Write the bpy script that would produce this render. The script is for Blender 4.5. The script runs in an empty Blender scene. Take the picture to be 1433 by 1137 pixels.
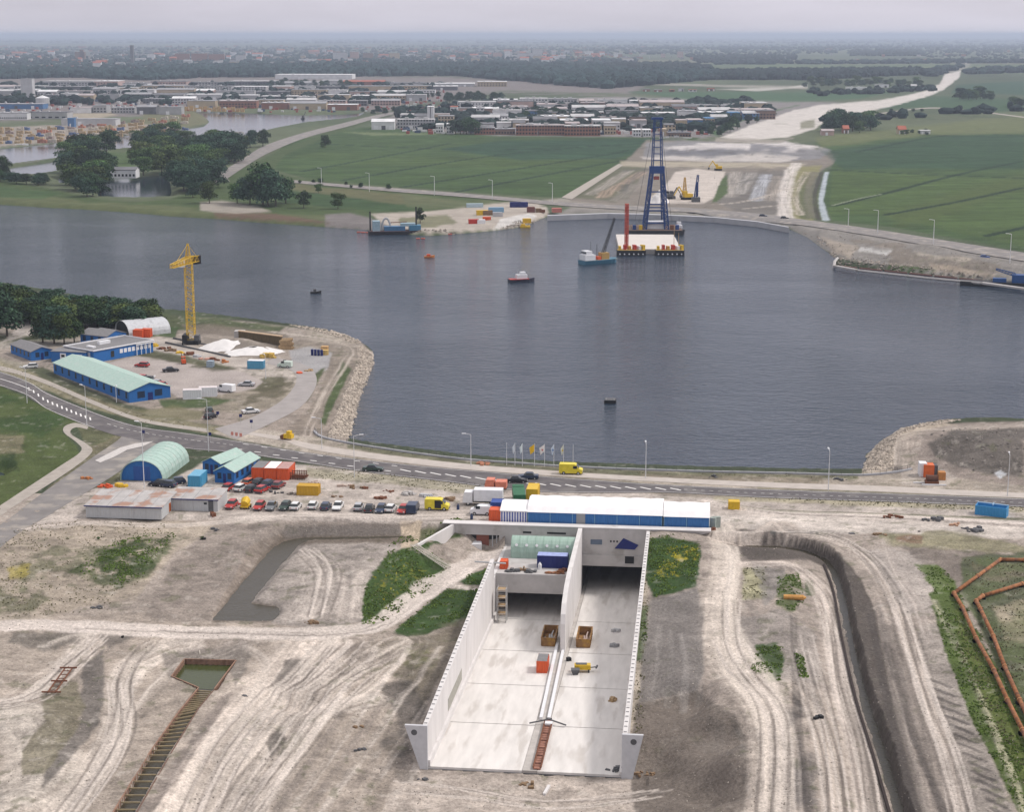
import bpy, math, random
import numpy as np
from mathutils import Vector
random.seed(7); rng = np.random.default_rng(11)
R = math.radians
scene = bpy.context.scene
col = scene.collection

# ------------------------------------------------------------------ camera
F = 2400.0; H = 92.0; TH = math.atan(521 / F)          # focal length in photo pixels, height in m, pitch
cam_d = bpy.data.cameras.new('camera'); cam = bpy.data.objects.new('camera', cam_d); col.objects.link(cam)
cam.location = (0, 0, H); cam.rotation_euler = (math.pi / 2 - TH, 0, 0)
cam_d.sensor_width = 36; cam_d.lens = 36 * F / 1433; cam_d.clip_start = 1; cam_d.clip_end = 200000
scene.camera = cam

# ------------------------------------------------------------------ sky, sun, exposure
SUN_EL, SUN_AZ = 50, 80            # degrees; azimuth clockwise from +Y
w = bpy.data.worlds.new('World'); scene.world = w; w.use_nodes = True
nt = w.node_tree; nt.nodes.clear()
sky = nt.nodes.new('ShaderNodeTexSky'); sky.sky_type = 'NISHITA'; sky.sun_disc = False
sky.sun_elevation = R(SUN_EL); sky.sun_rotation = R(SUN_AZ); sky.air_density = 1.0; sky.dust_density = 3.0; sky.ozone_density = 1.5
# a closed cloud cover over the clear sky: pale at the horizon, brighter overhead, with soft cloud bands
wtc = nt.nodes.new('ShaderNodeTexCoord'); sx = nt.nodes.new('ShaderNodeSeparateXYZ'); nt.links.new(wtc.outputs['Generated'], sx.inputs[0])
cr = nt.nodes.new('ShaderNodeValToRGB'); nt.links.new(sx.outputs['Z'], cr.inputs[0])
e = cr.color_ramp.elements; e[0].position = 0.0; e[0].color = (.63, .605, .68, 1); e[1].position = 1.0; e[1].color = (1.0, .97, .96, 1)
e = cr.color_ramp.elements.new(0.10); e.color = (.64, .61, .685, 1)
e = cr.color_ramp.elements.new(0.4); e.color = (.72, .70, .73, 1)
cm = nt.nodes.new('ShaderNodeMapping'); cm.inputs['Scale'].default_value = (2.2, 2.2, 14); nt.links.new(wtc.outputs['Generated'], cm.inputs[0])
cn = nt.nodes.new('ShaderNodeTexNoise'); cn.inputs['Scale'].default_value = 2.0; cn.inputs['Detail'].default_value = 5; nt.links.new(cm.outputs[0], cn.inputs['Vector'])
cv = nt.nodes.new('ShaderNodeMapRange'); cv.inputs['From Min'].default_value = .3; cv.inputs['From Max'].default_value = .7; cv.inputs['To Min'].default_value = 9.0; cv.inputs['To Max'].default_value = 11.6; nt.links.new(cn.outputs[0], cv.inputs[0])
cs = nt.nodes.new('ShaderNodeVectorMath'); cs.operation = 'SCALE'; nt.links.new(cr.outputs[0], cs.inputs[0]); nt.links.new(cv.outputs[0], cs.inputs['Scale'])
tint = nt.nodes.new('ShaderNodeMix'); tint.data_type = 'RGBA'; tint.inputs[0].default_value = 0.88
nt.links.new(sky.outputs[0], tint.inputs[6]); nt.links.new(cs.outputs[0], tint.inputs[7])
bg = nt.nodes.new('ShaderNodeBackground'); bg.inputs['Strength'].default_value = 0.1
wo = nt.nodes.new('ShaderNodeOutputWorld')
nt.links.new(tint.outputs[2], bg.inputs['Color']); nt.links.new(bg.outputs[0], wo.inputs['Surface'])
sl = bpy.data.lights.new('sun', 'SUN'); sl.energy = 2.2; sl.angle = R(10); sl.color = (1, 0.95, 0.9)
so = bpy.data.objects.new('sun', sl); col.objects.link(so)
d = Vector((math.sin(R(SUN_AZ)) * math.cos(R(SUN_EL)), math.cos(R(SUN_AZ)) * math.cos(R(SUN_EL)), math.sin(R(SUN_EL))))
so.rotation_euler = d.to_track_quat('Z', 'Y').to_euler(); so.location = (0, 0, 300)
scene.view_settings.view_transform = 'Standard'; scene.view_settings.look = 'None'
scene.view_settings.exposure = 0.2; scene.view_settings.gamma = 1.0

# ------------------------------------------------------------------ picture <-> ground
CT, ST = math.cos(TH), math.sin(TH)
def g(u, v, z=0.0):
    x = u - 716.5; y = 568.0 - v
    t = (z - H) / (-F * ST + y * CT)
    return (x * t, (F * CT + y * ST) * t)
def gv(u, v, z=0.0):
    p = g(u, v, z); return Vector((p[0], p[1], z))
def prj(X, Y, Z):
    zc = Y * CT - (Z - H) * ST; yc = Y * ST + (Z - H) * CT
    return 716.5 + F * X / zc, 568 - F * yc / zc
AX = math.atan(270.5 / (F / CT))         # heading of the tunnel approach
O = g(598, 1017, 0); CA, SA = math.cos(AX), math.sin(AX)
def tl(X, Y):                            # world -> tunnel frame
    x = X - O[0]; y = Y - O[1]; return x * CA - y * SA, x * SA + y * CA
def tw(lx, ly): return (O[0] + lx * CA + ly * SA, O[1] - lx * SA + ly * CA)
def floor_z(ly): return -5.8 - 0.066 * ly

# ------------------------------------------------------------------ numpy noise
def vnoise(x, y, seed=0):
    xi = np.floor(x).astype(np.int64); yi = np.floor(y).astype(np.int64)
    xf = x - xi; yf = y - yi
    xf = xf * xf * (3 - 2 * xf); yf = yf * yf * (3 - 2 * yf)
    def h(a, b):
        n = (a * 374761393 + b * 668265263 + seed * 974634777) & 0xffffffff
        n = ((n ^ (n >> 13)) * 1274126177) & 0xffffffff
        return ((n ^ (n >> 16)) & 0xffff) / 65535.0
    return (h(xi, yi) * (1 - xf) + h(xi + 1, yi) * xf) * (1 - yf) + (h(xi, yi + 1) * (1 - xf) + h(xi + 1, yi + 1) * xf) * yf
def fbm(x, y, s, seed=0, o=4):
    r = 0; a = 1; t = 0
    for i in range(o):
        r = r + a * vnoise(x / s * 2 ** i + 17.3 * i, y / s * 2 ** i - 9.1 * i, seed + i); t += a; a *= 0.55
    return r / t * 2 - 1                  # -1..1
def sstep(a, b, x):
    t = np.clip((x - a) / (b - a), 0, 1); return t * t * (3 - 2 * t)
def seg_dist(px, py, pts, closed=False):  # distance, arc length and side to a polyline
    best = np.full(px.shape, 1e18); arc = np.zeros(px.shape); side = np.zeros(px.shape); L = 0
    P = list(pts) + ([pts[0]] if closed else [])
    for (ax, ay), (bx, by) in zip(P[:-1], P[1:]):
        dx, dy = bx - ax, by - ay; l2 = dx * dx + dy * dy + 1e-12; l = math.sqrt(l2)
        t = np.clip(((px - ax) * dx + (py - ay) * dy) / l2, 0, 1)
        ex = px - ax - t * dx; ey = py - ay - t * dy; dd = ex * ex + ey * ey
        m = dd < best
        best = np.where(m, dd, best); arc = np.where(m, L + t * l, arc)
        side = np.where(m, (dx * ey - dy * ex) / l, side); L += l
    return np.sqrt(best), arc, side
def inside(px, py, pts):
    c = np.zeros(px.shape, bool); n = len(pts)
    for i in range(n):
        x1, y1 = pts[i]; x2, y2 = pts[(i + 1) % n]
        if y1 == y2: continue
        m = ((y1 > py) != (y2 > py)) & (px < (x2 - x1) * (py - y1) / (y2 - y1) + x1)
        c ^= m
    return c
def smooth(pts, n=6, closed=False):       # Catmull-Rom
    P = list(pts); out = []
    m = len(P)
    for i in range(m if closed else m - 1):
        p0 = P[(i - 1) % m] if closed or i > 0 else P[i]; p1 = P[i]; p2 = P[(i + 1) % m]
        p3 = P[(i + 2) % m] if closed or i < m - 2 else P[(i + 1) % m]
        for k in range(n):
            t = k / n; t2 = t * t; t3 = t2 * t
            out.append(tuple(0.5 * (2 * b + (c - a) * t + (2 * a - 5 * b + 4 * c - e) * t2 + (3 * b - a - 3 * c + e) * t3)
                             for a, b, c, e in zip(p0, p1, p2, p3)))
    if not closed: out.append(tuple(P[-1]))
    return out

# ------------------------------------------------------------------ materials
M = {}
def mat(name, c, rough=0.7, metal=0.0, var=0.12, scale=1.5, bump=0.0, island=0.0, spec=0.3, stretch=None, coord='Object', stain=None):
    """Principled material whose colour is broken by two noises, by dirt and (for leaves) from island to island."""
    if name in M: return M[name]
    m = bpy.data.materials.new(name); m.use_nodes = True; t = m.node_tree; N = t.nodes; Lk = t.links
    b = N['Principled BSDF']; b.inputs['Roughness'].default_value = rough; b.inputs['Metallic'].default_value = metal
    b.inputs['Specular IOR Level'].default_value = spec
    tc = N.new('ShaderNodeTexCoord'); src = tc.outputs[coord]
    if stretch:
        mp = N.new('ShaderNodeMapping'); mp.inputs['Scale'].default_value = stretch; Lk.new(src, mp.inputs[0]); src = mp.outputs[0]
    n1 = N.new('ShaderNodeTexNoise'); n1.inputs['Scale'].default_value = scale; n1.inputs['Detail'].default_value = 6; Lk.new(src, n1.inputs['Vector'])
    mr = N.new('ShaderNodeMapRange'); mr.inputs['From Min'].default_value = 0.3; mr.inputs['From Max'].default_value = 0.7
    mr.inputs['To Min'].default_value = 1 - var; mr.inputs['To Max'].default_value = 1 + var; Lk.new(n1.outputs[0], mr.inputs[0])
    fac = mr.outputs[0]
    if island:
        ge = N.new('ShaderNodeNewGeometry'); m2 = N.new('ShaderNodeMapRange')
        m2.inputs['To Min'].default_value = 1 - island; m2.inputs['To Max'].default_value = 1 + island; Lk.new(ge.outputs['Random Per Island'], m2.inputs[0])
        mu = N.new('ShaderNodeMath'); mu.operation = 'MULTIPLY'; Lk.new(fac, mu.inputs[0]); Lk.new(m2.outputs[0], mu.inputs[1]); fac = mu.outputs[0]
    hv = N.new('ShaderNodeHueSaturation'); hv.inputs['Color'].default_value = (*c, 1); Lk.new(fac, hv.inputs['Value'])
    last = hv.outputs[0]
    if stain:
        n2 = N.new('ShaderNodeTexNoise'); n2.inputs['Scale'].default_value = scale * 0.6; n2.inputs['Detail'].default_value = 8; Lk.new(src, n2.inputs['Vector'])
        cr = N.new('ShaderNodeMapRange'); cr.inputs['From Min'].default_value = stain[1]; cr.inputs['From Max'].default_value = stain[1] + 0.12; Lk.new(n2.outputs[0], cr.inputs[0])
        mx = N.new('ShaderNodeMix'); mx.data_type = 'RGBA'; Lk.new(cr.outputs[0], mx.inputs[0]); Lk.new(last, mx.inputs[6]); mx.inputs[7].default_value = (*stain[0], 1); last = mx.outputs[2]
    Lk.new(last, b.inputs['Base Color'])
    if bump:
        bp = N.new('ShaderNodeBump'); bp.inputs['Strength'].default_value = bump; bp.inputs['Distance'].default_value = 0.1
        Lk.new(n1.outputs[0], bp.inputs['Height']); Lk.new(bp.outputs[0], b.inputs['Normal'])
    M[name] = m; return m

def tagk(o, kind): o['kind'] = kind; return o
def mesh_obj(name, verts, faces, m, parent=None, smooth_=False):
    me = bpy.data.meshes.new(name); me.from_pydata(verts, [], faces); me.update()
    if smooth_: me.polygons.foreach_set('use_smooth', [True] * len(me.polygons))
    o = bpy.data.objects.new(name, me); col.objects.link(o)
    if m: me.materials.append(m)
    if parent: o.parent = parent
    return o

# ------------------------------------------------------------------ waters (outlines on the ground)
WZ = -2.0
def wpoly(pts, z=WZ): return [g(u, v, z) for u, v in pts]
MAIN_PX = [(-900,235),(-300,262),(0,286),(60,290),(120,293),(180,297),(245,303),(300,306),(360,311),(420,315),(460,318),(520,322),(560,327),(600,330),(640,327),(690,323),(735,317),(752,308),(766,303),(800,301),(850,301),(900,302),(960,304),(1000,306),(1060,312),(1104,320),(1130,332),(1150,347),(1172,362),(1166,371),(1200,375),(1240,379),(1300,385),(1375,393),(1433,402),(1800,452),(2600,560),
 (2600,700),(1800,620),(1433,592),(1380,590),(1330,592),(1290,597),(1250,608),(1228,620),(1214,635),(1210,650),(1208,664),(1100,662),(960,659),(800,653),(720,648),(650,642),(560,630),(520,624),(485,618),(490,600),(500,570),(508,545),(515,528),(523,506),(523,495),(514,484),(490,474),(460,466),(430,461),(400,457),(330,448),(270,440),(215,436),(150,424),(60,408),(0,398),(-300,352),(-900,300)]
CANAL_PX = [(-900,270),(-300,235),(0,208),(50,203),(100,197),(180,189),(250,181),(285,177),(293,170),(285,162),(272,155),(330,157),(420,161),(500,159),(512,156),(500,163),(470,167),(420,172),(378,180),(330,192),(280,200),(90,215),(78,222),(0,232),(-300,262)]
CANAL2_PX = [(-300,272),(0,237),(78,226),(80,240),(40,246),(0,247),(-300,285)]
POND_PX = [(138,277),(136,262),(143,251),(165,248),(200,247),(230,245),(238,256),(240,268),(237,277),(190,279)]
POND2_PX = [(80,250),(95,251),(100,257),(86,259)]
POND3_PX = [(-30,652),(8,652),(17,657),(10,663),(0,668),(-30,672)]
WATERS = [wpoly(smooth(MAIN_PX[:-1] , 3, False) if False else MAIN_PX), wpoly(CANAL_PX), wpoly(CANAL2_PX), wpoly(POND_PX), wpoly(POND2_PX), wpoly(POND3_PX, -1.0)]

# ------------------------------------------------------------------ ground relief
CP = [(-100,760,0),(0,760,0),(100,760,0),(200,760,-.3),(300,755,-.6),(-100,850,-1),(0,850,-1.0),(150,850,-1.5),(280,820,-1.8),(340,745,-.5),(400,730,-.1),(450,728,-.1),(520,728,-.1),(450,765,-1.3),(520,765,-1.2),(556,740,-.3),(575,750,-.3),(568,765,-.6),
 (470,820,-1.5),(420,866,-2.2),(520,800,-1.5),(510,880,-3.0),(545,800,-2.2),(570,775,-1.2),(600,755,-.5),(640,740,-.2),(590,800,-3.6),(620,785,-4.2),(640,775,-4.9),(680,772,-4.9),(665,790,-4.7),(620,830,-4.4),(560,870,-3.9),(600,875,-3.4),(655,835,-3.2),(680,810,-3.8),(620,930,-3.2),(570,960,-4.6),(540,1050,-5.3),(580,1090,-6),(700,1110,-6.3),(780,1110,-6.3),(870,1110,-6.2),
 (900,1085,-5.8),(950,1000,-3.6),(893,960,-2.2),(893,900,-1.2),(893,850,-1.0),(905,760,-0.4),(960,745,0),(990,760,0),(980,830,0),(1000,900,0),(965,940,-.6),(1040,960,0),(1060,1050,0),(1050,1137,0),(1020,990,-.5),(990,1050,-3),(960,1137,-5.3),(900,1137,-6),(400,1000,-4),(300,1000,-3.5),(200,950,-3),(100,950,-2.6),(0,950,-2),(0,1137,-3),(150,1137,-4),(300,1137,-5),(450,1100,-5),(600,1150,-6.2),(800,1200,-6.2),(0,1250,-3),(400,1250,-5),
 (1060,850,0),(1120,760,0),(1120,900,0),(1150,1050,0),(1200,1137,0),(1300,800,0),(1433,800,0),(1433,1137,0),(1300,1000,0),(1433,950,0),(1500,1250,0),(1100,1250,0),(1600,800,0),(1600,1137,0)]
CPW = np.array([(*g(u, v, z), z) for u, v, z in CP])
for _x in range(-40, 60, 10):
    _p = tw(_x, 100); CPW = np.vstack([CPW, [_p[0], _p[1], 0]])
def gpl(pts, z=0): return [g(u, v, z) for u, v in pts]
# dug ditches: centre line, half width of the bed, height of the bed, rise per metre on the left / right bank, reach
DITCH = [
 (gpl([(1040,762),(1100,765),(1140,775),(1163,790),(1178,830),(1192,900),(1212,980),(1238,1060),(1268,1160)], -2), .45, -2.25, 4.0, .26),
]
MOAT = gpl([(303,866),(317,849),(345,814),(387,765),(400,757),(425,752),(560,750),(576,753),(560,756.5),(440,757),(412,761),(385,792),(352,832),(346,844),(384,850),(385,858),(376,866)], -2.3)
TRENCH = gpl([(160,1160),(225,1052),(264,993),(290,960)], -3.3)      # the strutted trench and its pool
TPOOL = gpl([(276,964),(240,946),(258,922),(330,924),(304,966)], -3.3)
SHEETS = []
def relief(X, Y):
    Z = np.zeros(X.shape)
    near = (Y < 345) & (X > -130) & (X < 140)
    x, y = X[near], Y[near]
    num = np.zeros(x.shape); den = np.zeros(x.shape)
    for cx, cy, cz in CPW:
        w_ = 1 / (((x - cx) ** 2 + (y - cy) ** 2) + 6.0) ** 2; num += w_ * cz; den += w_
    z = num / den
    lx, ly = tl(x, y)
    z = z * (1 - sstep(97.4, 98.2, ly))
    rough = sstep(-0.02, -0.6, -ly / 400) if False else 1.0
    k = 1 - sstep(92, 108, ly)
    z += k * (0.22 * fbm(x, y, 7, 3) + 0.16 * fbm(x, y, 2.2, 5) + 0.08 * np.abs(fbm(x, y, 0.8, 8, 2)))
    z += k * 0.5 * np.clip(fbm(x, y, 16, 21), 0, 1)
    for pts, hw, bed, sl_, sr in DITCH:
        dd, arc, side = seg_dist(x, y, smooth(pts, 4))
        z = np.minimum(z, bed + np.maximum(0, dd + 0.3 * fbm(x, y, 2, 9) - hw) * np.where(side > 0, sl_, sr))
    d3, _, _ = seg_dist(x, y, MOAT, True); d3 = np.where(inside(x, y, MOAT), 0, d3)
    z = np.minimum(z, -3.0 + (d3 + .3 * fbm(x, y, 2, 9)) * .62)
    dd, arc, side = seg_dist(x, y, TRENCH); d2, _, _ = seg_dist(x, y, TPOOL, True); ins = inside(x, y, TPOOL); d2 = np.where(ins, 0, d2 + 1.3)
    dd = np.minimum(dd, d2); k2 = 1 - sstep(2.5, 9, dd); z = z * (1 - k2) + (-3.25 + .1 * fbm(x, y, 2, 31)) * k2
    z = np.where(dd < 1.25, -6.0, z)
    # pool beside the sheeted trench
    Z[near] = z
    # spoil heaps and the far diggings
    for (u, v, r, h) in HEAPS:
        cx, cy = g(u, v); m = (np.abs(X - cx) < r * 3) & (np.abs(Y - cy) < r * 3)
        dd = np.hypot(X[m] - cx, Y[m] - cy) / r
        Z[m] += h * np.exp(-dd ** 2 * 1.6) * (1 + 0.35 * fbm(X[m], Y[m], r * 0.6, 4))
    lx, ly = tl(X, Y)
    # pit of the tunnel approach
    s_ = (lx > -0.35) & (lx < 26.85) & (ly > -0.2) & (ly < 97.6)
    Z[s_] = (floor_z(ly) - 0.7)[s_]
    a_ = (lx > -3) & (lx < 30) & (ly <= -0.2) & (ly > -3)
    Z[a_] = np.minimum(Z[a_], -6.1)
    wet = np.zeros(X.shape)
    for i, P in enumerate(WATERS):
        xs = [p[0] for p in P]; ys = [p[1] for p in P]
        m = (X > min(xs) - 60) & (X < max(xs) + 60) & (Y > min(ys) - 60) & (Y < max(ys) + 60)
        dd, _, _ = seg_dist(X[m], Y[m], P, True); ins = inside(X[m], Y[m], P)
        sd = np.where(ins, dd, -dd)           # + in the water
        far = np.clip(np.hypot(X[m], Y[m]) / 900, 0.7, 6)
        rock = (Y[m] < 620) & (Y[m] > 330)
        wob = 0.8 * fbm(X[m], Y[m], 4.0, 2) * rock
        zz = (WZ if i < 5 else -1) - (sd + wob) * 0.45 / far
        Z[m] = np.minimum(Z[m], np.maximum(zz, -6))
        wet[m] = np.maximum(wet[m], ins)
    return Z
HEAPS = [(1035,222,16,3),(1060,235,14,3),(1085,240,14,2.5),(1030,262,14,2.5),(1075,268,12,2.5),(985,206,26,4),(915,212,24,3),(1130,215,26,4),(880,262,12,2),(850,270,10,2),(1200,335,9,1.6),(1225,350,8,1.5),(1265,362,9,1.6),(1345,372,10,1.6),(1385,372,9,1.5),(1340,628,16,3.0),(1250,625,8,1.5),(1420,640,14,2.5),(330,485,9,2.2),(360,490,8,1.5),(300,455,10,1.2),(480,505,8,.8),
 (1290,350,14,2.5),(1330,362,16,2.0),(1240,345,12,2.0),(1010,215,40,4),(960,210,40,3.5),(1080,212,45,4.5),(1110,205,40,3),(1150,325,8,1.5),(940,195,30,3),(700,310,10,1.0),(810,850,2,0.),
 (1015,830,4,.5),(1085,870,4,.6),(180,780,7,.6),(60,990,8,1.2),(90,1040,9,1.3),(410,940,6,-1.6),(20,1100,8,1)]
# ------------------------------------------------------------------ ground sheet
us = np.concatenate([-40 - 60 * np.cumsum(1.35 ** np.arange(14))[::-1], np.arange(-40, 1475, 1.7), 1475 + 60 * np.cumsum(1.35 ** np.arange(14))])
vs = [1165.0]
while vs[-1] > 50: vs.append(vs[-1] - (1.25 if vs[-1] > 680 else 1.5 if vs[-1] > 320 else 1.15 if vs[-1] > 120 else 0.8))
vs = np.concatenate([[6000, 3500, 2400, 1900, 1600, 1400, 1300, 1240, 1195, 1175], vs, [49.5, 48.8]])
UU, VV = np.meshgrid(us, vs)
yy = 568.0 - VV; tt = -H / (-F * ST + yy * CT)
GX = (UU - 716.5) * tt; GY = (F * CT + yy * ST) * tt
GZ = relief(GX.ravel(), GY.ravel()).reshape(GX.shape)
PU, PV = prj(GX, GY, GZ)
PU[GY * CT - (GZ - H) * ST < 5] = -1e5
sh = GX.shape
def gridz():
    from mathutils import kdtree
    return None
def hz(x, y):                             # height of the ground under a point
    return float(relief(np.array([float(x)]), np.array([float(y)]))[0])
def onland(u, v, it=4):                   # the ground point seen at a photo pixel
    z = 0.0
    for _ in range(it):
        p = g(u, v, z); z = hz(*p)
    return Vector((p[0], p[1], z))

C = np.zeros(sh + (3,))
def lin(c): return np.array(c, float)
far_k = sstep(1500, 6000, GY)
n1 = fbm(GX, GY * 0.5, 260, 40); n2 = fbm(GX, GY, 60, 41)
C[:] = lin((.075, .095, .055))
C *= (1 + 0.45 * n1 + 0.25 * n2)[..., None]
m = n1 > 0.15; C[m] = C[m] * 0.7 + lin((.12, .125, .075)) * 0.3
near = PV > 690
C[near] = lin((.345, .305, .27))
def paint(pts, c, soft=2.0, wob=0.0, s=3.0, a=1.0, sm=0, seed=1, spot=None):
    if sm: pts = smooth(pts, sm, True)
    if pts[0][1] > 600: wob = wob * 1.7
    elif pts[0][1] > 420: wob = wob * 1.4
    xs = [p[0] for p in pts]; ys = [p[1] for p in pts]; e = soft + wob + 2
    m = (PU > min(xs) - e) & (PU < max(xs) + e) & (PV > min(ys) - e) & (PV < max(ys) + e)
    if not m.any(): return
    u = PU[m]; v = PV[m]
    dd, _, _ = seg_dist(u, v, pts, True); sd = np.where(inside(u, v, pts), dd, -dd)
    if wob: sd = sd + wob * fbm(GX[m], GY[m], s, seed, 4)
    k = sstep(-soft, soft, sd) * a
    if spot: k = k * sstep(-spot[1], spot[1], fbm(GX[m], GY[m], spot[0], seed + 5, 4) + spot[2])
    C[m] = C[m] * (1 - k[:, None]) + lin(c) * k[:, None]
RUT = np.zeros(sh)
def track(pts, w_, c, a=0.8, streak=0.7, seed=3, sm=4, zp=None, soft=0.5, fine=0.35, rut=0.0):
    """a driven or dug line on the ground: pts in photo px, w_ half width in metres, streaks run along it"""
    if sm: pts = smooth(pts, sm)
    if pts[0][1] > 700:
        U_ = np.array([p[0] for p in pts]); V_ = np.minimum(np.array([p[1] for p in pts]), 1300.0); q = np.zeros(len(U_))
        for _ in range(3):
            tq = (q - H) / (-F * ST + (568 - V_) * CT); xq = (U_ - 716.5) * tq; yq = (F * CT + (568 - V_) * ST) * tq; q = relief(xq.copy(), yq.copy())
        P = list(zip(xq.tolist(), yq.tolist()))
    else: P = [g(u, v) for u, v in pts]
    xs = [p[0] for p in P]; ys = [p[1] for p in P]; e = w_ * 1.6 + 1
    m = (GX > min(xs) - e) & (GX < max(xs) + e) & (GY > min(ys) - e) & (GY < max(ys) + e)
    if not m.any(): return
    x = GX[m]; y = GY[m]
    dd, arc, side = seg_dist(x, y, P); sg = np.where(side > 0, dd, -dd)
    st = fbm(sg + 0.35 * fbm(x, y, 8, seed + 3), arc * 0.022, fine * 2.4, seed, 3)
    edge = (1 - sstep(w_ * soft, w_ * 1.1, dd + 0.25 * w_ * fbm(x, y, 5, seed + 1)))
    k = edge * a * np.clip(1 - .35 * streak + streak * st * 1.2, 0, 1)
    cc = lin(c)[None] * (1 + streak * .75 * np.clip(st, -1, .35))[:, None]
    C[m] = C[m] * (1 - k[:, None]) + cc * k[:, None]
    RUT[m] += edge * streak * st * .16
SAND = (.50, .45, .405); PALE = (.56, .51, .47); DIRT = (.30, .262, .232); DARK = (.165, .145, .13); GREY = (.235, .222, .215); GRASS = (.07, .115, .03)
DGR = (.035, .065, .025); OLIVE = (.13, .135, .07); DRY = (.27, .245, .165); CONC = (.40, .385, .37); YEL = (.42, .36, .04); BROWN = (.2, .16, .13)
FIELD = (.048, .08, .03); FIELD2 = (.064, .098, .034); TEAL = (.024, .056, .036)
# --- far polder, town floor, estate
paint([(-900,108),(500,104),(880,112),(900,122),(880,132),(700,128),(640,140),(560,146),(540,158),(500,152),(290,148),(250,160),(-900,200)], (.17,.15,.145), 3, 6, 40)
paint([(-900,70),(300,72),(760,78),(900,90),(900,100),(-900,100)], (.12,.115,.115), 3, 6, 80, .7)
paint([(560,155),(700,140),(860,135),(1100,140),(1180,143),(1010,190),(950,196),(560,190),(520,176)], (.2,.185,.18), 2, 3, 30)
paint([(470,182),(520,177),(600,183),(700,190),(980,192),(930,215),(870,225),(790,277),(700,272),(560,262),(430,250),(385,238),(380,220),(400,200)], FIELD, 1.5, 1, 30)
paint([(420,215),(560,200),(860,205),(900,195),(900,208),(860,222),(700,238),(520,258),(430,250),(390,232)], FIELD2, 2, 2, 60, .6, spot=(90,.3,.0))
paint([(620,208),(700,196),(960,193),(920,208),(860,222),(730,224)], TEAL, 2, 1.5, 30, .75)
for P in ([(420,240),(560,214),(630,200)],[(480,252),(700,216),(905,200)],[(560,262),(900,208)],[(640,268),(880,222)],[(440,200),(560,206),(700,209),(900,200)]):
    track(P, 2.6, (.018,.034,.02), .95, .2, soft=.7)
paint([(480,184),(560,186),(640,186),(600,188),(520,189)], (.13,.16,.08), 1, 1)
# grass verge left of the dyke road, shore grass
paint([(-900,250),(0,248),(60,262),(140,278),(190,282),(237,278),(290,262),(340,235),(400,205),(470,180),(500,166),(520,170),(470,186),(400,216),(380,240),(420,248),(560,266),(700,278),(760,290),(690,325),(560,330),(440,320),(300,308),(120,294),(-900,244)], (.06,.085,.035), 2, 2, 20)
paint([(-900,262),(0,264),(120,282),(250,288),(300,296),(460,300),(460,318),(300,306),(120,293),(0,286),(-900,246)], (.11,.12,.06), 2, 3, 15, .7)
paint([(-200,264),(0,262),(90,270),(60,278),(-200,270)], (.05,.09,.035), 2, 3, 20, .8)
paint([(384,262),(470,270),(540,278),(600,288),(560,296),(470,290),(390,282)], (.04,.075,.03), 2, 3, 20, .8)
paint([(400,255),(470,263),(560,270),(640,282),(560,286),(470,274),(410,266)], (.14,.125,.07), 2, 3, 20, .6)
paint([(455,300),(490,298),(520,305),(545,315),(540,326),(455,318)], (.17,.155,.15), 2, 1)
paint([(150,196),(170,196),(185,218),(150,222)], (.09,.11,.06), 2, 1)
paint([(150,212),(188,214),(190,246),(150,247)], (.08,.12,.05), 2, 1)
paint([(280,283),(310,280),(360,288),(380,296),(330,300),(280,294)], (.28,.255,.22), 2, 1.5)
paint([(300,298),(380,298),(470,312),(300,305)], (.12,.085,.06), 2, 2)
# far-side building site by the water
paint([(520,300),(600,296),(640,290),(690,284),(745,282),(765,288),(768,300),(735,316),(690,322),(640,326),(600,328),(545,318)], (.36,.32,.28), 2, 3, 12)
paint([(700,306),(740,298),(752,302),(735,310),(690,322)], (.5,.48,.46), 1, 1)
paint([(560,304),(625,300),(640,312),(600,318),(560,312)], OLIVE, 2, 4, 8, .8)
paint([(560,270),(650,280),(700,282),(640,292),(570,290)], (.1,.115,.06), 2, 4, 12, .8)
paint([(766,303),(800,290),(860,288),(960,288),(1104,300),(1180,318),(1300,340),(1433,362),(1800,410),(1800,440),(1433,400),(1300,384),(1170,360),(1104,318),(960,303),(850,300)], (.22,.205,.19), 2, 1.5, 12)
paint([(760,280),(800,276),(900,284),(1000,286),(1100,300),(1040,304),(900,292),(800,290)], (.26,.24,.21), 2, 2, 12)
paint([(868,232),(905,196),(950,195),(1100,202),(1160,210),(1170,225),(1140,245),(1120,300),(1050,300),(960,290),(880,288),(800,282),(790,275)], (.19,.168,.145), 2, 2, 18)
paint([(905,200),(960,197),(1130,205),(1165,208),(1150,222),(1100,226),(1000,224),(900,222)], (.2,.195,.2), 2, 4, 15)
paint([(925,206),(1000,200),(1100,198),(1150,206),(1100,212),(1010,207),(960,212),(925,210)], (.48,.45,.44), 1.5, 4, 12)
paint([(1010,217),(1060,214),(1120,220),(1100,226),(1020,226),(900,222),(895,219)], (.42,.39,.37), 1.5, 2.5, 12)
paint([(940,208),(1010,208),(1050,212),(990,220),(930,216)], (.14,.14,.155), 2, 4, 10, .8)
paint([(1050,200),(1110,205),(1090,212),(1050,210)], (.14,.14,.155), 2, 3, 10, .8)
paint([(868,225),(1130,228),(1120,234),(870,234)], (.36,.32,.25), 2, 2, 12, .8)
paint([(945,240),(975,236),(1015,240),(1003,275),(985,284),(905,284),(905,278),(930,262)], (.47,.42,.38), 1.5, 1, 8)
paint([(800,276),(862,232),(905,234),(880,276),(860,282)], (.10,.105,.065), 2, 2, 12, .85)
for i, P in enumerate(([(828,272),(880,238)],[(842,276),(900,240)],[(860,280),(925,240)])): track(P, 5, [(.3,.27,.24),(.33,.25,.2),(.2,.18,.16)][i], .8, .5, 30 + i)
paint([(1018,242),(1100,240),(1100,300),(1040,300),(1000,282)], (.14,.13,.12), 2, 3, 10, .9)
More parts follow.
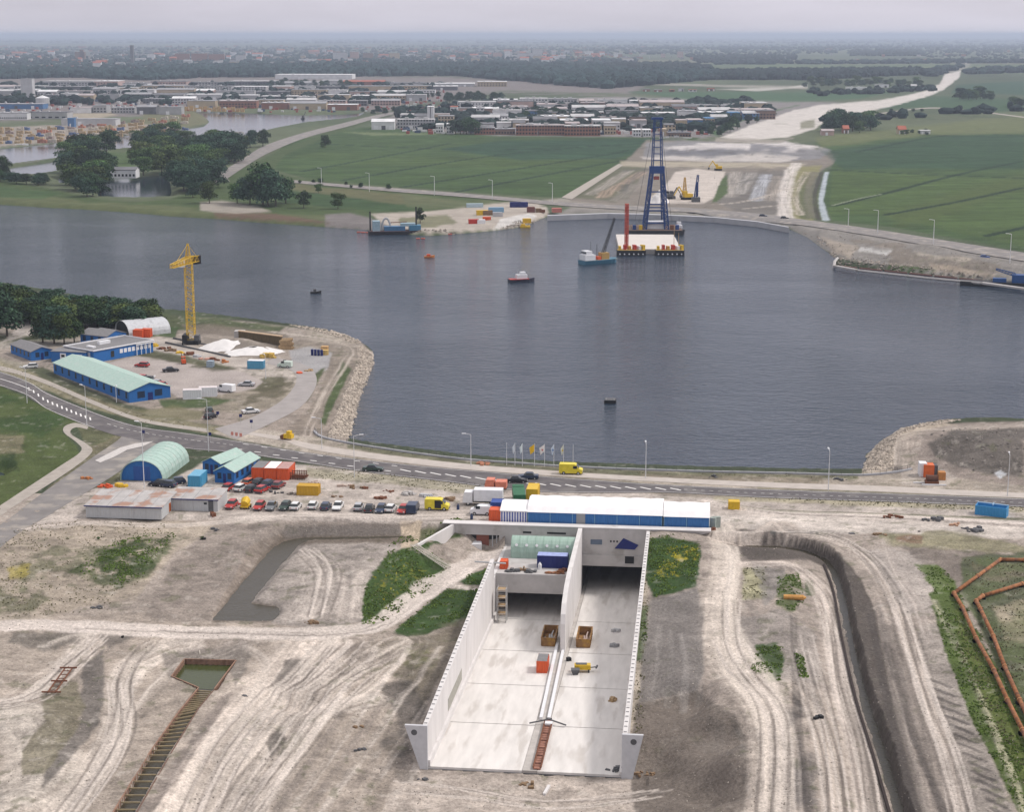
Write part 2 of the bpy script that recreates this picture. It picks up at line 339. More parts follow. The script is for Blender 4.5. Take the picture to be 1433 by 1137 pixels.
for i, P in enumerate(([(1030,240),(1022,275)],[(1052,242),(1035,270)],[(1072,244),(1058,280)],[(1090,246),(1078,280)])): track(P, 5, [(.33,.3,.27),(.3,.28,.26),(.36,.37,.4),(.26,.23,.2)][i], .8, .5, 50 + i)
paint([(1010,250),(1018,244),(1018,270),(1003,282),(996,284)], (.07,.1,.04), 1.5, 1.5)
paint([(1104,232),(1150,232),(1135,262),(1138,310),(1105,305),(1100,270)], (.2,.19,.09), 2, 2, 10, .9)
paint([(1118,262),(1142,258),(1160,308),(1120,305)], (.1,.125,.05), 2, 2, 10, .7)
track([(1100,306),(1098,275),(1105,245),(1115,228)], 5, (.5,.46,.43), .95, .3, 61)
track([(1135,305),(1130,275),(1140,240)], 4, (.13,.12,.1), .8, .3, 62)
track([(1146,308),(1140,275),(1150,240)], 1.6, (.05,.045,.04), .9, .4, 64)
track([(1127,306),(1120,275),(1128,245)], 3, (.09,.1,.05), .8, .5, 65)
track([(1156,308),(1150,280),(1158,240)], 2.2, (.36,.4,.44), .95, .1, 63)
# right polder
paint([(1140,200),(1180,190),(1200,196),(1300,185),(1433,185),(2600,180),(2600,460),(1433,352),(1330,332),(1250,318),(1165,308),(1152,280),(1160,240),(1175,215)], FIELD, 1.5, 1, 25)
paint([(1165,238),(1280,243),(1433,252),(2600,300),(2600,460),(1433,345),(1230,300),(1160,300)], (.062,.096,.03), 1.5, 1, 25, .75)
paint([(1240,300),(1433,240),(1433,262),(1330,300),(1260,318)], (.07,.09,.03), 8, 4, 40, .5)
paint([(1150,212),(1200,205),(1330,188),(1433,188),(1433,236),(1180,236)], TEAL, 3, 2, 25, .6)
for P in ([(1162,237),(1300,244),(1433,249),(1700,262)],[(1165,288),(1240,270),(1340,244),(1433,225)],[(1240,300),(1340,282),(1433,262)],[(1380,330),(1433,318),(1560,290)],[(1200,212),(1330,188),(1433,190)],[(1400,186),(1250,186)]):
    track(P, 2.6, (.016,.032,.018), .95, .15, soft=.7)
track([(1165,287),(1200,278),(1235,271)], 1.2, (.22,.25,.17), .8, .2)
paint([(1140,192),(1433,160),(2000,150),(2000,186),(1433,186),(1300,188),(1200,200),(1150,206)], (.12,.135,.06), 3, 3, 30, .8)
paint([(1230,148),(1300,134),(1433,138),(1433,152),(1400,156),(1290,150),(1230,152)], (.04,.082,.04), 2, 2, 30, .9)
paint([(1340,118),(1433,112),(1433,132),(1330,130)], (.035,.075,.045), 2, 2, 30, .9)
paint([(880,128),(1130,128),(1250,128),(1200,138),(1100,142),(960,138)], (.05,.1,.05), 2, 2, 40, .9)
paint([(840,112),(1000,118),(1130,120),(1130,124),(900,118)], (.3,.28,.25), 1, 1, 40, .8)
paint([(1000,124),(1100,122),(1130,117),(1130,121),(1060,127)], (.42,.4,.37), 1, .5, 40, .9)
for v0, c in ((60,(.1,.12,.075)),(64,(.07,.1,.06)),(72,(.13,.145,.08)),(86,(.16,.15,.1)),(92,(.1,.14,.07)),(97,(.2,.21,.12)),(100,(.08,.11,.06))):
    paint([(860,v0-2),(1433,v0-3),(1700,v0),(1700,v0+3),(1100,v0+2),(860,v0+1)], c, 1.5, 3, 160, .7, seed=int(v0))
paint([(1180,100),(1250,99),(1250,103),(1180,103)], (.3,.32,.12), 1, .6, 60, .8)
# mowing and drainage lines of the fields
gr = (C[..., 1] > C[..., 0] * 1.45) & (PV > 180) & (PV < 360)
ln_ = fbm(GX * .12 + GY * .02, (GY - GX * .25) * .9, 5.0, 191, 2); C *= (1 + gr * .34 * ln_ + gr * .14 * fbm(GX, GY, 45, 192))[..., None]
paint([(1190,334),(1260,340),(1300,352),(1250,356),(1200,350)], (.2,.175,.15), 2, 5, 8, .9, spot=(6,.3,.1)); paint([(1205,346),(1250,350),(1240,356),(1200,352)], (.45,.44,.43), 1.5, 2, 8, .9)
paint([(1150,332),(1200,345),(1190,362),(1165,352)], (.3,.26,.22), 2, 3, 8); paint([(1250,352),(1330,358),(1400,370),(1400,384),(1300,378),(1240,372)], (.19,.165,.14), 2, 5, 8, .9)
paint([(1240,370),(1312,374),(1310,379),(1245,376)], (.06,.1,.03), 1.5, 1.5, 8, .9); paint([(1280,352),(1360,362),(1350,366),(1285,357)], (.36,.32,.27), 1.5, 2, 8, .8); paint([(1300,368),(1395,382),(1390,388),(1300,378)], (.3,.25,.2), 1.5, 3, 8, .8)
for i, P in enumerate(([(1120,300),(1112,270),(1130,240)],[(1010,232),(900,236),(870,240)],[(1110,262),(1050,280),(1000,286)],[(870,270),(885,250),(905,236)],[(1040,292),(1100,286)],[(1016,262),(1060,250),(1100,252)],[(950,204),(1030,206),(1120,214)],[(900,212),(980,216),(1080,220)])): track(P, 3, (.1,.095,.09) if i % 2 else (.36,.32,.28), .7, .8, 300 + i)
# the sand body of the new motorway
SANDW = (.5,.465,.435)
paint([(1008,192),(1050,175),(1110,154),(1150,146),(1230,140),(1290,128),(1316,116),(1322,103),(1345,98),(1342,108),(1322,124),(1300,134),(1240,150),(1200,158),(1160,166),(1140,180),(1100,192),(1040,196)], SANDW, 1.3, 1.5, 14)
paint([(1002,192),(1085,195),(1110,193),(1090,200),(1000,199)], (.3,.27,.24), 1.5, 2, 12, .8)
paint([(1120,170),(1140,166),(1140,178),(1120,180)], (.15,.15,.09), 2, 2, 10, .8)
track([(1060,172),(1140,174)], 4, (.25,.24,.2), .8, .4)
track([(1325,101),(1350,92),(1345,84),(1320,80),(1240,76)], 18, (.3,.27,.26), .6, .2)
paint([(1005,190),(1040,168),(1120,146),(1060,158),(990,186)], (.06,.11,.045), 1.5, 1.5, 15)
# yards of the far harbour
paint([(-200,182),(0,178),(130,172),(200,172),(250,176),(200,186),(100,196),(0,205),(-200,215)], (.25,.22,.19), 1.5, 2, 12)
paint([(95,160),(115,154),(150,152),(165,160),(130,168),(95,168)], (.3,.26,.2), 2, 2, 20)
paint([(200,150),(260,150),(290,162),(290,172),(250,180),(200,172)], (.13,.13,.075), 1.5, 2, 12)
# --- near shore, left: compound
paint([(-600,300),(0,400),(150,427),(215,440),(330,448),(400,456),(460,465),(505,478),(523,495),(515,530),(500,570),(486,618),(460,614),(400,610),(330,600),(200,580),(60,535),(0,512),(-600,400)], (.31,.27,.235), 2, 2, 10)
paint([(215,437),(330,448),(400,457),(390,466),(300,460),(220,462)], (.09,.115,.05), 2, 2, 8, .9)
paint([(220,455),(250,458),(245,475),(210,470)], (.06,.1,.035), 2, 2, 6, .9)
paint([(0,470),(60,465),(215,462),(220,480),(160,482),(110,470),(60,480),(0,482)], (.07,.09,.04), 2, 2, 8, .9)
paint([(28,455),(50,445),(55,462),(40,470),(10,478),(0,480)], (.42,.38,.35), 2, 1.5, 8)
paint([(0,478),(60,476),(160,478),(110,484),(0,488)], (.36,.33,.29), 2, 1.5, 8, .8)
paint([(182,470),(240,472),(320,498),(400,508),(440,520),(430,540),(372,535),(330,515),(260,505),(190,492),(176,480)], (.42,.38,.34), 2, 1.5, 8)
paint([(150,508),(190,498),(215,500),(300,512),(340,518),(372,533),(362,543),(300,553),(250,557),(238,548),(200,530)], (.385,.345,.31), 1.5, .8, 8)
paint([(186,486),(240,494),(330,515),(300,516),(215,502),(176,498)], (.1,.11,.055), 2, 2.5, 6, .85)
paint([(405,490),(430,486),(470,492),(462,515),(440,525),(408,512)], (.33,.32,.32), 2, 2, 8)
paint([(396,484),(420,476),(500,486),(505,505),(490,540),(470,575),(452,600),(440,610),(400,606),(440,560),(458,520),(462,498)], (.26,.225,.19), 2, 2.5, 7)
paint([(478,505),(492,515),(470,560),(455,595),(448,590),(460,555),(472,530)], (.07,.105,.035), 2, 2, 6, .9)
paint([(458,508),(447,530),(430,560),(422,556),(444,520)], (.09,.115,.045), 2, 2, 5, .9)
paint([(500,485),(524,493),(523,510),(510,545),(500,575),(484,618),(458,612),(470,580),(490,535),(503,505)], (.40,.35,.30), 1.2, 1, 3)
paint([(430,462),(480,470),(500,480),(480,482),(430,474)], (.36,.32,.27), 2, 2, 5, .9)
paint([(225,556),(330,548),(362,545),(380,536),(410,530),(420,540),(390,565),(340,580),(250,570)], (.28,.25,.2), 2, 3, 7, .9)
paint([(222,560),(290,556),(330,560),(280,572),(230,572)], (.065,.1,.035), 2, 2, 6, .9)
paint([(370,528),(395,525),(400,540),(370,548),(345,546)], (.12,.12,.065), 2, 3, 5, .8)
paint([(0,500),(70,520),(60,532),(90,548),(60,545),(0,522)], (.3,.28,.22), 2, 2, 8, .8)
paint([(60,512),(90,528),(180,566),(215,572),(200,578),(120,558),(60,532),(30,520)], (.075,.09,.045), 2, 2, 6, .85)
paint([(0,505),(40,520),(110,550),(200,580),(330,600),(320,610),(200,592),(100,562),(0,518)], DRY, 2, 2, 6, .8)
paint([(330,596),(440,612),(485,620),(560,632),(560,650),(440,636),(330,615),(300,606)], (.42,.38,.33), 2, 2, 7)
# --- strip between the road and the basin
paint([(430,612),(560,632),(720,650),(960,661),(1210,665),(1280,656),(1500,650),(2600,660),(2600,740),(1433,705),(1000,700),(700,690),(560,670),(430,645)], (.34,.305,.26), 2, 1.5, 8)
paint([(486,620),(650,644),(800,655),(960,661),(1200,666),(1200,670),(960,667),(800,661),(650,651),(486,627)], (.13,.14,.08), 1.5, 1.5, 5, .8)
paint([(470,642),(600,656),(760,667),(900,675),(900,680),(760,672),(600,662),(470,648)], (.2,.195,.12), 1.5, 1.5, 5, .8)
paint([(900,664),(1150,668),(1150,676),(900,673)], (.23,.2,.15), 2, 2.5, 5, .7)
paint([(900,678),(1433,690),(1433,698),(900,682)], (.38,.345,.3), 1.5, 1)
paint([(1060,682),(1433,694),(1433,698),(1060,686)], (.2,.195,.12), 1.5, 2, 5, .6)
# right headland
paint([(1208,664),(1212,640),(1230,618),(1260,604),(1320,592),(1433,590),(2600,600),(2600,690),(1433,680),(1280,662)], (.27,.235,.21), 1.5, 1, 6)
paint([(1206,664),(1210,640),(1228,617),(1256,603),(1320,591),(1340,594),(1290,603),(1262,616),(1250,640),(1250,660)], (.40,.35,.29), 1.5, 1, 3)
paint([(1300,620),(1340,600),(1433,598),(1433,670),(1390,668),(1340,655),(1310,640)], (.13,.12,.11), 3, 5, 8, .85)
paint([(1250,660),(1251,640),(1262,618),(1274,614),(1262,640),(1262,662)], (.14,.125,.115), 1.5, 1, 4, .8)
track([(1270,650),(1268,630),(1290,612),(1350,600),(1433,596)], 3.5, (.36,.32,.28), .8, .6, 71)
paint([(1390,662),(1400,658),(1410,664),(1400,670)], (.45,.46,.48), 1, .5)
paint([(1262,660),(1300,650),(1345,668),(1310,684),(1262,680)], (.43,.39,.35), 2, 2, 5, .8)
# --- bottom-left meadow
paint([(-600,420),(0,540),(60,568),(125,594),(118,600),(92,596),(86,604),(108,624),(112,640),(60,676),(0,712),(-600,1000)], (.088,.115,.04), 1.5, 1.5, 8)
paint([(-100,540),(0,548),(100,590),(60,620),(20,600),(-100,600)], (.045,.085,.028), 3, 12, 10, .7, spot=(9,.3,.05))
paint([(-20,606),(30,612),(34,632),(-20,638)], (.23,.21,.14), 3, 4, 5, .8)
paint([(-20,640),(20,636),(26,656),(-20,656)], (.035,.06,.025), 3, 4, 5, .8)
paint([(108,598),(130,592),(158,600),(164,612),(130,632),(118,622)], (.14,.145,.08), 1.5, 2, 5)
paint([(124,628),(168,608),(180,600),(210,600),(170,640),(90,690),(40,720),(20,720),(60,690)], (.2,.18,.12), 1.5, 2, 5, .7)
# --- the yard with the halls
paint([(110,690),(170,672),(230,674),(300,640),(420,650),(560,664),(700,676),(900,690),(1000,700),(1433,712),(2600,745),(2600,760),(1433,750),(1000,745),(640,736),(400,728),(120,726),(60,735),(30,745)], (.43,.39,.355), 2, 2, 8)
paint([(430,655),(560,664),(700,680),(640,690),(560,680),(430,668)], (.3,.285,.2), 2, 3, 5, .7)
paint([(130,645),(170,640),(172,668),(150,684),(125,684)], (.16,.155,.09), 2, 2.5, 5, .8)
paint([(262,640),(330,640),(380,655),(300,640)], (.3,.27,.22), 2, 1)
paint([(1000,694),(1433,706),(1433,716),(1160,706),(1000,700)], (.36,.335,.24), 2, 1.5, 5, .8)
track([(1010,703),(1080,714),(1250,720),(1433,727)], 1.0, (.1,.115,.05), .85, .3, 77)
paint([(990,722),(1100,722),(1433,738),(1433,754),(1100,744),(990,742)], (.52,.48,.44), 2, 1.5, 8, .9)
# --- excavation, left half
paint([(20,745),(110,732),(230,730),(320,735),(250,770),(190,840),(120,850),(60,870),(-100,870),(-100,770)], (.36,.315,.26), 3, 4, 8)
for P, k in (([(20,790),(90,760),(160,762),(120,800),(30,820)], .5),([(100,800),(150,770),(200,752),(250,750),(210,800),(160,820),(120,815)], .75),([(-20,825),(60,830),(80,850),(0,868),(-40,860)], .55)):
    paint(P, (.08,.105,.04), 4, 10, 5, k, spot=(2.5,.25,.15))
paint([(130,782),(160,765),(205,755),(190,775),(216,790),(180,812),(150,808)], (.055,.085,.03), 3, 6, 4, .85, spot=(2,.25,.25))
paint([(10,795),(40,790),(40,806),(12,810)], (.33,.28,.06), 3, 3, 2, .7)
paint([(0,860),(560,850),(560,1137),(-60,1200),(-60,860)], (.37,.325,.28), 8, 6, 8, .8)
# moat with its banks
paint([(300,735),(420,730),(560,733),(572,752),(440,760),(410,775),(370,840),(375,870),(290,872),(200,865),(240,790)], (.27,.237,.21), 3, 3, 7, .85)
paint([(400,735),(560,738),(556,752),(430,752),(400,756)], (.175,.155,.14), 2, 2, 5, .8)
paint([(350,765),(400,742),(404,756),(370,790),(330,850),(306,866),(296,862)], (.25,.21,.175), 2, 1.5, 5, .6)
paint([(404,764),(440,757),(556,760),(560,790),(520,870),(440,880),(380,872),(384,852),(344,846)], (.335,.305,.28), 2, 2, 6, .9)
for i in range(9): track([(405+i*14,775+i*3),(430+i*10,820),(400+i*14,866)], 1.2, (.42,.38,.345), .6, .7, 90 + i)
paint([(430,775),(470,768),(510,790),(480,830),(440,820)], (.22,.2,.18), 3, 8, 4, .5, spot=(2,.3,0))
# grass banks and paths by the approach
paint([(548,775),(585,762),(640,745),(650,750),(585,770),(630,790),(626,800),(560,850),(520,876),(505,874),(512,830),(520,800)], (.06,.1,.03), 2, 4, 3)
paint([(580,740),(640,735),(650,742),(600,755),(576,758)], (.13,.14,.07), 2, 3, 3, .9)
paint([(520,820),(560,790),(600,800),(540,850)], YEL, 4, 6, 1.2, .35, spot=(.6,.15,-.28))
paint([(655,805),(682,795),(686,822),(650,818),(640,812)], (.05,.09,.028), 1.5, 1.5, 3)
paint([(625,822),(680,828),(655,868),(600,885),(575,890),(552,884)], (.055,.095,.03), 2, 3, 3)
paint([(520,900),(600,885),(660,865),(625,930),(590,1000),(560,960),(540,930)], (.22,.195,.15), 5, 5, 6, .85)
paint([(556,905),(600,900),(610,930),(575,940)], (.13,.14,.06), 5, 6, 3, .6, spot=(1.5,.3,0))
paint([(530,960),(575,950),(600,1000),(560,1015)], (.125,.115,.105), 4, 4, 5, .8)
paint([(530,1020),(565,1010),(580,1070),(540,1060)], (.14,.13,.12), 5, 6, 3, .8)
track([(610,822),(650,822),(684,829)], 0.7, (.5,.46,.42), .9, .1, 102, zp=-4)
paint([(560,728),(592,728),(584,766),(562,766)], (.5,.42,.32), 1.5, 1, 3, .9)
# long wheel-worn lanes of the lower left
L1 = (.48,.43,.385)
track([(440,895),(400,940),(340,1000),(290,1060),(240,1160)], 6.0, L1, .8, 1.0, 111, zp=-4, fine=.5)
track([(480,900),(430,960),(380,1040),(340,1160)], 5.5, L1, .75, 1.0, 112, zp=-4.4, fine=.5)
track([(260,895),(190,930),(170,960),(170,1010),(140,1070),(70,1160)], 3.2, (.5,.455,.41), .9, .7, 113, zp=-3)
track([(120,890),(105,920),(60,950),(0,990)], 3, L1, .8, .7, 114, zp=-2.5)
track([(560,900),(500,930),(450,970),(400,1040)], 4.0, L1, .7, 1.0, 115, zp=-4)
track([(-50,1010),(20,1000),(60,1060),(40,1100),(-50,1140)], 5.5, (.52,.48,.43), .85, .3, 116, zp=-2.4)
track([(330,1160),(360,1080),(420,1010),(520,980)], 3.5, (.44,.4,.36), .7, 1.0, 117, zp=-4.6)
track([(240,960),(280,930),(330,900)], 3, (.4,.36,.33), .7, .8, 118, zp=-3.5)
for i in range(14):
    a0 = 380 + i * 22; track([(a0 + 60, 905), (a0 - 10, 1000), (a0 - 120, 1160)], .8, (.22,.195,.175) if i % 2 else (.5,.46,.42), .6, .8, 130 + i, zp=-4.4)
paint([(400,925),(435,922),(436,940),(405,958),(378,962),(392,940)], (.15,.137,.125), 2.5, 2.5, 3, .9)
paint([(370,1040),(392,1020),(402,1038),(380,1060)], (.13,.12,.11), 3, 3, 3, .85)
paint([(20,885),(110,886),(112,900),(60,910),(10,900)], (.19,.175,.155), 3, 4, 4, .8)
paint([(140,890),(190,886),(150,915)], (.17,.155,.14), 3, 4, 4, .8)
paint([(115,925),(145,910),(148,960),(140,1010),(110,1050),(60,1100),(70,1060),(112,1010)], (.17,.157,.145), 3, 4, 5, .85)
paint([(55,960),(110,950),(118,990),(104,1030),(60,1085),(32,1085),(30,1050),(60,1010)], (.2,.185,.13), 3, 4, 4, .8)
paint([(225,915),(345,902),(352,920),(330,960),(316,925),(250,922),(238,955)], (.21,.19,.17), 3, 2, 4, .8)
paint([(185,960),(235,948),(275,952),(280,965),(160,1137),(110,1137),(180,1040)], (.33,.29,.25), 3, 3, 4, .8)
paint([(310,975),(330,965),(250,1090),(210,1137),(190,1137)], (.24,.21,.19), 3, 2, 4, .7)
for P in (([(480,1000),(560,1020),(600,1080),(520,1137),(420,1137)]),): paint(P, (.3,.262,.222), 10, 12, 6, .6, spot=(3,.4,0))
paint([(560,1085),(880,1092),(900,1137),(890,1200),(500,1200)], (.46,.41,.365), 4, 4, 5, .8)
paint([(552,1082),(582,1080),(585,1096),(560,1096)], (.2,.18,.16), 3, 2, 3, .8)
# --- excavation, right half
paint([(900,745),(985,742),(1060,742),(1100,790),(1170,850),(1260,1160),(890,1160)], (.33,.29,.257), 4, 5, 8, .8)
paint([(896,752),(915,752),(904,860),(896,1000),(880,1030)], (.4,.36,.30), 2, 1.5, 3)
paint([(904,756),(940,752),(975,760),(981,775),(974,820),(914,838),(904,810)], (.05,.09,.028), 2, 2.5, 3)
paint([(930,770),(978,766),(975,784),(945,790)], YEL, 3, 4, 1.0, .75, spot=(1.0,.15,-.05))
paint([(920,790),(950,782),(950,806),(915,812)], YEL, 3, 4, 1.0, .6, spot=(.8,.15,-.2))
paint([(892,850),(908,850),(905,925),(888,925)], (.07,.11,.035), 1.5, 3, 2, .85)
paint([(912,838),(976,822),(990,860),(984,940),(975,968),(894,985),(897,930),(908,880)], (.225,.21,.197), 2.5, 2, 6, .95)
paint([(890,985),(975,968),(1030,1000),(1048,1040),(1042,1160),(890,1160),(880,1060)], (.2,.178,.157), 2.5, 3, 6, .95)
for P in ([(930,1040),(950,1030),(955,1070),(915,1080)],[(985,1000),(1040,1020),(1040,1060),(1000,1060)],[(960,1030),(1010,1040),(990,1060)]): paint(P, (.17,.165,.155) if P[0][0] > 950 else (.33,.31,.28), 5, 6, 4, .6, spot=(2,.3,.1))
track([(1010,735),(1020,780),(1012,840),(1010,900),(1030,940),(1065,985),(1078,1040),(1075,1160)], 4.6, (.44,.395,.35), .95, .55, 141)
track([(1010,735),(1022,780),(1012,840),(1012,900),(1036,940),(1070,985),(1082,1040),(1080,1160)], 2.0, (.53,.48,.43), .7, 1.0, 142)
track([(1040,870),(1090,860),(1150,870),(1165,930),(1180,1000)], 1.6, (.44,.395,.35), .8, .8, 143)
track([(1045,790),(1110,792),(1145,830),(1160,880),(1175,960),(1200,1060),(1215,1160)], 2.2, (.45,.40,.36), .9, .6, 144)
track([(1020,762),(1035,780),(1080,790),(1130,800)], 1.2, (.2,.18,.165), .7, .8, 145)
track([(1045,830),(1060,880),(1040,905)], 1.0, (.2,.18,.165), .5, .8, 146)
paint([(1040,795),(1070,795),(1072,835),(1040,840)], (.33,.33,.19), 3, 4, 3, .7)
paint([(1088,808),(1118,800),(1126,836),(1110,855),(1086,850)], (.1,.13,.045), 3, 4, 3, .85, spot=(2,.3,.2))
paint([(1126,808),(1138,812),(1140,834),(1128,834)], (.07,.1,.035), 2, 2, 3, .85)
paint([(1052,790),(1100,796),(1090,830),(1070,850),(1066,820)], (.23,.22,.21), 3, 4, 3, .7)
paint([(1030,865),(1090,850),(1140,880),(1150,960),(1120,960),(1060,930),(1030,900)], (.29,.268,.25), 3, 6, 4, .7)
paint([(1060,905),(1085,900),(1096,915),(1092,950),(1078,955),(1060,935),(1050,933)], (.055,.095,.028), 2.5, 5, 2, .9)
paint([(1112,915),(1125,918),(1132,945),(1120,945)], (.055,.095,.028), 2.5, 4, 2, .85)
for P in ([(1110,950),(1140,945),(1150,1000),(1120,1000)],[(1105,1070),(1140,1060),(1145,1130),(1110,1130)],[(1090,990),(1120,1000),(1100,1020)]): paint(P, (.16,.15,.145), 4, 6, 3, .75)
track([(1120,960),(1150,1000),(1175,1160)], 3.4, (.36,.32,.28), .6, 1.0, 147)
# the big slope of the moat
paint([(1012,758),(1070,752),(1130,757),(1175,775),(1205,810),(1230,870),(1250,960),(1280,1060),(1310,1160),(1255,1160),(1225,1040),(1200,940),(1185,850),(1165,800),(1130,782),(1050,782)], (.115,.10,.088), 2, 2, 5, .95)
paint([(1225,840),(1260,870),(1285,930),(1310,1000),(1350,1080),(1380,1160),(1310,1160),(1280,1060),(1250,960),(1232,880)], (.225,.2,.18), 3, 4, 6, .9)
track([(1000,748),(1080,748),(1150,752),(1200,775),(1240,830),(1265,900),(1292,980),(1325,1180)], 2.2, (.36,.32,.285), .85, .8, 151)
track([(1040,742),(1110,747),(1180,758),(1240,800),(1260,850),(1280,905),(1290,930)], 1.0, (.14,.125,.115), .8, .6, 152)
paint([(1210,770),(1300,775),(1330,830),(1300,860),(1255,850),(1230,800)], (.36,.33,.305), 3, 6, 4, .85)
paint([(1260,765),(1380,765),(1400,775),(1340,825),(1310,800)], (.2,.175,.155), 3, 5, 5, .8)
paint([(1230,748),(1300,742),(1400,755),(1433,765),(1433,775),(1330,768),(1240,764)], (.25,.24,.15), 3, 4, 5, .8)
paint([(1250,750),(1292,750),(1290,760),(1255,758)], (.22,.14,.1), 2, 2, 3, .8)
paint([(1078,742),(1145,744),(1145,748),(1078,747)], (.13,.135,.13), 1.5, 1, 3, .9)
paint([(1285,870),(1320,880),(1350,960),(1390,1060),(1420,1160),(1370,1160),(1330,1040),(1290,940)], (.3,.275,.25), 3, 5, 4, .8)
for i in range(16): track([(1298 + i * 6.5, 950 + i * 13), (1330 + i * 6.0, 962 + i * 13)], .5, (.11,.1,.095), .8, .5, 160 + i, sm=0)
paint([(1280,790),(1310,790),(1338,815),(1334,832),(1310,830)], (.1,.15,.03), 2, 3, 3, .85)
paint([(1300,830),(1340,822),(1350,850),(1400,940),(1440,1010),(1470,1160),(1440,1160),(1370,1030),(1330,930)], (.085,.125,.03), 2, 3, 4, .95)
paint([(1340,850),(1380,930),(1433,1020),(1433,1100),(1380,1000),(1340,900)], (.13,.15,.04), 5, 6, 3, .5)
track([(1308,840),(1345,920),(1385,1010),(1420,1100),(1440,1160)], .8, (.42,.4,.3), .6, 1.0, 180)
paint([(1345,780),(1433,775),(1500,780),(1500,1060),(1433,1010),(1380,900),(1350,835)], (.11,.125,.07), 3, 4, 5, .85)
paint([(1390,850),(1440,835),(1440,900),(1410,900)], (.4,.35,.27), 4, 5, 3, .8)
paint([(1360,790),(1433,790),(1433,810),(1380,815)], (.2,.18,.13), 4, 5, 3, .7)
# fine soil variation and wet or weedy specks of the whole site
k = sstep(300, 400, PV) * np.where(C[..., 1] > C[..., 0] * 1.2, .7, 1.0)
s1 = fbm(GX, GY, 5, 61); s2 = fbm(GX, GY, 1.4, 62); s3 = fbm(GX * .6, GY, .75, 63, 3)
s4 = fbm(GX * .45 + 2 * fbm(GX, GY, 9, 66), GY, 1.7, 67, 4)
C *= (1 + k * (0.18 * s1 + 0.2 * s2 + 0.18 * s3 + 0.2 * s4))[..., None]
wd = sstep(.32, .5, fbm(GX, GY, 2.3, 71)) * k * .45; C = C * (1 - wd[..., None]) + lin((.13,.14,.08)) * wd[..., None]
dk = sstep(.25, .6, fbm(GX, GY, 3.1, 75)) * k * .35; C *= (1 - .5 * dk)[..., None]
lt = sstep(.3, .6, fbm(GX, GY, 1.9, 79)) * k * .35; C = C * (1 - lt[..., None]) + lin((.5,.47,.43)) * lt[..., None]
C *= (1 + (1 - k) * 0.12 * fbm(GX, GY, 12, 65))[..., None]

# darker tones of the dug slopes, and the muddy moat rim
MO_ = [(303,866),(317,849),(345,814),(387,765),(400,757),(425,752),(560,750),(576,753),(560,757),(440,757),(412,761),(385,792),(352,832),(346,844),(384,850),(385,858),(376,866)]
paint([(x_ + dx_, y_ + dy_) for (x_, y_), (dx_, dy_) in zip(MO_, [(-5,4),(-6,0),(-6,-3),(-6,-4),(-4,-5),(0,-3),(0,-3),(6,0),(0,3),(2,3),(3,3),(5,2),(5,0),(4,-2),(4,-2),(5,0),(3,4)])], (.15,.125,.10), 2.5, 1.5, 3, .8)
paint([(400,735),(560,737),(562,750),(430,751),(400,756),(392,745)], (.19,.172,.158), 2.5, 2, 5, .75)
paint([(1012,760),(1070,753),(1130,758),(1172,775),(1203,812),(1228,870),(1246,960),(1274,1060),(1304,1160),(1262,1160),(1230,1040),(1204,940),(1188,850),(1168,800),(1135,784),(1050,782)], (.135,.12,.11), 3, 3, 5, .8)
paint([(1230,870),(1262,880),(1285,930),(1310,1000),(1350,1090),(1380,1160),(1318,1160),(1285,1060),(1254,960)], (.2,.178,.162), 5, 5, 6, .6)
paint([(1160,850),(1176,852),(1196,940),(1222,1040),(1250,1160),(1215,1160),(1190,1040),(1170,930)], (.2,.178,.16), 4, 4, 5, .6)
paint([(908,842),(975,828),(985,870),(978,965),(896,982),(900,900)], (.215,.20,.19), 3, 2, 6, .6)
paint([(892,990),(965,975),(1020,1000),(1040,1045),(1036,1165),(900,1165),(884,1080)], (.2,.172,.15), 5, 4, 6, .6)
paint([(1345,782),(1433,778),(1500,780),(1500,1060),(1433,1010),(1380,900),(1348,835)], (.12,.155,.06), 3, 4, 4, .6, spot=(5,.4,.15))
# paved and graded places laid over the mottled soil
paint([(150,508),(190,498),(215,502),(300,514),(340,520),(368,534),(356,544),(300,553),(250,557),(238,548),(200,530)], (.385,.345,.325), 1.2, .8, 8)
paint([(182,474),(240,476),(322,500),(400,508),(395,514),(330,512),(255,496),(186,482)], (.42,.38,.345), 1.5, 1.5, 8, .8)
paint([(186,486),(215,492),(256,500),(334,518),(300,518),(215,502),(186,497)], (.1,.1,.06), 1.5, 2.5, 5, .8, spot=(4,.3,.15))
paint([(250,452),(330,456),(400,468),(410,482),(396,488),(330,470),(270,466)], (.2,.17,.14), 2, 2.5, 6, .8); paint([(282,470),(330,474),(392,490),(385,500),(330,500),(290,490)], (.24,.21,.18), 1.5, 1.5, 6, .8)
paint([(368,540),(395,526),(412,530),(408,545),(370,562),(340,568),(345,556)], (.13,.12,.08), 2, 3.5, 5, .75, spot=(4,.3,.2))
paint([(405,490),(432,484),(466,493),(460,512),(438,522),(410,511)], (.34,.335,.34), 1.5, 1.5, 8, .9)
paint([(185,575),(240,568),(285,575),(280,588),(220,586)], (.19,.185,.1), 2, 2, 5, .7); paint([(480,870),(500,880),(560,900)], (.3,.3,.3), 1, 1, 5, .1)
# worn lanes laid over the mottled soil
track([(-80,880),(60,875),(200,880),(350,886),(480,884),(540,868),(600,825),(650,795),(690,778)], 2.6, (.58,.53,.49), .97, .2, 101, zp=-3, soft=.75)

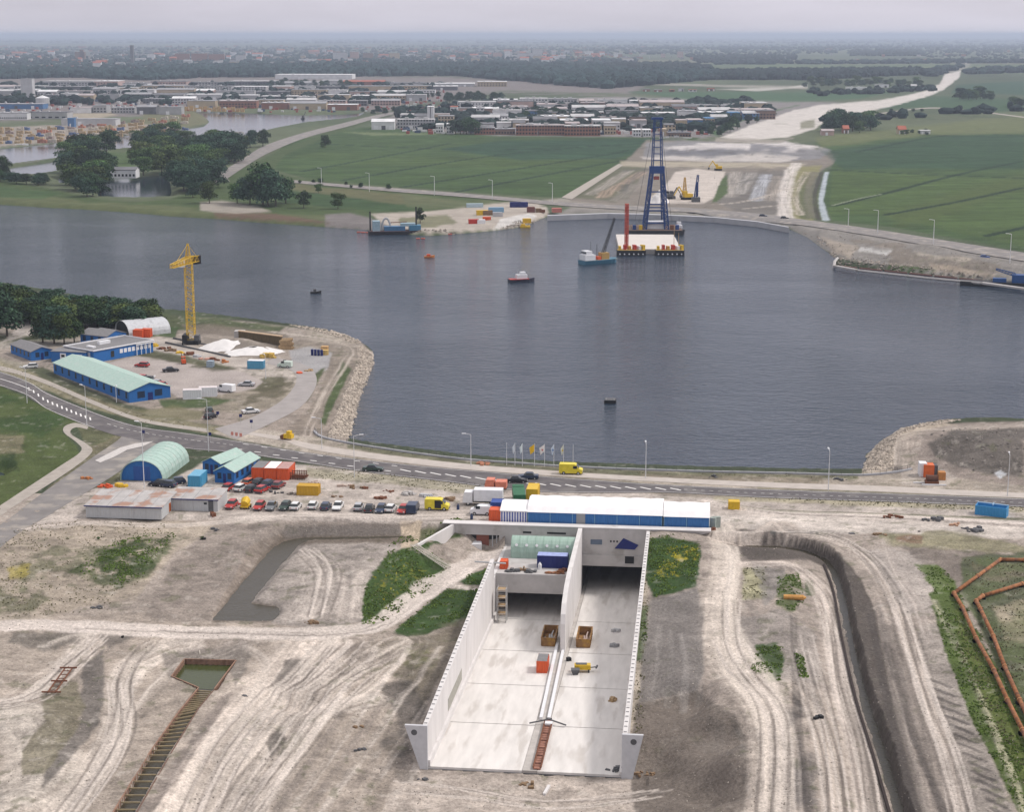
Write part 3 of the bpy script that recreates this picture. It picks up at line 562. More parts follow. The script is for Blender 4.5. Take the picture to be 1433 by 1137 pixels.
track([(560,895),(500,925),(440,975),(385,1040),(330,1110),(290,1180)], 3.2, (.47,.425,.38), .8, 1.0, 211, fine=.4)
track([(470,893),(420,935),(350,1000),(300,1060),(250,1180)], 2.8, (.45,.41,.37), .8, 1.0, 212, fine=.4)
track([(330,1180),(400,1080),(450,1010),(520,960),(560,915)], 1.4, (.5,.455,.41), .7, 1.0, 213, fine=.3)
track([(215,900),(185,925),(168,960),(170,1010),(140,1075),(60,1180)], 2.0, (.5,.455,.41), .85, .8, 214, fine=.35)
track([(60,905),(100,890),(180,884)], 1.2, (.46,.42,.38), .7, .8, 215)
track([(-40,985),(40,975),(90,930),(120,895)], 1.6, (.47,.43,.39), .8, .9, 216)
track([(60,1180),(130,1090),(190,1000),(250,930),(330,900),(420,892)], 1.3, (.46,.42,.38), .7, 1.0, 217)
track([(345,905),(372,930),(350,980),(330,1020)], 1.0, (.46,.42,.38), .7, 1.0, 218)
track([(1006,735),(1016,780),(1006,840),(1006,900),(1028,945),(1064,990),(1078,1050),(1074,1180)], 2.2, (.50,.455,.405), .85, 1.0, 219, fine=.4)
track([(1018,740),(1028,790),(1020,850),(1040,900),(1085,960),(1100,1040),(1096,1180)], 1.5, (.47,.43,.385), .7, 1.0, 220, fine=.4)
track([(1045,790),(1110,792),(1145,830),(1160,880),(1175,960),(1200,1060),(1215,1180)], 1.6, (.47,.42,.38), .85, 1.0, 221)
track([(1110,960),(1140,1000),(1160,1080),(1168,1180)], 1.6, (.42,.375,.33), .8, 1.0, 222)
track([(1000,748),(1080,747),(1150,751),(1205,775),(1245,830),(1268,900),(1292,980),(1322,1070),(1345,1180)], 1.5, (.42,.375,.335), .85, 1.0, 223)
track([(1240,755),(1255,800),(1285,850),(1300,900)], 1.0, (.4,.36,.33), .7, 1.0, 224)
track([(985,700),(1080,716),(1250,722),(1500,738)], 2.2, (.56,.51,.47), .8, .8, 225)
track([(30,742),(120,732),(250,735),(420,722),(560,722),(700,722)], 2.0, (.5,.455,.415), .7, .9, 226)
track([(1255,650),(1262,622),(1300,606),(1380,597),(1433,596)], 1.6, (.4,.36,.32), .8, 1.0, 227)
track([(430,610),(450,560),(475,520),(490,490),(450,474),(380,464)], 1.6, (.37,.33,.29), .8, 1.0, 228)
for i, (a_, b_) in enumerate((((1218,860),(1290,1160)),((1228,850),(1304,1160)),((1240,900),(1330,1160)),((1180,860),(1245,1160)),((1110,860),(1135,1160)))): track([a_, ((a_[0]+b_[0])/2-6, (a_[1]+b_[1])/2), b_], .7, (.3,.27,.245) if i % 2 else (.1,.09,.085), .75, .6, 230 + i)
for i in range(5): track([(905+i*16, 870+i*6), (900+i*20, 930), (890+i*22, 975)], .7, (.3,.285,.27), .4, .9, 240 + i)
rr_ = random.Random(21)
ROUTES = [([(560,900),(500,930),(440,980),(385,1045),(330,1115),(290,1180)], 34, -4), ([(470,895),(420,940),(350,1005),(300,1065),(250,1180)], 22, -4), ([(215,900),(185,925),(168,960),(170,1010),(140,1075),(60,1180)], 16, -3), ([(-40,880),(100,876),(250,881),(400,886),(490,882),(545,864)], 5, -3),
 ([(1006,735),(1016,780),(1006,840),(1006,900),(1028,945),(1064,990),(1078,1050),(1074,1180)], 22, 0), ([(1045,790),(1110,792),(1145,830),(1160,880),(1175,960),(1200,1060),(1215,1180)], 12, 0), ([(1000,748),(1080,747),(1150,751),(1205,775),(1245,830),(1268,900),(1292,980),(1322,1070),(1345,1180)], 9, 0), ([(1110,900),(1130,970),(1150,1060),(1160,1180)], 22, 0),
 ([(985,704),(1080,718),(1250,726),(1500,742)], 7, 0), ([(400,722),(520,724),(640,724)], 5, 0), ([(-40,990),(40,975),(90,930),(130,892)], 12, -2), ([(560,1100),(650,1110),(760,1125),(900,1110)], 14, -6), ([(420,770),(445,800),(430,860)], 20, -1.5)]
for ri, (P, sp_, z0) in enumerate(ROUTES):
    for j in range(6):
        ox = rr_.gauss(0, sp_*.55); oy = rr_.gauss(0, sp_*.25); ph = rr_.random()*6; i0 = rr_.randrange(0, max(1, len(P)-3)); cc_ = (.53,.485,.445) if j % 3 else (.17,.15,.135)
        Q = [(u+ox+5*math.sin(ph+k*1.3), v+oy+2*math.cos(ph+k)) for k, (u, v) in enumerate(P)][i0:]
        for off in (0, 1.9): track([(u + off*(v-47)/94.2, v) for u, v in Q], .26, cc_, .6, .5, 400+ri*20+j, fine=.5, soft=.4)
GZ += RUT * sstep(330, 300, GY) if False else RUT * (1 - sstep(330, 345, GY))
# muddy beds
C[GZ < -2.3 + 0 * GZ] *= 1.0
kk = (k * .9)[..., None]; lum = C.mean(-1, keepdims=True); C = C * (1 - kk) + kk * C * (lum / .34) ** .24 * .9
wk_ = sstep(380, 640, PV)[..., None] * (C[..., 1:2] < C[..., 0:1] * 1.02); C = C * (1 + wk_ * (np.array([1.015, .985, .97]) - 1))
C = np.clip(C, 0.01, .72)

nr, nc = sh
idx = np.arange(nr * nc).reshape(sh)
quads = np.stack([idx[:-1, :-1], idx[:-1, 1:], idx[1:, 1:], idx[1:, :-1]], -1).reshape(-1, 4)
LX, LY = tl(GX, GY)
cx = (LX[:-1, :-1] + LX[1:, 1:]).ravel() / 2; cy = (LY[:-1, :-1] + LY[1:, 1:]).ravel() / 2
quads = quads[~((cx > -.1) & (cx < 26.6) & (cy > 96.8) & (cy < 98.9))]
me = bpy.data.meshes.new('ground')
me.vertices.add(nr * nc); me.vertices.foreach_set('co', np.stack([GX, GY, GZ], -1).astype(np.float32).ravel())
me.loops.add(quads.size); me.loops.foreach_set('vertex_index', quads.astype(np.int32).ravel())
me.polygons.add(len(quads)); me.polygons.foreach_set('loop_start', np.arange(0, quads.size, 4, dtype=np.int32))
me.polygons.foreach_set('use_smooth', np.ones(len(quads), bool)); me.update(calc_edges=True)
ca = me.color_attributes.new('soil', 'FLOAT_COLOR', 'POINT')
ca.data.foreach_set('color', np.concatenate([C, np.ones(sh + (1,))], -1).astype(np.float32).ravel())
gm = bpy.data.materials.new('soil'); gm.use_nodes = True; N = gm.node_tree.nodes; Lk = gm.node_tree.links; b = N['Principled BSDF']
b.inputs['Roughness'].default_value = .95; b.inputs['Specular IOR Level'].default_value = .1
at = N.new('ShaderNodeAttribute'); at.attribute_name = 'soil'; tc = N.new('ShaderNodeTexCoord')
na = N.new('ShaderNodeTexNoise'); na.inputs['Scale'].default_value = 2.2; na.inputs['Detail'].default_value = 7; na.inputs['Roughness'].default_value = .7; Lk.new(tc.outputs['Object'], na.inputs['Vector'])
nb = N.new('ShaderNodeTexNoise'); nb.inputs['Scale'].default_value = .12; nb.inputs['Detail'].default_value = 7; Lk.new(tc.outputs['Object'], nb.inputs['Vector'])
mr = N.new('ShaderNodeMapRange'); mr.inputs['From Min'].default_value = .3; mr.inputs['From Max'].default_value = .7; mr.inputs['To Min'].default_value = .62; mr.inputs['To Max'].default_value = 1.36; Lk.new(na.outputs[0], mr.inputs[0])
mr2 = N.new('ShaderNodeMapRange'); mr2.inputs['From Min'].default_value = .3; mr2.inputs['From Max'].default_value = .7; mr2.inputs['To Min'].default_value = .86; mr2.inputs['To Max'].default_value = 1.14; Lk.new(nb.outputs[0], mr2.inputs[0])
mu = N.new('ShaderNodeMath'); mu.operation = 'MULTIPLY'; Lk.new(mr.outputs[0], mu.inputs[0]); Lk.new(mr2.outputs[0], mu.inputs[1])
hv = N.new('ShaderNodeHueSaturation'); Lk.new(at.outputs['Color'], hv.inputs['Color']); Lk.new(mu.outputs[0], hv.inputs['Value']); Lk.new(hv.outputs[0], b.inputs['Base Color'])
bp = N.new('ShaderNodeBump'); bp.inputs['Strength'].default_value = .55; bp.inputs['Distance'].default_value = .5; Lk.new(na.outputs[0], bp.inputs['Height']); Lk.new(bp.outputs[0], b.inputs['Normal'])
me.materials.append(gm); ground = bpy.data.objects.new('ground', me); col.objects.link(ground); tagk(ground, 'structure')

# ------------------------------------------------------------------ water
def water_mat(name, c, rough, wav, dist):
    m = bpy.data.materials.new(name); m.use_nodes = True; N = m.node_tree.nodes; Lk = m.node_tree.links; b = N['Principled BSDF']
    b.inputs['Base Color'].default_value = (*c, 1); b.inputs['Roughness'].default_value = rough; b.inputs['IOR'].default_value = 1.333
    tc = N.new('ShaderNodeTexCoord'); mp = N.new('ShaderNodeMapping'); mp.inputs['Scale'].default_value = (1, 1.7, 1); mp.inputs['Rotation'].default_value = (0, 0, .35); Lk.new(tc.outputs['Object'], mp.inputs[0])
    h = None
    for sc, wgt in ((1 / wav, 1.0), (2.7 / wav, .45), (.12 / wav, 1.3)):
        n = N.new('ShaderNodeTexNoise'); n.inputs['Scale'].default_value = sc; n.inputs['Detail'].default_value = 4; Lk.new(mp.outputs[0], n.inputs['Vector'])
        k = N.new('ShaderNodeMath'); k.operation = 'MULTIPLY'; k.inputs[1].default_value = wgt; Lk.new(n.outputs[0], k.inputs[0])
        if h is None: h = k.outputs[0]
        else:
            a = N.new('ShaderNodeMath'); Lk.new(h, a.inputs[0]); Lk.new(k.outputs[0], a.inputs[1]); h = a.outputs[0]
    big = N.new('ShaderNodeTexNoise'); big.inputs['Scale'].default_value = .008; big.inputs['Detail'].default_value = 5; big.inputs['Distortion'].default_value = .8; Lk.new(mp.outputs[0], big.inputs['Vector'])
    st = N.new('ShaderNodeMapRange'); st.inputs['From Min'].default_value = .35; st.inputs['From Max'].default_value = .65; st.inputs['To Min'].default_value = .55; st.inputs['To Max'].default_value = 1.0; Lk.new(big.outputs[0], st.inputs[0])
    bp = N.new('ShaderNodeBump'); bp.inputs['Distance'].default_value = dist; Lk.new(st.outputs[0], bp.inputs['Strength']); Lk.new(h, bp.inputs['Height']); Lk.new(bp.outputs[0], b.inputs['Normal'])
    return m
WM = water_mat('rippled_water', (.016, .029, .050), .1, 2.9, 1.0)
S = 9000
water = mesh_obj('water', [(-S, 340, WZ), (S, 340, WZ), (S, 8000, WZ), (-S, 8000, WZ)], [(0, 1, 2, 3)], WM); tagk(water, 'structure')
CALM = water_mat('calm_water', (.02, .03, .045), .1, 3.0, .07)
for i_, W_ in enumerate((CANAL_PX, CANAL2_PX, POND_PX, POND2_PX)):
    P_ = [g(u, v, WZ + .05) for u, v in W_]; o = mesh_obj(('harbour_water', 'canal_water', 'pond_water', 'pool_water')[i_], [(x, y, WZ + .05) for x, y in P_], [tuple(range(len(P_)))], CALM); tagk(o, 'structure')
POOLM = water_mat('muddy_water', (.05, .043, .028), .22, .8, .08)
GREENM = water_mat('algae_water', (.05, .06, .02), .08, .8, .03)
def pool(name, px, z, m):
    P = [g(u, v, z) for u, v in px]; o = mesh_obj(name, [(x, y, z) for x, y in P], [tuple(range(len(P)))], m); return tagk(o, 'structure')

# ------------------------------------------------------------------ roads and paths as sheets on the ground
def strip(name, A, B, m, lift=.05, n=8, kind='structure', drape=True, zc=0.0):
    A = smooth(A, n); B = smooth(B, n)
    k = 100
    def res(P):
        P = np.array(P); s = np.concatenate([[0], np.cumsum(np.hypot(*np.diff(P, axis=0).T))]); t = np.linspace(0, s[-1], k)
        return np.stack([np.interp(t, s, P[:, 0]), np.interp(t, s, P[:, 1])], 1)
    A = res(A); B = res(B); vs_ = []; fs = []; J = 5
    pts = [[g(*(A[i] * (1 - j / J) + B[i] * j / J), zc) for j in range(J + 1)] for i in range(k)]
    xy = np.array(pts).reshape(-1, 2); z = relief(xy[:, 0].copy(), xy[:, 1].copy()) if drape else np.full(len(xy), zc)
    vs_ = [(x, y, q + lift) for (x, y), q in zip(xy, z)]
    for i in range(k - 1):
        for j in range(J):
            a_ = i * (J + 1) + j; fs.append((a_, a_ + 1, a_ + J + 2, a_ + J + 1))
    o = mesh_obj(name, vs_, fs, m, None, True)
    if kind: tagk(o, kind)
    return o
ASPH = mat('asphalt', (.105, .095, .098), .85, var=.16, scale=.35, stain=((.15, .138, .135), .5))
ASPH2 = mat('old_asphalt', (.2, .185, .178), .9, var=.14, scale=.3, stain=((.3, .27, .24), .52))
PAVE = mat('path_paving', (.34, .305, .27), .9, var=.12, scale=.5)
WHITE = mat('road_paint', (.72, .7, .68), .7, var=.12, scale=3)
RU = [(-300,440),(0,520),(70,552),(150,584),(200,598),(260,606),(330,617),(420,632),(520,645),(620,655),(740,665),(860,674),(940,679),(1073,685),(1250,691),(1433,698),(1900,716),(2500,740)]
RL = [(-300,470),(0,540),(70,575),(150,606),(200,617),(260,628),(330,634),(420,647),(520,662),(620,674),(740,688),(860,690),(940,690),(1073,697),(1250,703),(1433,710),(1900,729),(2500,754)]
strip('main_road', RU, RL, ASPH, .06, 10)
strip('cycle_path', [(-100,505),(0,524),(70,545),(130,562),(200,583),(300,600),(330,606)], [(-100,512),(0,532),(70,553),(130,570),(200,590),(300,605),(330,611)], PAVE, .04) if False else None
strip('service_road', [(340,603),(400,612),(430,620),(520,634),(640,648),(760,658),(900,667),(1073,675),(1250,681),(1433,690),(1900,706)], [(340,607),(400,618),(430,628),(520,642),(640,656),(760,665),(900,673),(1073,682),(1250,689),(1433,697),(1900,713)], mat('concrete_road', (.43, .385, .35), .9, var=.1, scale=.4), .04)
strip('side_road', [(178,600),(165,616),(130,640),(60,690),(0,735),(-100,810)], [(230,622),(205,632),(160,665),(95,705),(20,752),(-60,815)], ASPH2, .05)
strip('footpath', [(124,596),(105,592),(90,597),(90,606),(108,620),(113,632),(80,655),(0,708),(-120,790)], [(122,601),(108,598),(99,602),(101,609),(122,622),(128,634),(90,664),(0,722),(-110,800)], PAVE, .05, 6)
strip('access_road', [(300,600),(350,585),(392,562),(412,540),(414,525),(400,515),(370,508)], [(330,615),(380,592),(420,570),(440,545),(442,525),(425,510),(385,500)], mat('worn_road', (.3, .275, .265), .9, var=.1, scale=.3), .05)
strip('verge_path', [(-100,497),(0,512),(60,530),(130,560),(200,586),(290,600)], [(-100,503),(0,518),(60,536),(130,566),(200,591),(290,605)], PAVE, .05)
# far shore roads
strip('shore_road', [(-10,0)] and [(411,252),(480,258),(560,264),(640,270),(720,277),(800,284),(900,289),(960,291),(1050,298),(1120,307),(1230,322),(1330,338),(1433,354),(1700,395)], [(411,256),(480,262),(560,269),(640,275),(720,282),(800,289),(900,295),(960,297),(1050,305),(1120,315),(1230,332),(1330,350),(1433,366),(1700,408)], ASPH2, .3)
strip('dyke_road', [(300,247),(340,222),(370,204),(420,187),(480,172),(520,162),(560,155),(640,146)], [(318,250),(348,230),(380,212),(430,192),(490,176),(525,166),(565,157),(645,148)], ASPH2, .3)
strip('dyke_lane', [(270,262),(300,247),(318,250)], [(276,268),(308,254),(322,254)], ASPH2, .32)
strip('polder_track', [(786,276),(830,250),(866,229)], [(800,279),(842,251),(872,231)], PAVE, .2)
strip('farm_lane', [(1230,158),(1300,150),(1360,154),(1433,163)], [(1230,159.3),(1300,151.3),(1360,155.3),(1433,164.5)], PAVE, .2)
# painted markings
def mark(A, B, m=None, lift=.075):        # a painted quad; A, B: pairs of pixel points
    return [(*g(*p), lift) for p in (A[0], A[1], B[1], B[0])]
class Marks:
    def __init__(s): s.v = []; s.f = []
    def line(s, a, b, w_, z=.075):
        p = Vector((*g(*a), z)); q = Vector((*g(*b), z)); n = (q - p).cross(Vector((0, 0, 1))).normalized() * w_ / 2
        k = len(s.v); s.v += [p - n, q - n, q + n, p + n]; s.f.append((k, k + 1, k + 2, k + 3))
    def build(s, name): o = mesh_obj(name, [tuple(x) for x in s.v], s.f, WHITE); return tagk(o, 'structure')
mk = Marks()
cen = smooth([((a[0] + b[0]) / 2, (a[1] + b[1]) / 2) for a, b in zip(RU, RL)], 10)
def along(P, t):
    i = max(j for j in range(len(P)) if P[j][0] <= t); p, q = P[i], P[min(i + 1, len(P) - 1)]; k = (t - p[0]) / max(q[0] - p[0], 1e-6); return (t, p[1] + (q[1] - p[1]) * k)
SU = smooth(RU, 10); SL = smooth(RL, 10)
for x in range(-60, 1500, 4):
    for S_, o_ in ((SU, 1.0), (SL, -1.0)):
        if S_ is SL and 130 < x < 225: continue
        a_ = along(S_, x); b_ = along(S_, x + 4.3); mk.line((a_[0], a_[1] + o_), (b_[0], b_[1] + o_), .14)
for x in range(560, 940, 21):              # hatching between the lanes
    a_ = along(cen, x); mk.line((x, a_[1] - 1.0), (x + 15, a_[1] + 2.2), .45)
for i in range(14):                        # block markings of the left bend
    x = 40 + i * 6.6; a_ = along(cen, x); mk.line((x, a_[1] - 2.0), (x + 1.0, a_[1] + 2.0), .36)
for x in range(-60, 42, 4): a_ = along(cen, x); b_ = along(cen, x + 4.3); mk.line(a_, b_, .3)
for x in range(150, 330, 9): a_ = along(cen, x); b_ = along(cen, x + 5); mk.line((a_[0], a_[1] - 2), (b_[0], b_[1] - 2), .16)
for x in range(330, 560, 26): a_ = along(cen, x); mk.line((x, a_[1] + 3), (x + 9, a_[1] + 4), .4); mk.line((x + 10, a_[1] - 4), (x + 18, a_[1] - 3), .3)
for x in range(945, 1480, 12): a_ = along(cen, x); b_ = along(cen, x + 5); mk.line(a_, b_, .14)
mk.build('road_markings')
isl = [(133,645),(150,636),(168,627),(190,621),(215,618),(200,625),(178,630),(160,640),(140,648)]
o = mesh_obj('traffic_island', [(*g(u, v), .12) for u, v in isl], [tuple(range(len(isl)))], mat('island_paving', (.5,.47,.45), .9)); tagk(o, 'structure')
# ------------------------------------------------------------------ building kit
class MB:
    def __init__(s): s.v = []; s.f = []
    def add(s, vs_, fs): k = len(s.v); s.v += [tuple(x) for x in vs_]; s.f += [tuple(i + k for i in f) for f in fs]; return s
    def box(s, x0, y0, z0, x1, y1, z1):
        return s.add([(x0,y0,z0),(x1,y0,z0),(x1,y1,z0),(x0,y1,z0),(x0,y0,z1),(x1,y0,z1),(x1,y1,z1),(x0,y1,z1)], [(0,3,2,1),(4,5,6,7),(0,1,5,4),(1,2,6,5),(2,3,7,6),(3,0,4,7)])
    def cbox(s, cx, cy, z0, sx_, sy_, h, rz=0):
        c, n = math.cos(rz), math.sin(rz); k = len(s.v); s.box(-sx_/2, -sy_/2, z0, sx_/2, sy_/2, z0 + h)
        s.v[k:] = [(cx + x*c - y*n, cy + x*n + y*c, z) for x, y, z in s.v[k:]]; return s
    def taper(s, cx, cy, z0, z1, a, b, a2, b2, dx=0, dy=0):
        return s.add([(cx-a,cy-b,z0),(cx+a,cy-b,z0),(cx+a,cy+b,z0),(cx-a,cy+b,z0),(cx+dx-a2,cy+dy-b2,z1),(cx+dx+a2,cy+dy-b2,z1),(cx+dx+a2,cy+dy+b2,z1),(cx+dx-a2,cy+dy+b2,z1)], [(0,3,2,1),(4,5,6,7),(0,1,5,4),(1,2,6,5),(2,3,7,6),(3,0,4,7)])
    def prism(s, poly, z0, z1):
        n = len(poly); return s.add([(x, y, z0) for x, y in poly] + [(x, y, z1) for x, y in poly], [tuple(range(n))[::-1], tuple(range(n, 2*n))] + [(i, (i+1) % n, n + (i+1) % n, n + i) for i in range(n)])
    def exy(s, prof, y0, y1):              # profile (x,z) pulled along y
        n = len(prof); return s.add([(x, y0, z) for x, z in prof] + [(x, y1, z) for x, z in prof], [tuple(range(n)), tuple(range(n, 2*n))[::-1]] + [(i, n + i, n + (i+1) % n, (i+1) % n) for i in range(n)])
    def exx(s, prof, x0, x1):              # profile (y,z) pulled along x
        n = len(prof); return s.add([(x0, y, z) for y, z in prof] + [(x1, y, z) for y, z in prof], [tuple(range(n))[::-1], tuple(range(n, 2*n))] + [(i, (i+1) % n, n + (i+1) % n, n + i) for i in range(n)])
    def tube(s, p, q, r, n=6, r2=None, caps=True):
        p = Vector(p); q = Vector(q); d_ = (q - p)
        if d_.length < 1e-6: return s
        d_.normalize(); a_ = d_.orthogonal().normalized(); b_ = d_.cross(a_); r2 = r if r2 is None else r2; vs_ = []
        for c_, rr in ((p, r), (q, r2)):
            for i in range(n): t = 2*math.pi*i/n; vs_.append(c_ + a_*(math.cos(t)*rr) + b_*(math.sin(t)*rr))
        fs = [(i, (i+1) % n, n + (i+1) % n, n + i) for i in range(n)]
        if caps: fs += [tuple(range(n))[::-1], tuple(range(n, 2*n))]
        return s.add(vs_, fs)
    def beam(s, p, q, w_, n=4): return s.tube(p, q, w_ * .7, n)
    def path(s, pts, r, n=6):
        for a_, b_ in zip(pts[:-1], pts[1:]): s.tube(a_, b_, r, n)
        return s
    def build(s, name, m, parent=None, smooth_=False): return mesh_obj(name, s.v, s.f, m, parent, smooth_)
def thing(name, label, cat, loc=(0, 0, 0), rz=0.0, group=None):
    o = bpy.data.objects.new(name, None); o.empty_display_size = .5; col.objects.link(o); o.location = loc; o.rotation_euler = (0, 0, rz)
    o['label'] = label; o['category'] = cat
    if group: o['group'] = group
    return o
def tag(o, label, cat, group=None):
    o['label'] = label; o['category'] = cat
    if group: o['group'] = group
    return o
def copy_tree(o, loc=None, rz=None, label=None, group=None, scale=None):
    c = o.copy(); col.objects.link(c)
    for ch in o.children:
        k = ch.copy(); col.objects.link(k); k.parent = c
        for g2 in ch.children:
            q = g2.copy(); col.objects.link(q); q.parent = k
    if loc is not None: c.location = loc
    if rz is not None: c.rotation_euler = (0, 0, rz)
    if scale is not None: c.scale = (scale,) * 3 if not isinstance(scale, tuple) else scale
    if label: c['label'] = label
    if group: c['group'] = group
    return c
def fr(A, B, z=0.0):
    p = Vector((*g(*A, z), z)); q = Vector((*g(*B, z), z)); d_ = q - p
    return p, math.atan2(d_.y, d_.x), d_.length
ORD = 'first second third fourth fifth sixth seventh eighth ninth tenth eleventh twelfth thirteenth fourteenth fifteenth sixteenth seventeenth eighteenth nineteenth twentieth'.split()
BLUE = mat('blue_sheet', (.018,.125,.37), .55, var=.12, stretch=(6,6,.6)); NAVY = mat('navy', (.012,.02,.12), .5); GRN = mat('pale_green_roof', (.34,.46,.41), .6, var=.08, stain=((.4,.47,.43), .55))
GRN2 = mat('green_roof', (.26,.38,.31), .6, var=.1); GREYR = mat('grey_felt_roof', (.19,.185,.19), .9, var=.12); WHT = mat('white_sheet', (.70,.70,.72), .5, var=.06)
CONCM = mat('concrete', (.43,.41,.40), .85, var=.1, scale=.5, stain=((.33,.31,.29), .56), bump=.1); CONCF = mat('concrete_floor', (.63,.60,.575), .85, var=.09, scale=.7, stain=((.50,.465,.435), .54), bump=.15, stretch=(1.3,.22,1))
CONCW = mat('pale_concrete', (.62,.595,.585), .8, var=.08, scale=.4, stain=((.46,.43,.41), .6), stretch=(1,1,.3))
BLACK = mat('black', (.015,.015,.017), .6); GLASS = mat('dark_glass', (.02,.025,.03), .12, spec=.6); STEEL = mat('galvanised_steel', (.5,.5,.5), .45, .4)
LAMPP = mat('lamp_post_white', (.62,.62,.63), .5); RED = mat('red_paint', (.45,.035,.02), .4); ORG = mat('orange_paint', (.62,.095,.025), .5, var=.15, stretch=(5,5,.6)); YLW = mat('yellow_paint', (.62,.40,.02), .45, var=.1)
YVAN = mat('van_yellow', (.68,.56,.04), .35); RUST = mat('rust', (.16,.065,.035), .9, var=.3, scale=3); WOOD = mat('timber', (.36,.25,.14), .85, var=.25, scale=3); TYRE = mat('tyre', (.02,.02,.02), .85)
RUSTP = mat('rusty_pipe', (.27,.11,.045), .8, var=.35, scale=1.4, stain=((.16,.07,.04), .52)); DKBLUE = mat('dark_blue_tarp', (.012,.02,.13), .5); CYAN = mat('blue_container', (.04,.24,.48), .5, var=.12, stretch=(5,5,.5))
CRANEB = mat('crane_blue', (.012,.05,.19), .5); BRICKM = mat('brick', (.27,.12,.08), .9, var=.2, scale=.6); LGREY = mat('light_grey_wall', (.42,.42,.43), .8, var=.1, scale=.2); MGREY = mat('mid_grey_roof', (.27,.27,.28), .9, var=.15, scale=.1)
DGREY = mat('dark_grey', (.1,.1,.105), .8, var=.15); TANW = mat('tan_wall', (.42,.33,.22), .85, var=.12); REDR = mat('red_roof', (.36,.1,.06), .85, var=.18, scale=.3); CORR = mat('corrugated_grey', (.45,.46,.47), .5, var=.12, stretch=(7,7,.4), stain=((.38,.36,.33), .6))
RUSTROOF = mat('rusty_corrugated', (.40,.38,.37), .7, var=.15, scale=.5, stain=((.33,.2,.15), .5)); BRN = mat('brown_sheet', (.2,.13,.075), .8, var=.2)
BARK = mat('bark', (.09,.07,.05), .95, var=.2)
def lamp_bulb(): pass

def windows(parent, mlist, m=None, name='window'):
    m = m or mat('blue_tinted_glass', (.02,.035,.07), .2)
    """mlist: boxes (x0,y0,z0,x1,y1,z1), each window a part of its own"""
    for bx in mlist: MB().box(*bx).build(name, m or GLASS, parent)
def hut(A, B, depth, h, ridge, name, label, cat='hut', wall=None, roof=None, along='x', wins=True, z=0.0, over=.25, door=True, group=None, spacing=2.6, rz_=None, Lm=None):
    p, rz, L = fr(A, B, z); L = Lm or L; rz = rz if rz_ is None else rz_
    t = thing(name, label, cat, p, rz, group)
    w_ = MB()
    if along == 'x':
        w_.exx([(0,0),(depth,0),(depth,h),(depth/2,h+ridge),(0,h)], 0, L)
        r_ = MB()
        for s_ in (0, 1):
            y0, y1 = (-over, depth/2) if s_ == 0 else (depth + over, depth/2)
            z0 = h - ridge*over/(depth/2)
            r_.add([(-over,y0,z0+.02),(L+over,y0,z0+.02),(L+over,y1,h+ridge+.02),(-over,y1,h+ridge+.02),(-over,y0,z0+.16),(L+over,y0,z0+.16),(L+over,y1,h+ridge+.16),(-over,y1,h+ridge+.16)], [(0,3,2,1),(4,5,6,7),(0,1,5,4),(1,2,6,5),(2,3,7,6),(3,0,4,7)])
        side = [(x, -.03, .9, x+1.1, .02, h-.35) for x in np.arange(1.0, L-1.3, spacing)]
        ends = [(L-.02, depth*.2, .9, L+.03, depth*.38, h-.3), (L-.02, depth*.62, .9, L+.03, depth*.8, h-.3)]
        dr = (L-.02, depth*.45, 0, L+.04, depth*.57, 2.05)
    else:
        w_.exy([(0,0),(L,0),(L,h),(L/2,h+ridge),(0,h)], 0, depth)
        r_ = MB()
        for s_ in (0, 1):
            x0, x1 = (-over, L/2) if s_ == 0 else (L + over, L/2); z0 = h - ridge*over/(L/2)
            r_.add([(x0,-over,z0+.02),(x0,depth+over,z0+.02),(x1,depth+over,h+ridge+.02),(x1,-over,h+ridge+.02),(x0,-over,z0+.16),(x0,depth+over,z0+.16),(x1,depth+over,h+ridge+.16),(x1,-over,h+ridge+.16)], [(0,3,2,1),(4,5,6,7),(0,1,5,4),(1,2,6,5),(2,3,7,6),(3,0,4,7)])
        side = [(L-.02, y, .9, L+.03, y+1.1, h-.35) for y in np.arange(1.0, depth-1.3, spacing)]
        ends = [(L*.14, -.03, .9, L*.34, .02, h-.3), (L*.66, -.03, .9, L*.86, .02, h-.3)]
        dr = (L*.43, -.04, 0, L*.57, .02, 2.05)
    w_.build('wall', wall or BLUE, t); r_.build('roof', roof or GRN, t)
    if wins: windows(t, side + ends)
    if door: MB().box(*dr).build('door', NAVY, t)
    return t
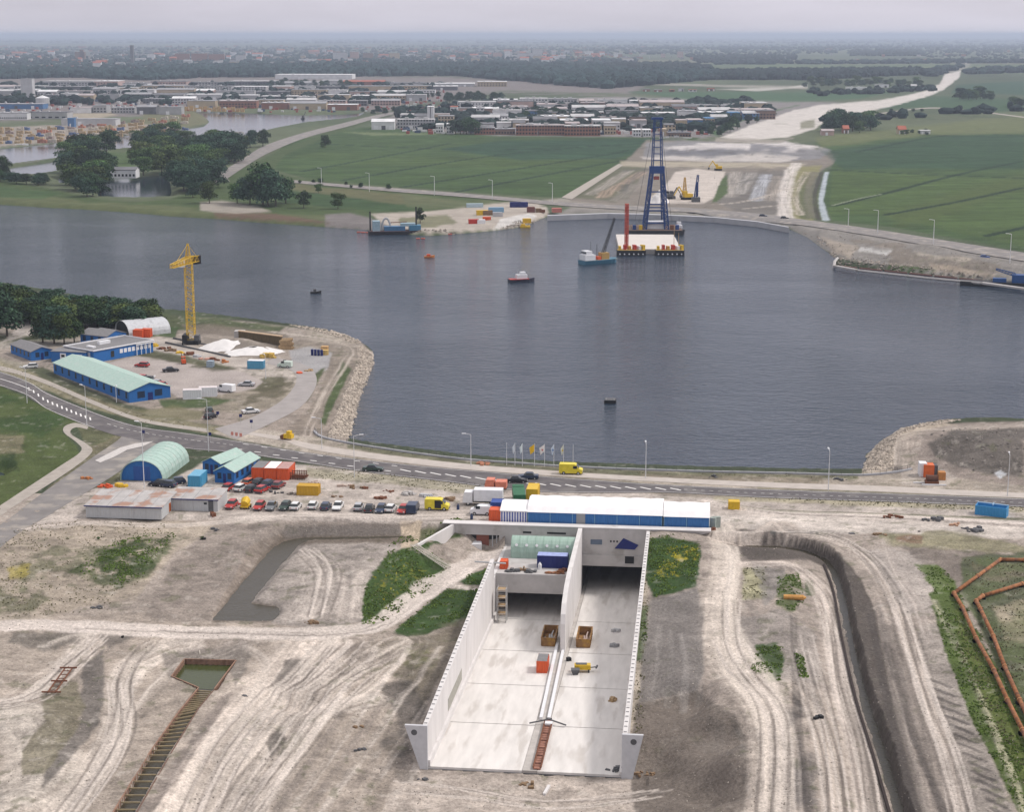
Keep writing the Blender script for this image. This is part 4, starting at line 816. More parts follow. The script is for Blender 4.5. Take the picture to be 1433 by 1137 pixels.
def quonset(A, B, depth, h, name, label, wall, roof, z=0.0, n=14, ribs=True, cat='hall', door=True, p=None, rz=None, L=None, rear=True):
    if p is None: p, rz, L = fr(A, B, z)
    t = thing(name, label, cat, p, rz)
    arc = [(L/2 - L/2*math.cos(math.pi*i/n), h*math.sin(math.pi*i/n)**.8) for i in range(n+1)]
    r_ = MB()
    for i in range(n):
        (x0,z0),(x1,z1) = arc[i], arc[i+1]
        k = 1.03; c = L/2
        o0 = (c+(x0-c)*k, z0*k); o1 = (c+(x1-c)*k, z1*k)
        r_.add([(x0,0,z0),(x1,0,z1),(x1,depth,z1),(x0,depth,z0),(o0[0],-.15,o0[1]),(o1[0],-.15,o1[1]),(o1[0],depth+.15,o1[1]),(o0[0],depth+.15,o0[1])], [(0,1,2,3),(4,7,6,5),(0,4,5,1),(2,6,7,3)])
    r_.build('roof', roof, t)
    if ribs:
        for y in np.arange(0.0, depth + .01, depth/8):
            rb = MB()
            for i in range(n):
                (x0,z0),(x1,z1) = arc[i], arc[i+1]; c = L/2; k = 1.042
                rb.tube((c+(x0-c)*k, y, z0*k), (c+(x1-c)*k, y, z1*k), .02, 4)
            rb.build('rib', roof, t)
    MB().exy([(x, z_) for x, z_ in arc], .25, .4).build('front_wall', wall, t)
    if rear: MB().exy([(x, z_) for x, z_ in arc], depth - .4, depth - .25).build('rear_wall', wall, t)
    if door:
        MB().box(L*.3, .18, 0, L*.7, .25, h*.72).build('door', mat('deep_blue', (.02,.08,.29), .5, stretch=(6,6,.5)), t)
    return t
def corr_box(mb, x0, y0, z0, x1, y1, z1, step=.28, amp=.035):
    """box whose long walls are corrugated"""
    def ring():
        pts = []
        n = max(2, int((x1-x0)/step)); pts += [(x0 + (x1-x0)*i/n, y0 - (amp if i % 2 else 0)) for i in range(n+1)]
        m_ = max(2, int((y1-y0)/step)); pts += [(x1 + (amp if i % 2 else 0), y0 + (y1-y0)*i/m_) for i in range(1, m_)]
        pts += [(x1 - (x1-x0)*i/n, y1 + (amp if i % 2 else 0)) for i in range(n+1)]
        pts += [(x0 - (amp if i % 2 else 0), y1 - (y1-y0)*i/m_) for i in range(1, m_)]
        return pts
    mb.prism(ring(), z0, z1)
def container(p, rz, name, label, m, L=6.0, W_=2.44, h=2.6, group=None, cat='container', roofm=None):
    """long axis along local x, front long side at y=0"""
    t = thing(name, label, cat, p, rz, group)
    b_ = MB(); corr_box(b_, .06, .06, .12, L-.06, W_-.06, h-.05); b_.build('body', m, t)
    f_ = MB()
    for x in (0, L-.12):
        for y in (0, W_-.12): f_.box(x, y, 0, x+.12, y+.12, h)
    f_.box(.12,0,0,L-.12,.08,.14).box(.12,W_-.08,0,L-.12,W_,.14).box(.12,0,h-.1,L-.12,.08,h).box(.12,W_-.08,h-.1,L-.12,W_,h)
    f_.build('frame', m, t)
    d_ = MB().box(L-.01, .14, .16, L+.04, W_/2-.02, h-.12).box(L-.01, W_/2+.02, .16, L+.04, W_-.14, h-.12)
    for y in (.5, .9, W_-.9, W_-.5): d_.tube((L+.07, y, .2), (L+.07, y, h-.2), .025, 4)
    d_.build('door', m, t)
    if roofm: MB().box(.05, .09, h-.04, L-.05, W_-.09, h+.03).build('roof', roofm, t)
    return t
CARM = {}
def paint_mat(name, c): return mat('car_' + name, c, .3, .1, var=.04, spec=.5)
COLS = {'red': (.42,.03,.025), 'dark red': (.22,.03,.03), 'white': (.7,.7,.7), 'black': (.02,.02,.025), 'dark blue': (.03,.045,.09), 'grey': (.16,.17,.18), 'silver': (.42,.43,.45), 'dark green': (.025,.05,.04), 'orange': (.55,.1,.03), 'yellow': (.66,.5,.03), 'blue': (.03,.1,.35), 'light blue': (.2,.3,.42)}
def wheels(t, xs, ys, r, w_=.2):
    for x in xs:
        for y in ys:
            o = MB().tube((x-w_/2, y, r), (x+w_/2, y, r), r, 12).build('wheel', TYRE, t)
            MB().tube((x-w_/2-.01, y, r), (x+w_/2+.01, y, r), r*.55, 8).build('rim', STEEL, o)
PROTO = {}
def car_proto(colour, kind='hatch'):
    """nose towards +y, origin at the ground in the middle"""
    t = bpy.data.objects.new('parked_car', None)
    m = paint_mat(colour, COLS[colour]); L = 4.1 if kind == 'hatch' else 4.45; hw = .83
    prof = [(-L/2,.32),(-L/2,.78),(-L/2+.12,.92),(L/2-1.15,.9),(L/2-.2,.72),(L/2,.6),(L/2,.3)]
    b_ = MB(); n = len(prof)
    b_.add([(x*hw, y, z*(1 if k < 2 else 1)) for k, x in enumerate((-1, 1)) for y, z in prof], [tuple(range(n)), tuple(range(n, 2*n))[::-1]] + [(i, (i+1) % n, n + (i+1) % n, n + i) for i in range(n)])
    rear = -L/2 + (.12 if kind == 'hatch' else .85)
    b_.add([(-.62, rear+.42, 1.40),(.62, rear+.42, 1.40),(.62, .35, 1.41),(-.62, .35, 1.41),(-.6, rear+.42, 1.44),(.6, rear+.42, 1.44),(.6, .35, 1.45),(-.6,.35,1.45)], [(4,5,6,7),(0,1,5,4),(1,2,6,5),(2,3,7,6),(3,0,4,7)])
    body = b_.build('body', m, t)
    gl = MB().add([(-.78, rear, .91),(.78, rear, .91),(.78, L/2-1.3, .91),(-.78, L/2-1.3, .91),(-.62, rear+.42, 1.40),(.62, rear+.42, 1.40),(.62, .35, 1.41),(-.62,.35,1.41)], [(0,3,2,1),(4,5,6,7),(0,1,5,4),(1,2,6,5),(2,3,7,6),(3,0,4,7)]).build('windows', GLASS, t)
    wheels(t, (-.76, .76), (-L/2+.8, L/2-.8), .3)
    for x in (-.6, .6):
        MB().box(x-.16, L/2-.02, .55, x+.16, L/2+.03, .68).build('headlight', mat('lamp_glass', (.7,.7,.7), .2), t)
        MB().box(x-.14, -L/2-.03, .62, x+.14, -L/2+.02, .78).build('tail_light', mat('tail_red', (.35,.02,.02), .3), t)
    MB().box(-.8, L/2-.01, .3, .8, L/2+.06, .46).build('bumper', DGREY, t); MB().box(-.8, -L/2-.06, .34, .8, -L/2+.01, .5).build('bumper', DGREY, t)
    return t
def real(t):
    if t.name not in col.objects: col.objects.link(t)
    return t
def car(p, rz, colour, label, kind='hatch', group=None, name='parked_car'):
    k = ('car', colour, kind)
    if k not in PROTO: PROTO[k] = car_proto(colour, kind); t = real(PROTO[k]); t.name = name
    else: t = copy_tree(PROTO[k])
    t.name = name; t.location = p; t.rotation_euler = (0, 0, rz); t['label'] = label; t['category'] = 'car'
    if group: t['group'] = group
    elif 'group' in t: del t['group']
    return t
def van(p, rz, m, label, name='delivery_van', L=5.4, h=2.5, side_open=False, group=None):
    t = thing(name, label, 'van', p, rz, group); w_ = .95
    prof = [(-L/2,.35),(-L/2,h-.1),(-L/2+.1,h),(L/2-1.75,h),(L/2-1.35,h-.12),(L/2-.75,1.35),(L/2-.05,1.1),(L/2,.95),(L/2,.35)]
    MB().exx(prof, -w_, w_).build('body', m, t)
    g_ = MB().add([(-.82, L/2-1.31, h-.2),(.82, L/2-1.31, h-.2),(.82, L/2-.76, 1.42),(-.82, L/2-.76, 1.42)], [(0,1,2,3)])
    g_.v = [(x, y + .03, z + .03) for x, y, z in g_.v]; g_.build('windscreen', GLASS, t)
    for s_ in (-1, 1): MB().box(s_*w_-.02, L/2-2.0, 1.35, s_*w_+.02, L/2-1.15, 1.95).build('side_window', GLASS, t)
    if side_open: MB().box(w_-.02, -.4, .5, w_+.03, .9, 2.1).build('side_door', BLACK, t)
    wheels(t, (-.86, .86), (-L/2+1.0, L/2-.9), .36, .24)
    for s_ in (-1, 1): MB().box(s_*.65-.16, L/2-.02, .7, s_*.65+.16, L/2+.03, .92).build('headlight', mat('lamp_glass', (.7,.7,.7), .2), t)
    MB().box(-.92, L/2-.01, .36, .92, L/2+.08, .58).build('bumper', DGREY, t)
    return t
def lorry(p, rz, label, cabm, boxm, L=9.5, name='box_lorry', h=3.6, flat=False):
    t = thing(name, label, 'lorry', p, rz); w_ = 1.22
    cab = MB().exx([(L/2-2.0,.6),(L/2-2.0,2.75),(L/2-.35,2.75),(L/2-.05,1.6),(L/2,.6)], -w_+.05, w_-.05).build('cab', cabm, t)
    MB().add([(-1.0, L/2-.30, 2.6),(1.0, L/2-.30, 2.6),(1.0, L/2-.02, 1.68),(-1.0, L/2-.02, 1.68)], [(0,1,2,3)]).build('windscreen', GLASS, cab)
    MB().box(-w_+.1, -L/2, .72, w_-.1, L/2-2.1, .98).build('chassis', BLACK, t)
    if not flat: MB().box(-w_, -L/2, 1.0, w_, L/2-2.25, h).build('box_body', boxm, t)
    wheels(t, (-1.0, 1.0), (-L/2+1.0, -L/2+2.2, L/2-1.1), .48, .28)
    return t
def street_lamp(u, v, h, label, arm=(-1.2, 0), m=None, r=.075):
    p = Vector((*g(u, v), 0)); t = thing('street_lamp', label, 'street lamp', p, 0, 'street lamps along the roads')
    MB().tube((0,0,0), (0,0,h), r*1.3, 8, r*.7).build('post', m or LAMPP, t)
    MB().tube((0,0,h), (arm[0], arm[1], h+.25), r*.7, 6).build('arm', m or LAMPP, t)
    d_ = Vector((arm[0], arm[1], 0)).normalized()
    MB().cbox(arm[0]+d_.x*.3, arm[1]+d_.y*.3, h+.18, .9, .3, .16, math.atan2(d_.y, d_.x)).build('lamp_head', mat('lamp_head', (.7,.7,.72), .4), t)
    return t
def lattice(mb, p, q, w0, w1, n, r, diag=True):
    """four-legged lattice mast between two points, square section"""
    p = Vector(p); q = Vector(q); d_ = (q-p).normalized(); a_ = d_.cross(Vector((0,1,0)) if abs(d_.y) < .9 else Vector((1,0,0))).normalized(); b_ = d_.cross(a_)
    def c(i, k):
        t = i/n; w_ = (w0*(1-t)+w1*t)/2; sx_, sy_ = ((-1,-1),(1,-1),(1,1),(-1,1))[k % 4]
        return p.lerp(q, t) + a_*(sx_*w_) + b_*(sy_*w_)
    for k in range(4): mb.tube(c(0,k), c(n,k), r, 4)
    for i in range(n+1):
        for k in range(4): mb.tube(c(i,k), c(i,k+1), r*.6, 4, caps=False)
        if diag and i < n:
            for k in range(4): mb.tube(c(i,k if i%2 else k+1), c(i+1,k+1 if i%2 else k), r*.6, 4, caps=False)
    return mb
def debris(p, r, name, label, cat, m, n=14, size=(.3,.9), group=None, flat=.5):
    """a heap of odd pieces of one material"""
    t = MB(); rr = random.Random(int(p[0]*13+p[1]*7))
    for i in range(n):
        a_ = rr.random()*6.28; d_ = r*math.sqrt(rr.random()); s_ = rr.uniform(*size)
        t.cbox(d_*math.cos(a_), d_*math.sin(a_)*.6, -.1, s_, s_*rr.uniform(.3,1), .1 + s_*flat*rr.uniform(.5,1.3), rr.random()*3)
    o = t.build(name, m); o.location = p; tag(o, label, cat, group); return o
# ------------------------------------------------------------------ tunnel approach
def TP(lx, ly, z=0.0): p = tw(lx, ly); return Vector((p[0], p[1], z))
TRZ = -AX
ap = thing('tunnel_approach', 'pale concrete open ramp leading down to the two dark tunnel portals', 'tunnel approach', TP(0, 0, 0), TRZ)
ys = [0, 18.7, 37.4, 56, 75.5, 96, 130]
for k in range(6):
    a_, b_ = ys[k], ys[k+1] - .22
    for x0, x1 in ((0, 12.9), (15.0, 26.5)):
        MB().add([(x0,a_,floor_z(a_)),(x1,a_,floor_z(a_)),(x1,b_,floor_z(b_)),(x0,b_,floor_z(b_)),(x0,a_,floor_z(a_)-.6),(x1,a_,floor_z(a_)-.6),(x1,b_,floor_z(b_)-.6),(x0,b_,floor_z(b_)-.6)], [(0,1,2,3),(4,7,6,5),(0,4,5,1),(1,5,6,2),(2,6,7,3),(3,7,4,0)]).build('floor_slab', CONCF, ap)
MB().exx([(y, floor_z(y)+.04) for y in (0, 130)] + [(130, floor_z(130)-.6),(0, floor_z(0)-.6)], 12.95, 14.95).build('centre_strip', mat('centre_concrete', (.42,.39,.365), .85, var=.15, scale=.6), ap)
MB().exx([(y, floor_z(y)-.35) for y in (-.1, 131)] + [(131, floor_z(131)-1.2),(-.1, floor_z(0)-1.2)], -.6, 27.1).build('base_slab', DGREY, ap)
def side_wall(x0, x1, pts, name='side_wall'):
    MB().exx(pts, x0, x1).build(name, CONCW, ap)
side_wall(-.65, 0, [(0,-6.6),(0,.15),(76,.15),(76,-3.45),(97,-3.45),(97,-12.8)])
side_wall(26.5, 27.15, [(0,-6.6),(0,.15),(97,.15),(97,-12.8)])
side_wall(13.55, 14.35, [(56,-9.6),(56,-4.5),(56.6,-3),(58.5,-1.7),(63,-.4),(69,.25),(96.9,.3),(96.9,-12.6)], 'centre_wall')
# starter bars and clamps along the wall heads
for x, y1, nm in ((-.32, 75, 44), (26.82, 96, 56)):
    c0 = None
    for i in range(nm):
        if c0 is None: c0 = MB().cbox(0, 0, 0, .42, .13, .12).build('formwork_clamp', mat('clamp_grey', (.36,.35,.35), .8), ap); c_ = c0
        else: c_ = c0.copy(); col.objects.link(c_)
        c_.location = (x, .8 + (y1-1)*i/nm + random.uniform(-.25,.25), .15)
MB().exx([(19,-5.6),(19,-3.7),(33.5,-4.4),(33.5,-6.2)], 0, .04).build('wall_recess', mat('greenish_concrete', (.33,.32,.28), .9, var=.15), ap)  # niche drawn as a darker greenish strip on the wall face
lg = MB()
lg.exx([(0, floor_z(0)+.9),(77, floor_z(77)+.9),(77, floor_z(77)-.1),(0, floor_z(0)-.1)], 0, .35)
lg.build('kerb', CONCW, ap)
MB().exx([(0, floor_z(0)+.45),(96, floor_z(96)+.45),(96, floor_z(96)-.1),(0, floor_z(0)-.1)], 26.1, 26.5).build('kerb', CONCW, ap)
def flange(xi, xt, xb, hx):
    t_ = MB(); t_.v = [(xi,-.45,.25),(xt,-.45,.25),(xb,-.45,-6.2),(xi,-.45,-6.2),(xi,0,.25),(xt,0,.25),(xb,0,-6.2),(xi,0,-6.2)]
    t_.f = [(0,1,2,3),(4,7,6,5),(0,4,5,1),(1,5,6,2),(2,6,7,3),(3,7,4,0)]
    o = t_.build('end_flange', mat('grey_concrete', (.5,.5,.52), .8, var=.06), ap)
    MB().tube((hx,-.47,-.75), (hx,-.452,-.75), .42, 20).build('flange_hole_disc', DGREY, o)  # dark disc paints the shade of a hole; the plate stays solid
flange(0.05, -3.05, -.95, -1.75); flange(26.45, 29.3, 27.9, 28.0)
# portal
fc = MB().box(-10.3, 97, -5.3, -8.0, 98.2, .35).box(-8.0, 97, -1.7, -1.6, 98.2, .35).box(-1.6, 97, -5.3, 0, 98.2, .35)
fc.box(0, 97, -6.7, 13.55, 98.2, .35).box(14.35, 97, -7.0, 26.5, 98.2, .35).box(26.5, 97, -12, 27.3, 98.2, .35)
fc.build('portal_wall', CONCM, ap)
MB().exy([(27.3,.35),(38.5,.35),(38.5,.1),(27.3,-2.6)], 97, 98.2).build('wing_wall', CONCM, ap)
MB().box(-12.5, 96.8, .35, 38.6, 99.0, .5).build('coping', CONCW, ap)
MB().box(14.35, 96.7, -7.05, 26.5, 97.0, -4.9).build('portal_lintel', CONCM, ap)
MB().box(0.0, 78, -6.7, 13.55, 97, -3.5).build('portal_deck', CONCM, ap)
MB().box(0.0, 77.95, -3.5, 13.55, 78.4, -3.1).build('parapet', CONCM, ap)
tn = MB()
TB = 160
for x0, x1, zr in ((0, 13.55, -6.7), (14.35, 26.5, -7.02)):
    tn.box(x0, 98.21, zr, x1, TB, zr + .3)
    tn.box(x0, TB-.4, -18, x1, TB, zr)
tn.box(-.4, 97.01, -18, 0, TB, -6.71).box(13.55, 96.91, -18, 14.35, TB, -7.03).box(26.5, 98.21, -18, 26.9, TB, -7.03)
tn.build('tunnel_tube', mat('dark_tube_concrete', (.09,.085,.085), .95), ap)  # tube interior coloured dark for the shade inside the tunnel mouths
MB().box(-8.0, 97.6, -5.2, -1.6, 97.9, -1.7).build('doorway_dark_panel', BLACK, ap)  # black panel paints the shade of the open door recess
MB().box(-6.0, 97.35, -4.9, -3.6, 97.45, -1.8).build('brown_door', mat('brown_door', (.2,.07,.05), .7, stretch=(8,1,.3)), ap)
for x in (-3.0, -2.2): MB().box(x, 97.3, -4.9, x+.2, 97.5, -1.8).build('door_post', LGREY, ap)
MB().box(15.9, 96.96, -2.9, 18.1, 97.02, -1.9).build('window', mat('blue_glass', (.1,.13,.18), .3), ap)
for x in (19.6, 20.2, 20.8): MB().box(x, 96.96, -2.35, x+.32, 97.02, -2.0).build('vent_hole', BLACK, ap)
MB().box(22.5, 96.6, -6.35, 24.2, 96.72, -4.95).build('square_opening_panel', BLACK, ap)  # black plate carries the dark of a square opening; nothing is cut
for x in (3.0, 7.6): MB().box(x, 96.95, -1.1, x+(3.6 if x > 5 else 1.6), 97.02, -.75).build('vent_slot', BLACK, ap)
kp = [(x, z) for x, z in ((20.5,-3.55),(22.15,-1.45),(25.0,-2.75),(24.3,-3.65))]
k_ = MB().exy(kp, 96.86, 96.96).build('dark_blue_canvas', DKBLUE, None); k_.location = TP(0,0,0); k_.rotation_euler = (0,0,TRZ); tag(k_, 'dark blue kite-shaped canvas hanging on the right portal wall', 'canvas')
k_.name = 'wall_canvas'
# left retaining wing
e1 = TP(-10.3, 97.3); e2 = gv(580, 766, -1.0); dv = (Vector((e2.x, e2.y, 0)) - Vector((e1.x, e1.y, 0))); nn = dv.normalized().cross(Vector((0,0,1))) * .25
w_ = MB(); vs_ = []
for p_, zt, zb in ((e1, .3, -5.4), (e2, -.75, -3.2)):
    for s_ in (-1, 1):
        q = Vector((p_.x, p_.y, 0)) + nn*s_; vs_ += [(q.x, q.y, zb), (q.x, q.y, zt)]
w_.add(vs_, [(0,1,3,2),(4,6,7,5),(0,4,5,1),(2,3,7,6),(1,5,7,3),(0,2,6,4)])
tag(w_.build('retaining_wall', CONCW), 'sloping pale concrete retaining wall left of the portal above the site path', 'wall')
# scaffold tower in the left bay
sc = thing('scaffold_tower', 'grey scaffold stair tower standing in the left bay against the side wall', 'scaffold', TP(1.7, 73.5, floor_z(74)), TRZ)
s_ = MB()
for x in (-.8, .8):
    for y in (-1, 1): s_.tube((x,y,0),(x,y,6.6),.07,5)
for k in range(5):
    z = .3 + k*1.5
    for x in (-.8,.8): s_.tube((x,-1,z),(x,1,z),.05,4); s_.tube((x,-1,z),(x,1,z+1.4 if z < 6 else z),.04,4)
    for y in (-1,1): s_.tube((-.8,y,z),(.8,y,z),.05,4)
s_.build('frame', STEEL, sc)
for k in range(4): MB().box(-.75,-.9,1.6+k*1.5,.75,.9,1.66+k*1.5).build('platform', WOOD, sc)
# things standing in the approach
def skip(lx, ly, m, name, label, load=None, W_=2.3, L=6.4, h=1.6, rz=0, open_=True):
    t = thing(name, label, 'skip', TP(lx, ly, floor_z(ly) + .1), TRZ + rz)
    b_ = MB(); t0 = .12
    b_.box(-W_/2,-L/2,.15,W_/2,-L/2+t0,h).box(-W_/2,L/2-t0,.15,W_/2,L/2,h).box(-W_/2,-L/2+t0,.15,-W_/2+t0,L/2-t0,h).box(W_/2-t0,-L/2+t0,.15,W_/2,L/2-t0,h).box(-W_/2+t0,-L/2+t0,.15,W_/2-t0,L/2-t0,.25)
    b_.build('body', m, t)
    r_ = MB()
    for i in range(7):
        y = -L/2 + .2 + (L-.5)*i/6
        for x in (-W_/2-.08, W_/2): r_.box(x, y, .2, x+.08, y+.1, h-.05)
    r_.box(-W_/2-.1,-L/2-.1,h-.02,W_/2+.1,-L/2+.06,h+.1).box(-W_/2-.1,L/2-.06,h-.02,W_/2+.1,L/2+.1,h+.1).box(-W_/2-.1,-L/2+.06,h-.02,-W_/2+.08,L/2-.06,h+.1).box(W_/2-.08,-L/2+.06,h-.02,W_/2+.1,L/2-.06,h+.1)
    r_.build('rib', m, t)
    if load:
        o = MB(); rr = random.Random(5)
        for i in range(9): x = rr.uniform(-.8,.8); y = rr.uniform(-1.6,1.6); o.tube((x, y-1.2, .5+rr.random()*.5), (x+rr.uniform(-.3,.3), y+1.2, .6+rr.random()*.7), .12, 5)
        o = o.build('rubble_load', load, None); o.location = t.location; o.rotation_euler = t.rotation_euler; tag(o, 'loose ' + ('grey' if load is LGREY else 'pinkish') + ' scrap lying in the ' + ('left' if lx < 13 else 'right') + ' brown skip', 'scrap')
    return t
def tloc(u, v):                             # tunnel-frame point of a floor pixel
    z = -8
    for _ in range(8): p = g(u, v, z); l = tl(*p); z = floor_z(l[1])
    return l
BRSK = mat('brown_skip', (.24,.13,.05), .8, var=.3, scale=1.2, stain=((.4,.23,.05), .53))
a_ = tloc(767, 905); skip(a_[0], a_[1]+3.2, BRSK, 'open_skip', 'brown and ochre open skip in the left bay beside the centre wall', LGREY)
a_ = tloc(816, 907); skip(a_[0], a_[1]+3.2, BRSK, 'open_skip', 'brown open skip in the right bay beside the centre wall', mat('pink_scrap', (.42,.32,.29), .8))
a_ = tloc(750.5, 942); container(TP(a_[0], a_[1], floor_z(a_[1])) , TRZ, 'site_cabin', 'orange cabin with grey roof alone on the floor of the left bay', ORG, L=1.75, W_=3.6, h=2.0, cat='cabin', roofm=GREYR)
a_ = tloc(816, 940); t = thing('compressor', 'yellow wheeled machine with a dark hopper on the floor of the right bay', 'machine', TP(a_[0], a_[1], floor_z(a_[1])), TRZ + .1)
MB().exx([(-.7,.5),(-.7,1.3),(.5,1.3),(.7,.9),(.7,.5)], -1.4, 1.2).build('body', YLW, t); MB().box(-1.2,-.4,1.3,.6,.4,1.38).build('top_panel', DGREY, t)
wheels(t, (-.9,.9), (-.5,.5), .35); MB().tube((1.2,0,.7),(2.2,.3,.7),.1,6).tube((2.1,-.2,.7),(2.3,.6,.8),.16,6).build('drawbar', DGREY, t)
MB().taper(-1.3,-1.5,0,1.0,.35,.35,.7,.6).build('hopper', DGREY, t)
for (u, v), lb, m_ in (((862,884),'small grey pallet load farthest back in the right bay', LGREY), ((860,905),'stack of grey pallets near the right wall in mid bay', MGREY), ((855,981),'low orange-brown bundle of timber on the right bay floor', WOOD)):
    a_ = tloc(u, v); debris(TP(a_[0], a_[1], floor_z(a_[1])), .55, 'pallet_stack', lb, 'pallet stack', m_, 8, (.5, 1.0))
a_ = tloc(866, 1080); debris(TP(a_[0]-.6, a_[1]+.3, floor_z(a_[1])), 1.3, 'scrap_heap', 'dark scrap heap in the right front corner of the ramp', 'scrap', DGREY, 16, (.3,.8))
a_ = tloc(797, 925); o_ = debris(TP(a_[0], a_[1], floor_z(a_[1])), .3, 'bollard', 'small dark post beside the centre beams', 'post', BLACK, 3, (.4,.7), flat=1.4)
for (u0, v0), (u1, v1), lb in (((780,903),(757,1008),'left of two long pale box beams along the middle of the ramp'), ((790,903),(768,1008),'right of two long pale box beams along the middle of the ramp')):
    p0 = tloc(u0, v0); p1 = tloc(u1, v1); n_ = MB()
    q0 = Vector((p0[0], p0[1], floor_z(p0[1])+.06)); q1 = Vector((p1[0], p1[1], floor_z(p1[1])+.06)); d0 = (q1-q0).normalized(); sd = Vector((d0.y, -d0.x, 0)).normalized()*.23
    n_.add([q0-sd, q0+sd, q1+sd, q1-sd] + [p_+Vector((0,0,.4)) for p_ in (q0-sd, q0+sd, q1+sd, q1-sd)], [(3,2,1,0),(4,5,6,7),(0,1,5,4),(1,2,6,5),(2,3,7,6),(3,0,4,7)])
    o = n_.build('box_beam', WHT); o.location = TP(0,0,0); o.rotation_euler = (0,0,TRZ); tag(o, lb, 'beam')
# rusty trestle at the front
tr = thing('formwork_trestle', 'rusty steel formwork carriage at the front end of the centre beams', 'formwork', TP(0,0,0), TRZ)
p0 = tloc(763, 1012); p1 = tloc(746, 1078); p2 = tloc(773, 1014); p3 = tloc(757, 1078)
for n_, (A_, B_) in (('rail', (p0, p1)), ('rail', (p2, p3))):
    MB().tube((A_[0],A_[1],floor_z(A_[1])+.5),(B_[0],B_[1],floor_z(B_[1])+.4),.12,5).build(n_, RUST, tr)
bd = MB()
for i in range(20):
    k_ = i/19; x0 = p0[0]*(1-k_)+p1[0]*k_; y0 = p0[1]*(1-k_)+p1[1]*k_; x1 = p2[0]*(1-k_)+p3[0]*k_; bd.box(x0, y0, floor_z(y0)+.1, x1, y0+.62, floor_z(y0)+.24+.05*(i%3))
bd.build('deck', mat('rusty_plate', (.25,.12,.085), .85, var=.4, scale=1.2), tr)
cy_ = p0[1] - .8; z = floor_z(cy_)
MB().tube((p0[0]-2.2,cy_-.6,z+.4),(p0[0]+1,cy_+.5,z+.8),.12,5).tube((p0[0]+.2,cy_+.5,z+.8),(p0[0]+3.2,cy_-.8,z+.4),.12,5).build('cross_arm', DGREY, tr)
MB().box(p0[0]+.1,cy_-1.2,z,p0[0]+1.2,cy_-.2,z+.7).build('counterweight', WHT, tr)
a_ = tloc(765, 1112); o = MB().box(-.2,-1.4,0,.2,1.4,.35).build('concrete_beam', CONCW); o.location = onland(765, 1108); o.rotation_euler = (0,0,TRZ-.15); tag(o, 'short pale beam lying on the sand before the ramp front', 'beam')
# --- on the left deck
q = quonset(None, None, 5.2, 3.5, 'deck_hall', 'pale green arched hut lying along the deck above the left tunnel mouth', GRN2, mat('pale_green_sheet', (.30,.42,.36), .5, var=.08), p=TP(13.0, 89.0, -3.5), rz=TRZ + math.pi/2, L=5.2) if False else None
dh = thing('arched_hut', 'pale green arched hut lying along the deck above the left tunnel mouth', 'hut', TP(1.6, 88.6, -3.5), TRZ)
n = 12; arc = [(2.8 - 2.8*math.cos(math.pi*i/n), 3.5*math.sin(math.pi*i/n)**.8) for i in range(n+1)]
MB().exx(arc, 0, 12).build('shell', mat('pale_green_sheet', (.30,.41,.35), .55, var=.1, stretch=(4,.3,.3)), dh)
rb = MB()
for x in np.arange(0, 12.1, 1.5):
    for i in range(n): rb.tube((x, arc[i][0], arc[i][1]+.02), (x, arc[i+1][0], arc[i+1][1]+.02), .06, 4)
rb.build('rib', GRN2, dh)
for i in range(6): MB().tube((1.0+i*1.9, .75, 2.3), (1.0+i*1.9, .45, 2.45), .28, 8).build('vent', WHT, dh)
container(TP(7.0, 83.2, -3.5), TRZ, 'site_container', 'dark blue container with pale roof on the deck before the green hut', DKBLUE, L=5.6, h=2.3, roofm=mat('blue_white', (.3,.35,.6), .5))
container(TP(.3, 81.6, -3.5), TRZ, 'tool_box', 'small orange box in the left corner of the deck above the tunnel', ORG, L=1.4, W_=2.0, h=1.5, cat='box')
for x, y, m_, lb, c_ in ((2.8,80.5,DGREY,'dark heap of tools second from left along the deck edge','tools'),(4.4,81.5,BRN,'brown heap of timber in the middle of the deck edge','timber heap'),(6.0,80.4,DGREY,'small dark bundle right of the brown timber on the deck','bundle'),(9.6,80.0,RUSTP,'orange-brown heap of scaffold parts before the blue container','scaffold parts'),(11.4,80.4,RUSTP,'orange-brown stack of steel in the right corner of the deck','steel stack'),(12.2,82,RUST,'dark rusty steel bundle behind the orange stack on the deck','steel bundle')):
    debris(TP(x, y, -3.5), 1.0, 'material_heap', lb, c_, m_, 14, (.3,.9))
o = MB().tube((0,0,0),(0,0,.9),.35,10).tube((0,0,.9),(0,0,1.3),.35,10,.1).build('barrel', WHT); o.location = TP(7.6, 82.4, -3.5); tag(o, 'white drum before the left end of the dark blue container', 'drum')
pb = MB().tube((-3.4,75.2,-.2),(2.2,75.0,-.25),.16,6).build('pipe_bridge', LGREY); pb.location = TP(0,0,0); pb.rotation_euler = (0,0,TRZ); tag(pb, 'grey pipe laid over the head of the left side wall', 'pipe')
# --- left of the portal: white cabin, stairs
p, rz, L = fr((642,775),(666,771), -4.9); container(p, TRZ+.12, 'site_cabin', 'low white cabin with blue base at the foot of the pale retaining wall', WHT, L=4.3, W_=2.6, h=1.9, cat='cabin')
st = thing('stairway', 'pale timber stairway down the grass bank beside the site path', 'stairs', onland(578, 764), 0)
pa = onland(578, 763); pb_ = onland(627, 795); dv = pb_ - pa
for s_ in (-.7, .7):
    nn = Vector((dv.y, -dv.x, 0)).normalized()*s_; MB().beam(nn+Vector((0,0,.35)), dv+nn+Vector((0,0,.2)), .12).build('stringer', mat('pale_timber', (.5,.46,.4), .8), st)
for i in range(22):
    c_ = dv*(i+.5)/22; nn = Vector((dv.y, -dv.x, 0)).normalized()*.7; MB().beam(c_-nn+Vector((0,0,.33)), c_+nn+Vector((0,0,.33)), .12).build('step', mat('pale_timber', (.5,.46,.4), .8), st)
